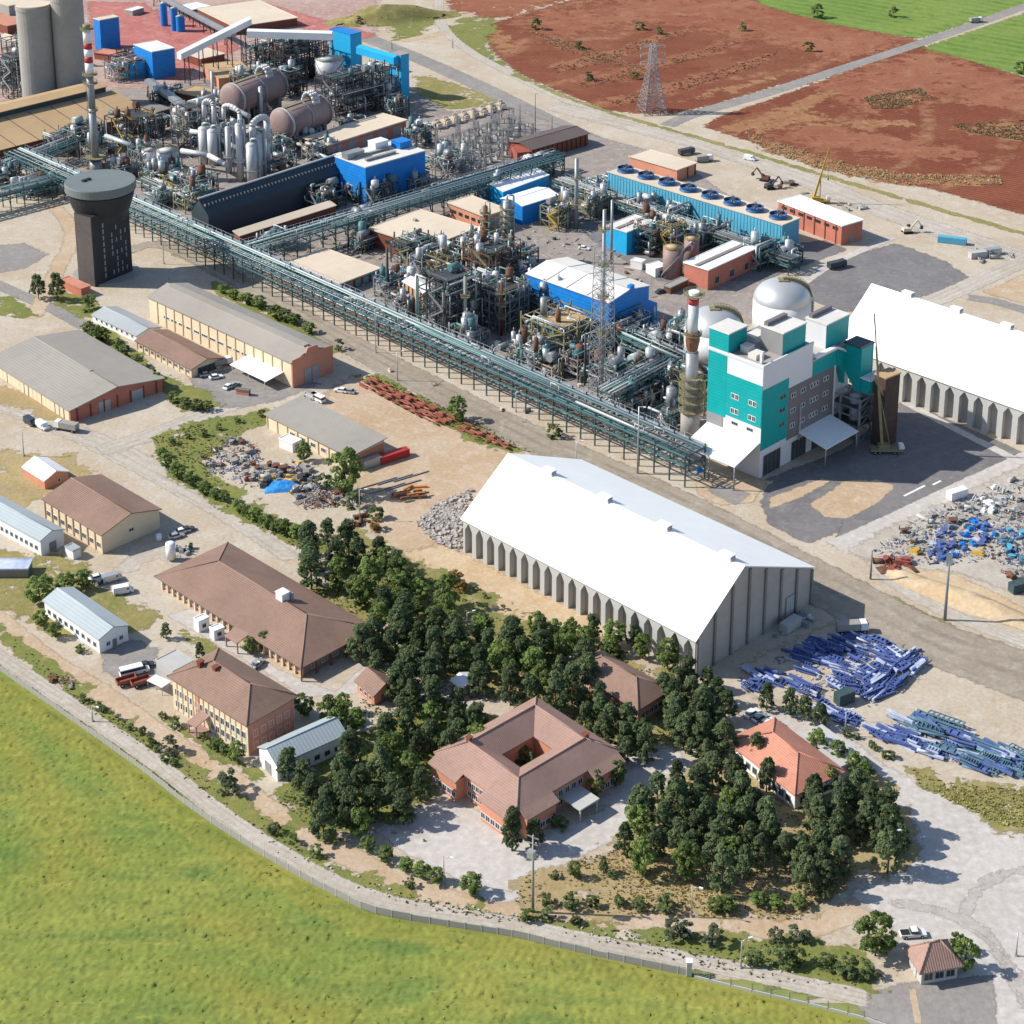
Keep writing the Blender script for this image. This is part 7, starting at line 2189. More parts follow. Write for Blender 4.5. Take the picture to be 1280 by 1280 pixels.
z_ = .30 + rg.normal(size=n_) * .10 + .08 * lowf + np.where(rg.random(n_) < .012, rg.uniform(.1, .4, n_), 0)
z_ *= np.clip(sd_ / 1.2, 0, 1)
me = grid_mesh('crop_grass', GM['crop'], x_ + rg.normal(size=n_) * .12, y_ + rg.normal(size=n_) * .12, np.maximum(z_, 0.02), q_, np.clip(1 - np.abs(sd_ - 17 - 6 * np.sin(x_ * .06)) / 7, 0, 1) * (.15 + .3 * np.sin(x_ * .11 + 1.3 * np.sin(y_ * .09))).clip(0, 1) + np.where(sd_ < 6, .3, 0))
o = link('crop_grass', me)
o['kind'] = 'stuff'
o['label'] = 'rough green and yellow crop grass filling the near field'
tufts('tall_grass', CROPV, 1500, .4, (0.28, 0.30, 0.10), (0.46, 0.42, 0.16), 'taller yellow stems standing out of the crop grass', 1.0)
tufts('verge_weeds', [(0, 784), (60, 832), (120, 880), (200, 930), (260, 976), (300, 1004), (380, 1060), (440, 1098), (540, 1124), (620, 1144), (760, 1162), (1000, 1174), (1080, 1192), (1100, 1226), (1060, 1238), (960, 1226), (860, 1204), (740, 1176), (620, 1152), (520, 1134), (440, 1110), (380, 1076), (320, 1038), (260, 998), (200, 950), (120, 894), (60, 848), (0, 798)],
      7000, .45, (0.14, 0.17, 0.055), (0.38, 0.34, 0.14), 'weeds on the verge along the gravel track', .8, 5)
tufts('slope_grass', [(640, 1128), (660, 1092), (700, 1082), (770, 1062), (800, 1016), (1000, 985), (1060, 1060), (1068, 1100), (1000, 1150), (760, 1142)], 4500, .42, (0.28, 0.22, 0.09), (0.48, 0.37, 0.18), 'dry straw grass under and around the large pine grove', .8, 6)
tufts('park_grass', [(440, 670), (480, 695), (560, 730), (640, 776), (720, 806), (860, 854), (890, 930), (760, 930), (640, 870), (560, 880), (560, 970), (480, 1028), (400, 1046), (345, 1000), (440, 900), (470, 840), (400, 740)], 7000, .42, (0.13, 0.17, 0.05), (0.32, 0.31, 0.12), 'rough grass beneath the park trees', .8, 7)
tufts('roadside_weeds', [(442, 470), (470, 470), (560, 510), (640, 552), (668, 566), (600, 554), (520, 508)], 1800, .5, (0.13, 0.16, 0.05), (0.32, 0.31, 0.12), 'weeds beside the red pipe rows', 1, 8)
tufts('yard_weeds', [(1140, 962), (1180, 978), (1280, 988), (1300, 1036), (1250, 1032), (1190, 1002), (1150, 984)], 900, .45, (0.30, 0.29, 0.11), (0.52, 0.48, 0.2), 'yellow green weeds beside the steel storage ground', 1, 9)
tufts('scrap_yard_weeds', [(190, 548), (240, 532), (330, 512), (360, 522), (300, 542), (250, 582), (330, 638), (400, 676), (470, 702), (380, 690), (290, 640), (210, 592)], 1500, .5, (0.15, 0.18, 0.06), (0.34, 0.32, 0.14), 'weeds around the scrap yard hedge', 1, 10)
tufts('far_straw_strips', [(925, 164), (985, 182), (1040, 200), (1130, 218), (1250, 221), (1252, 231), (1130, 233), (1030, 213), (960, 190)], 2600, .9, (0.32, 0.22, 0.12), (0.50, 0.37, 0.22), 'straw coloured dry weeds along the red field edge', 1, 11)
for i, pl in enumerate(([(660, 38), (700, 50), (760, 68), (820, 90), (760, 80), (700, 62)], [(690, 84), (760, 66), (820, 46), (880, 32), (824, 54), (764, 76), (696, 92)], [(720, 104), (790, 86), (880, 62), (950, 44), (884, 70), (796, 96), (728, 110)], [(760, 128), (850, 102), (940, 76), (980, 62), (944, 84), (856, 112), (770, 134)], [(1190, 156), (1290, 150), (1340, 168), (1290, 178), (1210, 166)], [(1080, 122), (1150, 110), (1165, 122), (1120, 136), (1090, 136)])):
    tufts('field_weeds', pl, 1000, .9, (0.24, 0.16, 0.09), (0.42, 0.29, 0.17), 'straw weeds in a strip across the red field', .8, 20 + i)
# mound at the far edge
def mound(name, px, rx, ry, h, m, rz=0.0, seed=1):
    O = G(*px)
    V, F = [], []
    nr, na = 8, 28
    k, q = math.cos(rz), math.sin(rz)
    for i in range(nr + 1):
        f = i / nr
        for j in range(na):
            a = 2 * math.pi * j / na
            w = 1 + .22 * mnoise.noise((math.cos(a) * 1.5 + seed, math.sin(a) * 1.5, 0))
            x, y = rx * f * w * math.cos(a), ry * f * w * math.sin(a)
            z = h * (math.cos(math.pi * f) * .5 + .5) * (1 + .3 * mnoise.noise((x * .2, y * .2, seed))) - .1
            V.append((O.x + x * k - y * q, O.y + x * q + y * k, z))
    F = [(i * na + j, (i + 1) * na + j, (i + 1) * na + (j + 1) % na, i * na + (j + 1) % na) for i in range(nr) for j in range(na)]
    me = pmesh(name, m, V, F, [1.0] * len(V))
    me.polygons.foreach_set('use_smooth', [True] * len(me.polygons))
    o = link(name, me)
    o['kind'] = 'structure'
    return o
mound('grass_mound', (486, 24), 45, 16, 9, GM['verge'], math.radians(20))
mound('sand_mound', (1210, 752), 26, 6, 2.6, GM['sandpile'], math.radians(-38), 4)
mound('earth_mound', (1135, 722), 9, 4, 1.6, GM['sandpile'], math.radians(-30), 6)
# ------------------------------------------------------------------ boundary wall of concrete panels
wp = [(-60, 792), (0, 838), (60, 880), (120, 922), (180, 965), (240, 1012), (300, 1052), (360, 1088), (420, 1120), (470, 1142), (560, 1158), (640, 1171), (700, 1185), (780, 1203), (862, 1220)]
P = smooth_line([G(*p) for p in wp], 3.0)
Wl = T('boundary_wall', 'long grey concrete panel wall between the gravel track and the green field', 'wall', P[0])
o0 = Vector((P[0].x, P[0].y, 0))
pw = MB().box(0, -.06, 0, 1, .06, 1.6).mesh('wall_panel', M['conc'])
pp = MB().box(-.1, -.1, 0, .1, .1, 1.7).mesh('wall_post', M['conc_l'])
for i, (a, b) in enumerate(zip(P, P[1:])):
    d = b - a
    o = link('wall_panel', pw, Wl, (a.x - o0.x, a.y - o0.y, U(-.25, .12)), math.atan2(d.y, d.x))
    o.scale = (d.length - .1, 1, 1)
    link('wall_post', pp, Wl, (a.x - o0.x, a.y - o0.y, 0), math.atan2(d.y, d.x))
gp = T('gate_pillar', 'white pillar at the end of the concrete panel wall', 'pillar', G(861, 1219))
MB().box(-.5, -.5, 0, .5, .5, 3.2).build('shaft', M['conc_l'], gp)
MB().box(-.65, -.65, 3.2, .65, .65, 3.45).build('cap', M['whitep'], gp)
fp = [(868, 1222), (940, 1240), (1010, 1256), (1080, 1274), (1110, 1284)]
P = smooth_line([G(*p) for p in fp], 3.0)
Fn = T('wire_fence', 'low concrete kerbed fence with thin posts past the white pillar', 'fence', P[0])
o0 = P[0].copy()
kb = MB().box(0, -.12, 0, 1, .12, .55).mesh('kerb', M['conc_l'])
ps_ = MB().box(-.07, -.07, 0, .07, .07, 2.0).mesh('post', M['conc_d'])
rl_ = MB()
for z in (.9, 1.3, 1.7):
    rl_.box(0, -.02, z, 1, .02, z + .04)
rlm = rl_.mesh('wires', M['galv'])
for a, b in zip(P, P[1:]):
    d = b - a
    for nm, me in (('kerb', kb), ('wires', rlm)):
        o = link(nm, me, Fn, tuple(a - o0), math.atan2(d.y, d.x))
        o.scale = (d.length * .98, 1, 1)
    link('post', ps_, Fn, tuple(a - o0), math.atan2(d.y, d.x))

# ------------------------------------------------------------------ vehicles
wheel = MB().tube((0, -.12, 0), (0, .12, 0), .34, 0, 12).tube((0, -.13, 0), (0, .13, 0), .18, 1, 8).mesh('wheel', [M['rubber'], M['galv']])
twheel = MB().tube((0, -.16, 0), (0, .16, 0), .52, 0, 12).tube((0, -.17, 0), (0, .17, 0), .26, 1, 8).mesh('wheel', [M['rubber'], M['galv']])
def hull(b, prof, w, m=0, tuck=.0):
    b.prism([(x, z) for x, z in prof], -w / 2, w / 2, 'y', m)
def car(label, px, rz, m='whitep', kind='car', group='parked vehicles'):
    O = G(*px)
    R_ = T({'car': 'parked_car', 'van': 'parked_van', 'pickup': 'pickup_truck', 'bus': 'minibus', 'truck': 'lorry'}[kind], label, kind if kind != 'truck' else 'lorry', O, math.radians(rz), group)
    mm, gl = M[m], M['glass']
    if kind == 'car':
        hull(b := MB(), [(-2.2, .3), (2.2, .3), (2.25, .72), (1.2, .92), (-1.9, .95), (-2.25, .8)], 1.75)
        b.build('body', mm, R_)
        hull(b := MB(), [(-1.75, .96), (1.05, .93), (.35, 1.42), (-1.2, 1.44)], 1.5)
        b.build('windows', gl, R_)
        MB().box(-1.25, -.72, 1.43, .4, .72, 1.5).build('roof', mm, R_)
        ws = (-1.35, 1.35, .85, wheel, .34)
        L_ = 2.2
    elif kind in ('van', 'bus'):
        q = 1.35 if kind == 'bus' else 1.0
        hull(b := MB(), [(-2.6 * q, .35), (2.6 * q, .35), (2.7 * q, 1.0), (2.1 * q, 1.2), (-2.6 * q, 1.25)], 2.0)
        b.build('body', mm, R_)
        hull(b := MB(), [(-2.58 * q, 1.26), (2.08 * q, 1.21), (1.5 * q, 1.95), (-2.5 * q, 1.98)], 1.9)
        b.build('windows', gl if kind == 'bus' else mm, R_)
        MB().box(-2.55 * q, -.98, 1.98, 1.5 * q, .98, 2.2).build('roof', mm, R_)
        if kind == 'van':
            MB().box(.9, -.97, 1.3, 1.5, .97, 1.8).build('windows', gl, R_)
        ws = (-1.7 * q, 1.7 * q, .95, wheel, .36)
        L_ = 2.6 * q
    elif kind == 'pickup':
        hull(b := MB(), [(-2.6, .4), (2.5, .4), (2.55, .85), (1.5, 1.02), (-2.6, 1.02)], 1.85)
        b.build('body', mm, R_)
        hull(b := MB(), [(-.6, 1.03), (1.45, 1.03), (.8, 1.6), (-.45, 1.62)], 1.6)
        b.build('windows', gl, R_)
        MB().box(-.45, -.76, 1.61, .8, .76, 1.7).build('roof', mm, R_)
        MB().box(-2.5, -.8, 1.03, -.7, .8, 1.06).build('load_bed', M['rubber'], R_)
        ws = (-1.6, 1.6, .9, wheel, .36)
        L_ = 2.55
    else:
        MB().box(-4.0, -1.0, .7, 4.0, 1.0, 1.0).build('chassis', M['steeld'], R_)
        hull(b := MB(), [(2.0, 1.0), (4.0, 1.0), (4.0, 2.0), (3.6, 3.0), (2.0, 3.0)], 2.3)
        b.build('cab', mm, R_)
        MB().box(3.7, -1.0, 2.05, 3.96, 1.0, 2.75).build('windscreen', gl, R_)
        MB().box(-4.0, -1.2, 1.05, 1.8, 1.2, 2.9).build('load_box', M['conc'] if m == 'whitep' else mm, R_)
        ws = (-2.8, 3.0, 1.05, twheel, .52)
        L_ = 4.0
    for x_ in ws[:2]:
        for s in (-1, 1):
            link('wheel', ws[3], R_, (x_, s * ws[2], ws[4]))
    for s in (-1, 1):
        MB().box(L_ - .05, s * .6 - .2, .62, L_ + .04, s * .6 + .2, .8).build('headlight', M['frame'], R_)
    return R_
CARS = [
 ((396, 500), 135, 'whitep', 'bus', 'white minibus on the tan yard above the grey roofed store'), ((388, 497), 135, 'silver', 'van', 'silver van parked tight beside the white minibus'),
 ((426, 490), 160, 'whitep', 'car', 'white car beside a second car near the brick gable'), ((436, 491), 160, 'silver', 'car', 'silver car beside the white one near the brick gable'),
 ((258, 470), 20, 'silver', 'car', 'silver car at the open end of the brown shed'), ((270, 473), 25, 'whitep', 'car', 'white car at the open end of the brown shed'), ((276, 458), 30, 'whitep', 'truck', 'grey loaded lorry beside the brown shed'),
 ((286, 485), 60, 'whitep', 'car', 'white car beside the tiny brick hut'), ((292, 483), 60, 'silver', 'car', 'pale car touching the tiny brick hut'),
 ((38, 530), -45, 'darkcar', 'van', 'dark van by the straw verge at the grey roofed hall'), ((53, 535), -45, 'whitep', 'van', 'white van between the dark van and the white lorry'), ((83, 538), 160, 'whitep', 'truck', 'white lorry at the corner of the grey roofed hall'),
 ((220, 672), 30, 'silver', 'car', 'silver car nearest the gable of the cream building'), ((228, 666), 30, 'whitep', 'car', 'white car behind the silver one by the cream gable'), ((234, 664), 30, 'darkcar', 'car', 'dark car in the line by the cream gable'),
 ((122, 724), 30, 'whitep', 'car', 'white car at the tree end of the gravel lot'), ((132, 728), 30, 'darkcar', 'car', 'dark car between two white ones on the gravel lot'), ((140, 726), 30, 'silver', 'van', 'silver van on the gravel lot by the trees'), ((154, 741), 20, 'whitep', 'van', 'white van parked alone on the gravel lot'),
 ((168, 842), 25, 'whitep', 'bus', 'white minibus beside the red farm trailers'), ((182, 834), 25, 'darkcar', 'car', 'dark car behind the white minibus by the trailers'),
 ((940, 894), 40, 'whitep', 'car', 'white car, first in the row behind the orange red roof'), ((950, 900), 40, 'silver', 'car', 'silver car, second in the row behind the orange red roof'), ((959, 906), 40, 'whitep', 'car', 'white car, third in the row behind the orange red roof'), ((968, 910), 40, 'darkcar', 'car', 'dark car, last in the row behind the orange red roof'),
 ((1141, 1170), 5, 'whitep', 'pickup', 'white pickup parked behind the gate house'), ((1220, 28), 20, 'whitep', 'truck', 'white lorry driving on the far field road'),
 ((937, 200), -30, 'whitep', 'van', 'white van on the pale road beyond the cooling tower'), ((880, 202), 20, 'whitep', 'truck', 'white lorry behind the small brick pump house'), ((858, 193), 30, 'darkcar', 'truck', 'dark lorry behind the small brick pump house'),
 ((1046, 335), 30, 'darkcar', 'truck', 'dark lorry on the concrete strip by the dark asphalt'), ((322, 832), 60, 'silver', 'car', 'silver car beside the tiled porch'), ((866, 370), 35, 'silver', 'van', 'pale van by the brick building near the striped stack top'),
 ((826, 366), 35, 'darkcar', 'car', 'dark car on the asphalt behind the large blue building'), ((730, 312), -20, 'whitep', 'car', 'white car on the yard behind the large blue building'), ((676, 448), -25, 'whitep', 'van', 'white van beside the beige process structure'),
 ((1065, 790), 5, 'whitep', 'truck', 'white lorry in the shade of the warehouse gable'), ((612, 436), -20, 'whitep', 'truck', 'white lorry between process structures by the long rack'),
]
for px, rz, m_, k, lab in CARS:
    car(lab, px, rz, m_, k)
for (px, lab) in (((158, 855), 'red farm trailer nearest the dirt road'), ((176, 856), 'red farm trailer behind the other, by the carport')):
    R_ = T('farm_trailer', lab, 'trailer', G(*px), .5, 'red farm trailers')
    MB().box(-2.4, -1.1, .8, 2.4, 1.1, 1.0).box(-2.4, -1.1, 1.0, -2.3, 1.1, 1.7).box(2.3, -1.1, 1.0, 2.4, 1.1, 1.7).box(-2.3, -1.1, 1.0, 2.3, -1.02, 1.7).box(-2.3, 1.02, 1.0, 2.3, 1.1, 1.7).build('tub', M['rustl'], R_)
    MB().beam((2.4, 0, .8), (4.2, 0, .6), .14).build('drawbar', M['steeld'], R_)
    for s in (-1, 1):
        for x_ in (-1.3, 1.3):
            link('wheel', twheel, R_, (x_, s * 1.0, .52))

# cranes and diggers
def mobile_crane(label, px, top, rz, m='yellow', lean=None):
    O = G(*px)
    R_ = T('mobile_crane', label, 'crane', O, rz, 'mobile cranes')
    MB().box(-5, -1.3, .9, 5, 1.3, 1.7).build('chassis', M[m], R_)
    for x_ in (-3.6, -2.2, 2.2, 3.6):
        for s in (-1, 1):
            link('wheel', twheel, R_, (x_, s * 1.15, .52))
    hull(b := MB(), [(3.6, 1.7), (5.2, 1.7), (5.2, 2.5), (4.8, 3.0), (3.6, 3.0)], 2.2)
    b.build('cab', M['whitep'], R_)
    MB().box(-2.6, -1.2, 1.7, .8, 1.2, 3.0).build('superstructure', M[m], R_)
    b = MB()
    t = Vector(top)
    p = Vector((-1.5, 0, 2.8))
    m1 = p.lerp(t, .42)
    m2 = p.lerp(t, .75)
    b.beam(p, m1, .8).beam(m1, m2, .55).beam(m2, t, .35)
    b.tube(p + Vector((2.4, 0, -.4)), m1, .2, 0, 6)
    b.build('boom', M[m], R_)
    b = MB()
    b.tube(t, (t.x + .1, t.y, t.z * .45), .05, 0, 4).cbox(t.x + .1, t.y, t.z * .45 - .8, .5, .5, .8)
    b.build('hook', M['steeld'], R_)
    return R_
def crane_to(px, tip):
    """boom tip offset (right of base, away, up) that projects on the photo point tip"""
    O = G(*px)
    h = hgt(px[0], px[1], tip[1])
    q = G(tip[0], tip[1], h)
    return Vector((q.x - O.x, 0.0, h))
mobile_crane('orange yellow mobile crane with raised boom at the edge of the red field', (1022, 254), crane_to((1022, 254), (1037, 184)), 0)
mobile_crane('yellow and rust mobile crane beside the teal tower, boom reaching its roof', (1108, 566), crane_to((1108, 566), (1093, 392)), 0, 'olive')
def digger(label, px, rz, m='orange'):
    R_ = T('excavator', label, 'excavator', G(*px), rz, 'excavators')
    for s in (-1, 1):
        MB().prism([(-2, .2), (-1.6, 0), (1.6, 0), (2, .2), (2, .7), (1.6, .9), (-1.6, .9), (-2, .7)], s * 1.3 - .3, s * 1.3 + .3).build('track', M['rubber'], R_)
    MB().box(-2, -1.3, 1.0, 1.2, 1.3, 2.3).build('body', M[m], R_)
    MB().box(.2, .2, 2.3, 1.3, 1.2, 3.3).build('cab', M['glass'], R_)
    MB().beam((1.2, -.3, 1.9), (4.0, -.3, 5.2), .5).build('boom', M[m], R_)
    MB().beam((4.0, -.3, 5.2), (5.8, -.3, 2.6), .4).build('arm', M[m], R_)
    MB().prism([(5.2, 1.4), (6.4, 1.5), (6.2, 2.8), (5.5, 2.7)], -.9, .3).build('bucket', M['steeld'], R_)
digger('pale excavator on the sandy road beside the pump house end', (1134, 291), .2, 'tan')
digger('dark excavator on the sandy ground behind the cooling tower', (956, 226), 2.6, 'rust')
digger('small dark loader on the sandy ground, nearer the cooling tower', (962, 236), .4, 'steeld')

# containers and boxes
def container(label, px, rz, m, ln=6.1, group='containers', hh=2.6, wd=2.44):
    R_ = T('container', label, 'container', G(*px), rz, group)
    b = MB().box(-ln / 2, -wd / 2, .15, ln / 2, wd / 2, hh)
    k = int(ln / .6)
    for i in range(k):
        x_ = -ln / 2 + ln * (i + .5) / k
        b.box(x_ - .12, -wd / 2 - .05, .3, x_ + .12, -wd / 2, hh - .15).box(x_ - .12, wd / 2, .3, x_ + .12, wd / 2 + .05, hh - .15)
    b.build('shell', M[m], R_)
    MB().box(ln / 2, -wd / 2 + .1, .3, ln / 2 + .06, -.03, hh - .15).build('door', M[m], R_)
    MB().box(ln / 2, .03, .3, ln / 2 + .06, wd / 2 - .1, hh - .15).build('door', M[m], R_)
    return R_
container('blue container on the sandy road edge at the far right', (1190, 304), -.35, 'ctcyan', 11)
container('white container on the scrap yard beside the concrete road', (1196, 622), .5, 'whitep', 6.1)
container('dark red long skip beside the grey roofed store', (492, 574), .62, 'red', 10, hh=2.4)
container('grey cabin container at the gable of the grey roofed store', (464, 582), .62, 'galv', 6.1)
container('white container leaning on the warehouse gable wall', (988, 786), .78, 'conc_l', 6.1)
container('green container at the right photo edge by the sand heap', (1275, 738), .4, 'steelg', 6.1)
container('teal green crate hut inside the violet blue steel heap', (1055, 878), .5, 'steelg', 4.5, hh=3)
container('small grey white container on the yard next to the long pipe rack', (620, 452), .7, 'conc_l', 5)
container('pale container in the grey yard at the far right road', (1222, 322), .3, 'conc_l', 7)
container('grey container behind the pale one at the far right road', (1240, 318), .3, 'galv', 7)

# white upright tank by the parking and other small equipment
R_ = T('water_tank', 'white upright tank with pipework beside the gravel parking', 'tank', G(214, 700))
MB().cyl(0, 0, .6, 5.0, 1.3, 0, 20).dome(0, 0, 5.0, 1.3, .5, 0, 20, 4).build('shell', M['whitep'], R_)
for a in range(4):
    MB().beam((1.0 * math.cos(a * 1.57), 1.0 * math.sin(a * 1.57), 0), (1.0 * math.cos(a * 1.57), 1.0 * math.sin(a * 1.57), .7), .2).build('leg', M['steel'], R_)
MB().path([(1.3, 0, 1.2), (2.6, 0, 1.2), (2.6, 0, .3), (4.5, .5, .3)], .12, 0, 6).build('pipework', M['galv'], R_)
R_ = T('water_tank', 'small white tank standing behind the upright one', 'tank', G(199, 676))
MB().cyl(0, 0, .3, 1.9, .8, 0, 16).dome(0, 0, 1.9, .8, .25, 0, 16, 3).build('shell', M['whitep'], R_)
MB().box(-.7, -.7, 0, .7, .7, .3).build('plinth', M['conc'], R_)
for i in range(7):
    tag(MB().cbox(0, 0, 0, U(.8, 1.6), U(.6, 1.2), U(.7, 1.5)).cbox(0, 0, 1.5, .4, .4, .3).build('pump_skid', M[rnd.choice(['steel', 'galv', 'steelg'])], None, G(222 + i * 3 + U(-2, 2), 690 + U(-6, 6)), U(0, 3)), 'small grey pump skid beside the white upright tank', 'pump', 'pump skids by the white tank')

# ------------------------------------------------------------------ poles
def lamp(label, px, top, m='galv', arm=True, r=.12, group='street lamps', nm='street_lamp', cat='street lamp'):
    h = hgt(px[0], px[1], top)
    R_ = T(nm, label, cat, G(*px), U(-.6, .6), group)
    MB().cyl(0, 0, 0, h, r * 1.5, 0, 8, r * .8).build('pole', M[m], R_)
    MB().cbox(0, 0, 0, .5, .5, .35).build('footing', M['conc'], R_)
    if arm:
        MB().tube((0, 0, h - .1), (1.6, 0, h + .25), .07, 0, 6).build('arm', M[m], R_)
        MB().cbox(1.8, 0, h + .15, .8, .35, .2).build('lamp_head', M['whitep'], R_)
    return R_
for px, top, lab in (((30, 570), 536, 'street lamp by the straw verge near the small brick hut'), ((470, 441), 386, 'street lamp between the long rack and the road, farther one'), ((497, 476), 440, 'street lamp between the long rack and the road, nearer the red pipes'), ((926, 1210), 1176, 'street lamp by the thicket inside the wall'),
                     ((864, 1146), 1108, 'white street lamp at the foot of the large pine grove'), ((555, 1106), 1070, 'street lamp at the lower edge of the forecourt'), ((1110, 1090), 1040, 'street lamp in front of the pines by the pale yard'), ((317, 866), 826, 'street lamp at the end of the long tiled office'), ((116, 902), 882, 'street lamp on the gravel track verge'),
                     ((645, 515), 490, 'street lamp under the near end of the long rack'), ((720, 596), 552, 'street lamp on the road behind the warehouse roof'), ((450, 650), 612, 'street lamp at the scrap yard edge'), ((584, 782), 766, 'street lamp by the grass below the white warehouse'), ((1056, 920), 890, 'white street lamp by the steel yard bushes'), ((205, 330), 290, 'street lamp beside the dark round tower'),
                     ((1270, 1195), 1166, 'street lamp on the pale yard at the right edge')):
    lamp(lab, px, top)
lamp('tall grey floodlight mast beside the end of the long rack', (797, 592), 508, 'galv', True, .22)
R_ = lamp('tall grey mast with a lamp frame beside the sand heap', (1181, 775), 692, 'steel', False, .3)
hh = hgt(1181, 775, 692)
MB().cbox(0, 0, hh - 3.2, 1.4, .5, 3.2).build('lamp_frame', M['steel'], R_)
lamp('brown wooden pole by the red scrap pieces', (1088, 724), 688, 'wood', False, .2, 'wooden poles', 'utility_pole', 'pole')
R_ = lamp('concrete power pole with transformer at the forecourt corner', (666, 1140), 1044, 'conc', False, .22, 'power poles', 'utility_pole', 'pole')
hh = hgt(666, 1140, 1044)
MB().beam((-1.3, 0, hh - .5), (1.3, 0, hh - .5), .2).beam((-1.1, 0, hh - 2), (1.1, 0, hh - 2), .18).build('cross_arm', M['steel'], R_)
MB().cbox(0, -.6, hh - 4.8, 1.5, 1.1, 1.6).build('transformer', M['galv'], R_)
for px, top in (((610, 158), 128), ((669, 168), 118), ((627, 146), 122), ((612, 130), 100)):
    pass
for i, (px, top) in enumerate((((627, 148), 126), ((650, 164), 130), ((669, 166), 117), ((690, 176), 146), ((566, 60), 48), ((490, 62), 50))):
    lamp('thin dark pole on the switchyard side of the road, no %s from the field' % ('one two three four five six'.split()[i]) if False else ['thin pole behind the switchyard transformers', 'thin pole at the switchyard path', 'white headed pole by the works road', 'thin pole behind the dark brown roof', 'thin pole by the dirt road fork', 'thin pole beside the blue transfer towers'][i], px, top, 'steeld', i == 2, .14, 'thin poles', 'utility_pole', 'pole')

# ------------------------------------------------------------------ heaps of steel, pipes and scrap: each piece its own object
rs = random.Random(99)
def bar_meshes(m, ln, kinds):
    out = []
    for k in kinds:
        b = MB()
        if k == 'I':
            b.box(-ln / 2, -.3, 0, ln / 2, .3, .08).box(-ln / 2, -.06, .08, ln / 2, .06, .6).box(-ln / 2, -.3, .6, ln / 2, .3, .68)
        elif k == 'box':
            b.box(-ln / 2, -.3, 0, ln / 2, .3, .5)
        elif k == 'plate':
            b.box(-ln / 2, -.75, 0, ln / 2, .75, .06)
            for j in range(4):
                x_ = -ln / 2 + ln * (j + .5) / 4
                b.box(x_ - .08, -.8, .061, x_ + .08, .8, .35)
            b.box(-ln / 2, -.85, 0, ln / 2, -.76, .4).box(-ln / 2, .76, 0, ln / 2, .85, .4)
        elif k == 'tube':
            b.tube((-ln / 2, 0, .3), (ln / 2, 0, .3), .3, 0, 8)
        else:
            for s in (-.9, .9):
                b.box(-ln / 2, s - .12, 0, ln / 2, s + .12, .3).box(-ln / 2, s - .12, .8, ln / 2, s + .12, 1.0)
            n = int(ln / 1.1)
            for i in range(n):
                x_ = -ln / 2 + ln * i / n
                b.beam((x_, -.9, .15), (x_ + ln / n, .9, .9), .18).beam((x_, -.9, .9), (x_, .9, .9), .2)
        out.append(b.mesh('steel_beam', M[m]))
    return out
def heap(poly, n, ang, spread, meshes, label, group, nm='steel_beam', cat='steel beam', lay=2, sc=(.35, 1.15), zstep=.42):
    xs, ys = [p[0] for p in poly], [p[1] for p in poly]
    c = 0
    while c < n:
        p = (rs.uniform(min(xs), max(xs)), rs.uniform(min(ys), max(ys)))
        if not inside(p, poly):
            continue
        g = G(*p)
        g.z = rs.randint(0, lay) * zstep
        o = link(nm, rs.choice(meshes), None, g, ang + rs.gauss(0, spread))
        k = rs.uniform(*sc)
        o.scale = (k, rs.uniform(.8, 1.3), rs.uniform(.8, 1.3))
        o.rotation_euler = (rs.gauss(0, .07), rs.gauss(0, .045), o.rotation_euler[2])
        tag(o, label, cat, group)
        c += 1
bl = bar_meshes('bsteel', 7, ['I', 'box', 'plate', 'tube', 'plate', 'I']) + bar_meshes('psteel', 6, ['I', 'plate', 'box', 'tube']) + bar_meshes('bsteel', 5, ['truss']) + bar_meshes('bsteel', 4, ['plate', 'box'])
bg = bar_meshes('gsteel', 8, ['I', 'box', 'truss', 'plate', 'tube']) + bar_meshes('gsteel', 6, ['plate', 'I']) + bar_meshes('psteel', 7, ['I', 'box'])
hA = math.radians(-38)
heap([(985, 820), (1010, 802), (1060, 792), (1120, 806), (1130, 826), (1100, 840), (1070, 838), (1040, 832), (1000, 846)], 88, hA, .2, bl, 'violet blue steel piece heaped in front of the warehouse gable', 'violet blue steel heap, upper part')
heap([(1040, 836), (1100, 842), (1110, 850), (1070, 868), (1040, 860)], 30, hA, .3, bl, 'violet blue steel piece in the middle of the upper heap', 'violet blue steel heap, middle')
heap([(1090, 846), (1140, 816), (1160, 824), (1155, 838), (1100, 874), (1070, 876)], 50, math.radians(42), .16, bl, 'violet blue steel beam laid crosswise at the right end of the upper heap', 'crosswise blue beams')
heap([(930, 845), (960, 838), (990, 846), (960, 862), (934, 864)], 18, hA, .2, bl, 'violet blue steel piece beside the warehouse corner trees', 'blue steel by the warehouse corner')
heap([(985, 852), (1000, 852), (1030, 870), (1020, 874), (990, 862)], 14, hA, .1, bl, 'violet blue beam in the thin row below the upper heap', 'thin row of blue beams')
heap([(1030, 884), (1060, 892), (1070, 904), (1040, 902), (1024, 892)], 18, hA, .1, bl, 'violet blue beam in the small stack beside the lone pine', 'small stack of blue beams')
heap([(1090, 915), (1120, 912), (1165, 935), (1170, 950), (1130, 936), (1094, 922)], 50, hA, .16, bl, 'violet blue beam on the near side of the lower steel stacks', 'lower steel stacks, violet part')
heap([(1124, 900), (1160, 896), (1230, 925), (1290, 950), (1290, 975), (1220, 964), (1170, 940), (1130, 918)], 120, hA, .12, bg + bl[:4], 'blue green steel beam in the long lower stacks', 'lower steel stacks, blue green part')
rp = bar_meshes('rustl', 12, ['tube', 'tube', 'box']) + bar_meshes('rust', 10, ['tube'])
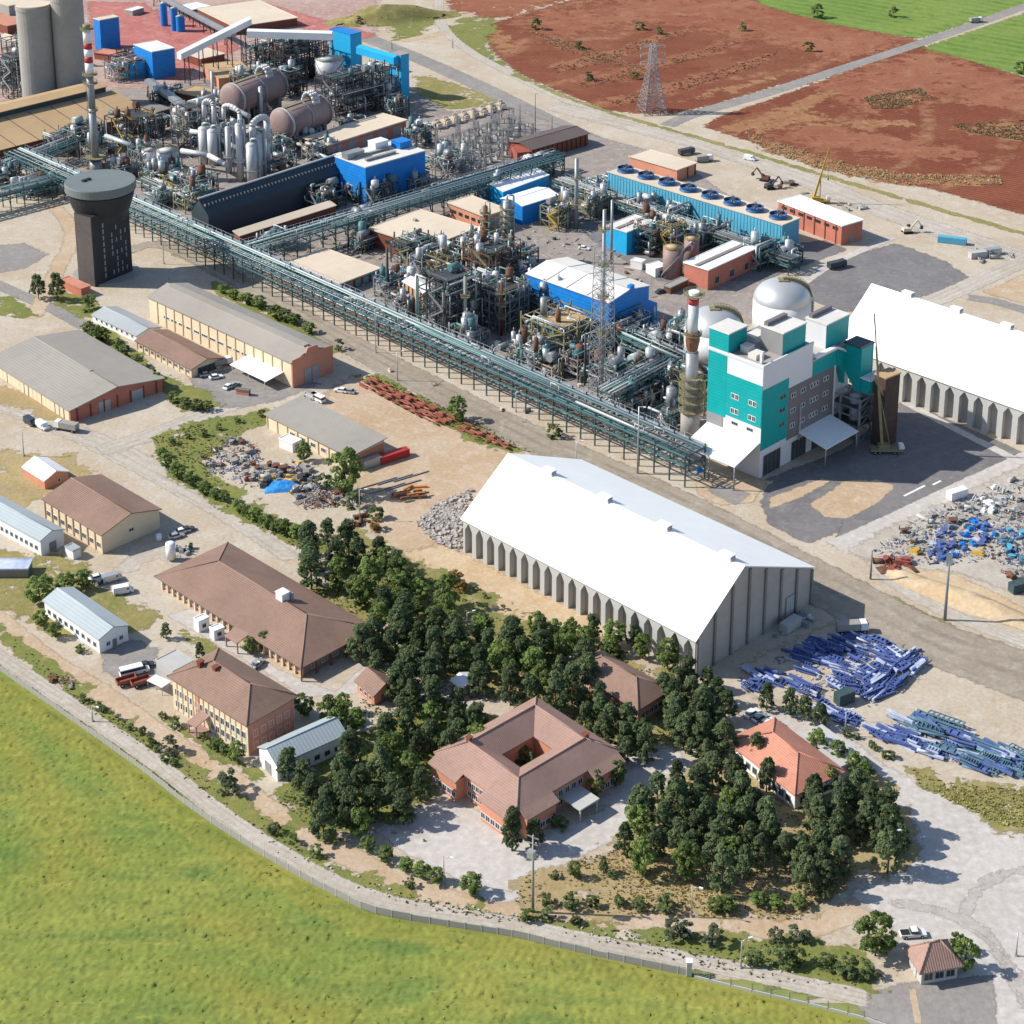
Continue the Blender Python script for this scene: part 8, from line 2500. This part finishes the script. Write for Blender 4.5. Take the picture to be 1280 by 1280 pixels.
for r_, (a, b, n) in enumerate((((452, 478), (556, 531), 9), ((458, 476), (566, 529), 9), ((466, 475), (572, 527), 9), ((476, 490), (534, 521), 6), ((575, 533), (642, 561), 6))):
    A, B = G(*a), G(*b)
    dr = (B - A)
    ang = math.atan2(dr.y, dr.x)
    lab = ('red pipe in the %s row above the tan yard' % ['yard side', 'second', 'third', 'short inner', 'far warehouse end'][r_])
    for i in range(n):
        for k in range(rs.choice((3, 4, 4, 5))):
            c = A.lerp(B, (i + .5 + rs.uniform(-.2, .2)) / n)
            c += Vector((-dr.y, dr.x, 0)).normalized() * ((k - 2) * .95)
            c.z = rs.choice((0, 0, .55))
            o = link('red_pipe', rs.choice(rp), None, c, ang + rs.gauss(0, .02))
            o.scale = (dr.length / n / 12 * rs.uniform(.75, 1.05), .8, .8)
            tag(o, lab + ', %s along' % ORD[i], 'pipe', 'red primed pipe rows')
heap([(488, 622), (510, 610), (525, 606), (534, 618), (510, 632), (492, 632)], 14, math.radians(20), .3, bar_meshes('orange', 5, ['box', 'I']) + bar_meshes('rust', 5, ['box', 'I']), 'rusty orange steel piece in the small heap on the tan yard', 'rusty orange heap', 'rusty_beam', 'steel beam', 2)
RAIL = bar_meshes('steel', 12, ['I'])[0]
for k in range(5):
    a = G(474 + k * 10, 604 - 2 * k + k % 2 * 9)
    o = tag(link('steel_rail', RAIL, None, a, math.radians(33)), 'long thin rail lying on the tan yard, %s from the red skip' % ORD[k], 'rail', 'rails on the tan yard')
    o.scale = (1, .5, .5)

def scrap_meshes(ms):
    out = []
    for i, m in enumerate(ms):
        b = MB()
        rr = random.Random(i * 5 + 1)
        k = i % 5
        if k == 0:
            b.cbox(0, 0, 0, 2.2, 1.4, 1.1).cbox(.3, .1, 1.1, 1.0, .8, .5)
        elif k == 1:
            b.tube((-1.2, 0, .6), (1.2, 0, .6), .6, 0, 12).tube((-1.3, 0, .6), (-1.2, 0, .6), .75, 0, 12)
        elif k == 2:
            for j in range(5):
                b.beam((rr.uniform(-1.6, 1.6), rr.uniform(-1, 1), 0), (rr.uniform(-1.6, 1.6), rr.uniform(-1, 1), rr.uniform(.4, 1.6)), .2)
        elif k == 3:
            b.add([(-1.5, -1, .1), (1.4, -1.1, .3), (1.5, 1, .1), (-1.3, 1.1, .6), (-1.5, -1, .18), (1.4, -1.1, .38), (1.5, 1, .18), (-1.3, 1.1, .68)], [(3, 2, 1, 0), (4, 5, 6, 7), (0, 1, 5, 4), (1, 2, 6, 5), (2, 3, 7, 6), (3, 0, 4, 7)])
        else:
            b.cyl(0, 0, 0, 1.2, .7, 0, 12).cyl(0, 0, 1.2, 1.5, .9, 0, 12)
        out.append(b.mesh('scrap', M[m]))
    return out
def scrap(poly, n, ms, label, group, sc=(.4, 1.05), nm='scrap_piece'):
    me = scrap_meshes(ms)
    kinds = ('scrap_block', 'scrap_pipe', 'scrap_bundle', 'scrap_metal', 'scrap_drum')
    xs, ys = [p[0] for p in poly], [p[1] for p in poly]
    c = 0
    while c < n:
        p = (rs.uniform(min(xs), max(xs)), rs.uniform(min(ys), max(ys)))
        if not inside(p, poly):
            continue
        j = rs.randrange(len(me))
        o = link(kinds[j % 5], me[j], None, G(*p), rs.uniform(0, 6.28))
        k = rs.uniform(*sc)
        o.scale = (k * rs.uniform(.7, 1.7), k * rs.uniform(.7, 1.3), k * rs.uniform(.6, 1.1))
        tag(o, label.replace('lump', ('block', 'pipe', 'bundle', 'sheet', 'drum')[j % 5]), 'scrap', group)
        c += 1
grey = ['steel', 'conc_l', 'steeld', 'galv', 'conc', 'conc', 'steel', 'psteel', 'conc_d', 'rust']
scrap([(1110, 676), (1150, 650), (1200, 632), (1250, 620), (1290, 600), (1290, 640), (1230, 660), (1180, 690), (1130, 700)], 95, grey, 'grey or rusty scrap lump in the yard beyond the sand heap', 'grey scrap yard lumps')
scrap([(1160, 690), (1170, 670), (1200, 650), (1240, 650), (1250, 668), (1210, 690), (1180, 706)], 70, ['bsteel', 'bsteel', 'bsteel', 'psteel', 'bsteel', 'blue'], 'dark blue scrap lump in the yard beyond the sand heap', 'blue scrap yard lumps')
scrap([(1245, 660), (1290, 664), (1290, 715), (1262, 700), (1250, 680)], 45, ['gsteel', 'gsteel', 'steelt', 'bsteel', 'ctcyan'], 'blue green scrap lump at the right edge beyond the sand heap', 'blue green scrap yard lumps')
scrap([(1092, 702), (1120, 694), (1146, 706), (1130, 714), (1100, 714)], 16, ['rustl', 'rust', 'rustl', 'rust', 'rustl'], 'red steel scrap beside the brown wooden pole', 'red scrap by the wooden pole', (.7, 1.3))
scrap([(1140, 690), (1150, 688), (1150, 696), (1142, 698)], 2, ['yellow', 'yellow'], 'yellow scrap drum beside the dark blue lumps', 'yellow scrap left of the blue')
scrap([(1218, 688), (1230, 684), (1234, 692), (1222, 694)], 4, ['yellow', 'yellow'], 'yellow scrap near the right end of the sand heap', 'yellow scrap on the right')
scrap([(1250, 712), (1282, 718), (1282, 732), (1262, 728)], 12, ['conc', 'rust', 'brick_d', 'tile_l'], 'pale reddish scrap piece behind the sand heap', 'reddish scrap behind the sand heap')
scrap([(250, 570), (290, 548), (320, 556), (330, 580), (326, 600), (300, 604), (262, 590)], 60, grey + ['rustl'], 'grey scrap lump on the pale ground beside the hedge', 'scrap on the pale ground', (.4, 1.1))
scrap([(326, 584), (372, 574), (396, 590), (392, 612), (360, 616), (330, 606)], 60, grey + ['steeld', 'yellow'], 'dark scrap lump around the blue tarpaulin', 'scrap around the blue tarpaulin', (.5, 1.3))
scrap([(360, 612), (400, 604), (440, 616), (450, 630), (400, 636), (366, 626)], 26, grey + ['rust', 'rust'], 'dark scrap lump under the big bright tree', 'scrap under the big tree', (.5, 1.1))
scrap([(440, 648), (458, 644), (462, 654), (446, 660)], 5, ['rustl', 'rust'], 'reddish debris by the ochre bush', 'debris by the ochre bush')
scrap([(60, 842), (80, 850), (96, 858), (92, 866), (66, 856)], 10, ['rust', 'conc_d', 'tile_l'], 'reddish debris on the gravel track verge', 'debris on the verge', (.4, .9))
scrap([(1192, 640), (1260, 600), (1290, 606), (1280, 616), (1240, 640)], 14, ['whitep', 'conc_l', 'alu'], 'white scrap lump at the back of the scrap yard', 'white scrap lumps', (.6, 1.4))
scrap([(940, 210), (990, 222), (1010, 244), (980, 240)], 8, grey, 'dark debris lump on the sand behind the cooling tower', 'debris behind the cooling tower', (.6, 1.4))
scrap([(1040, 252), (1080, 256), (1100, 264), (1080, 266), (1050, 262)], 8, grey, 'dark debris lump beside the orange yellow crane', 'debris beside the crane', (.6, 1.3))
scrap([(1200, 318), (1260, 310), (1270, 324), (1230, 332)], 12, ['conc', 'steel', 'conc_l'], 'grey block on the lot at the far right road', 'blocks at the far right road', (.8, 1.6))
scrap([(960, 790), (990, 778), (1012, 764), (1020, 770), (990, 796), (966, 802)], 8, ['steel', 'galv', 'conc'], 'grey lump in the shade of the warehouse gable', 'lumps in the gable shade', (.6, 1.3))
scrap([(470, 455), (640, 505), (800, 575), (790, 582), (630, 520), (470, 470)], 10, ['tan', 'steel', 'conc'], 'small crate under the long pipe rack', 'crates under the rack', (.4, .9))

# blue tarpaulin over a heap
R_ = MB()
V, F = [], []
nx_, ny_ = 16, 10
for j in range(ny_):
    for i in range(nx_):
        u, v = i / (nx_ - 1), j / (ny_ - 1)
        e = math.sin(math.pi * u) * math.sin(math.pi * v)
        V.append(((u - .5) * 10, (v - .5) * 6.5, .05 + 1.6 * e ** .6 + .55 * e * mnoise.noise((u * 6, v * 5, 3))))
F = [(j * nx_ + i, j * nx_ + i + 1, (j + 1) * nx_ + i + 1, (j + 1) * nx_ + i) for j in range(ny_ - 1) for i in range(nx_ - 1)]
R_.add(V, F)
tag(R_.build('tarpaulin', M['tarp'], None, G(352, 609), .15), 'crumpled bright blue tarpaulin over a scrap heap', 'tarpaulin')
R_ = MB()
R_.add([(x * .25, y * .35, z * .6) for x, y, z in V], F)
tag(R_.build('tarpaulin', M['tarp'], None, G(874, 588), .3), 'small blue tarpaulin at the teal tower corner under the rack end', 'tarpaulin')

# loose small debris over the scrap grounds: uncountable, one mass per ground
def debris(polys, n, ms, label, smin=.12, smax=.5):
    b = MB()
    c = 0
    while c < n:
        poly = rs.choice(polys)
        xs, ys = [p[0] for p in poly], [p[1] for p in poly]
        p = (rs.uniform(min(xs), max(xs)), rs.uniform(min(ys), max(ys)))
        if not inside(p, poly):
            continue
        g = G(*p)
        s, a = rs.uniform(smin, smax), rs.uniform(0, 3.14)
        if rs.random() < .5:
            b.cbox(g.x, g.y, 0, s * rs.uniform(.8, 3), s, s * rs.uniform(.4, 1.2), rs.randrange(len(ms)), a)
        else:
            l2 = s * rs.uniform(2, 5)
            b.beam((g.x, g.y, .1), (g.x + l2 * math.cos(a), g.y + l2 * math.sin(a), rs.uniform(.05, .7)), .1 + .12 * s, rs.randrange(len(ms)))
        c += 1
    o = b.build('debris', [M[m] for m in ms])
    o['kind'] = 'stuff'
    o['label'] = label
debris([[(1090, 690), (1150, 646), (1250, 606), (1290, 590), (1290, 730), (1240, 700), (1180, 708), (1110, 704)]], 1200, ['steel', 'conc_l', 'conc', 'rust', 'bsteel', 'psteel', 'steeld', 'conc_l', 'gsteel'], 'small loose debris covering the scrap yard beyond the sand heap')
debris([[(250, 572), (290, 548), (320, 552), (334, 580), (396, 584), (398, 612), (360, 618), (300, 606), (262, 592)], [(360, 612), (440, 612), (450, 632), (380, 638)]], 1100, ['steel', 'conc_d', 'rust', 'steeld', 'conc_l', 'rustl'], 'small loose debris on the pale ground around the blue tarpaulin', .1, .4)
debris([[(935, 850), (990, 806), (1060, 790), (1160, 816), (1150, 850), (1080, 890), (1020, 880)], [(1090, 912), (1170, 896), (1290, 948), (1290, 976), (1180, 952)]], 700, ['bsteel', 'psteel', 'steel', 'gsteel'], 'small loose offcuts between the stacked steel', .1, .4)
debris([[(-20, 214), (110, 172), (420, 150), (640, 250), (760, 300), (870, 440), (870, 570), (640, 468), (440, 372), (200, 256)]], 1500, ['steel', 'conc_l', 'rust', 'steelg', 'galv', 'tan'], 'small skids, valves and crates scattered over the works yard', .3, 1.0)

# rubble bank beside the warehouse: uncountable stones, one mass
b = MB()
poly = [(520, 655), (545, 630), (590, 612), (580, 640), (574, 690), (548, 680)]
c = 0
while c < 950:
    p = (rs.uniform(518, 592), rs.uniform(610, 692))
    if not inside(p, poly):
        continue
    g = G(*p)
    s = rs.choice((.22, .3, .4, .55, .8))
    o = len(b.v)
    pts = [(g.x + s * math.cos(a) * rs.uniform(.7, 1.1), g.y + s * math.sin(a) * rs.uniform(.7, 1.1), .0) for a in (0, 1.3, 2.5, 3.8, 5.1)]
    pts += [(x + rs.uniform(-.2, .2) * s, y + rs.uniform(-.2, .2) * s, s * rs.uniform(.5, 1.1)) for x, y, _ in pts]
    b.add(pts, [(0, 1, 6, 5), (1, 2, 7, 6), (2, 3, 8, 7), (3, 4, 9, 8), (4, 0, 5, 9), (5, 6, 7, 8, 9)])
    c += 1
ro = b.build('rubble', M['rock'])
ro['kind'] = 'stuff'
ro['label'] = 'bank of grey rubble stones beside the warehouse end'
# loose stones on the verge
b = MB()
for _ in range(110):
    t = rs.random()
    q = [(330, 1046), (420, 1092), (520, 1128), (640, 1150), (760, 1170), (880, 1196), (1000, 1222)]
    i = int(t * 6)
    f = t * 6 - i
    p = (q[i][0] + (q[i + 1][0] - q[i][0]) * f + rs.uniform(-8, 8), q[i][1] + (q[i + 1][1] - q[i][1]) * f + rs.uniform(-8, 8))
    g = G(*p)
    s = rs.uniform(.15, .45)
    b.cbox(g.x, g.y, 0, s, s * rs.uniform(.6, 1.3), s * .7, 0, rs.uniform(0, 3))
ro = b.build('verge_rubble', M['conc_l'])
ro['kind'] = 'stuff'

# ------------------------------------------------------------------ what sits on a roof belongs to that roof
UP = ('chimney', 'roof_vent', 'roof_plant_box', 'roof_hatch', 'ridge_monitor', 'ridge_cap', 'louvres', 'roof_seam', 'roof_gutter', 'roof_hood')
for o in list(SC.objects):
    if o.type == 'MESH' and o.parent is not None and o.parent.parent is None and o.name.split('.')[0] in UP:
        r = [c for c in o.parent.children if c.name.split('.')[0] in ('roof', 'roof_slope', 'roof_slab')]
        if r:
            o.parent = r[0]
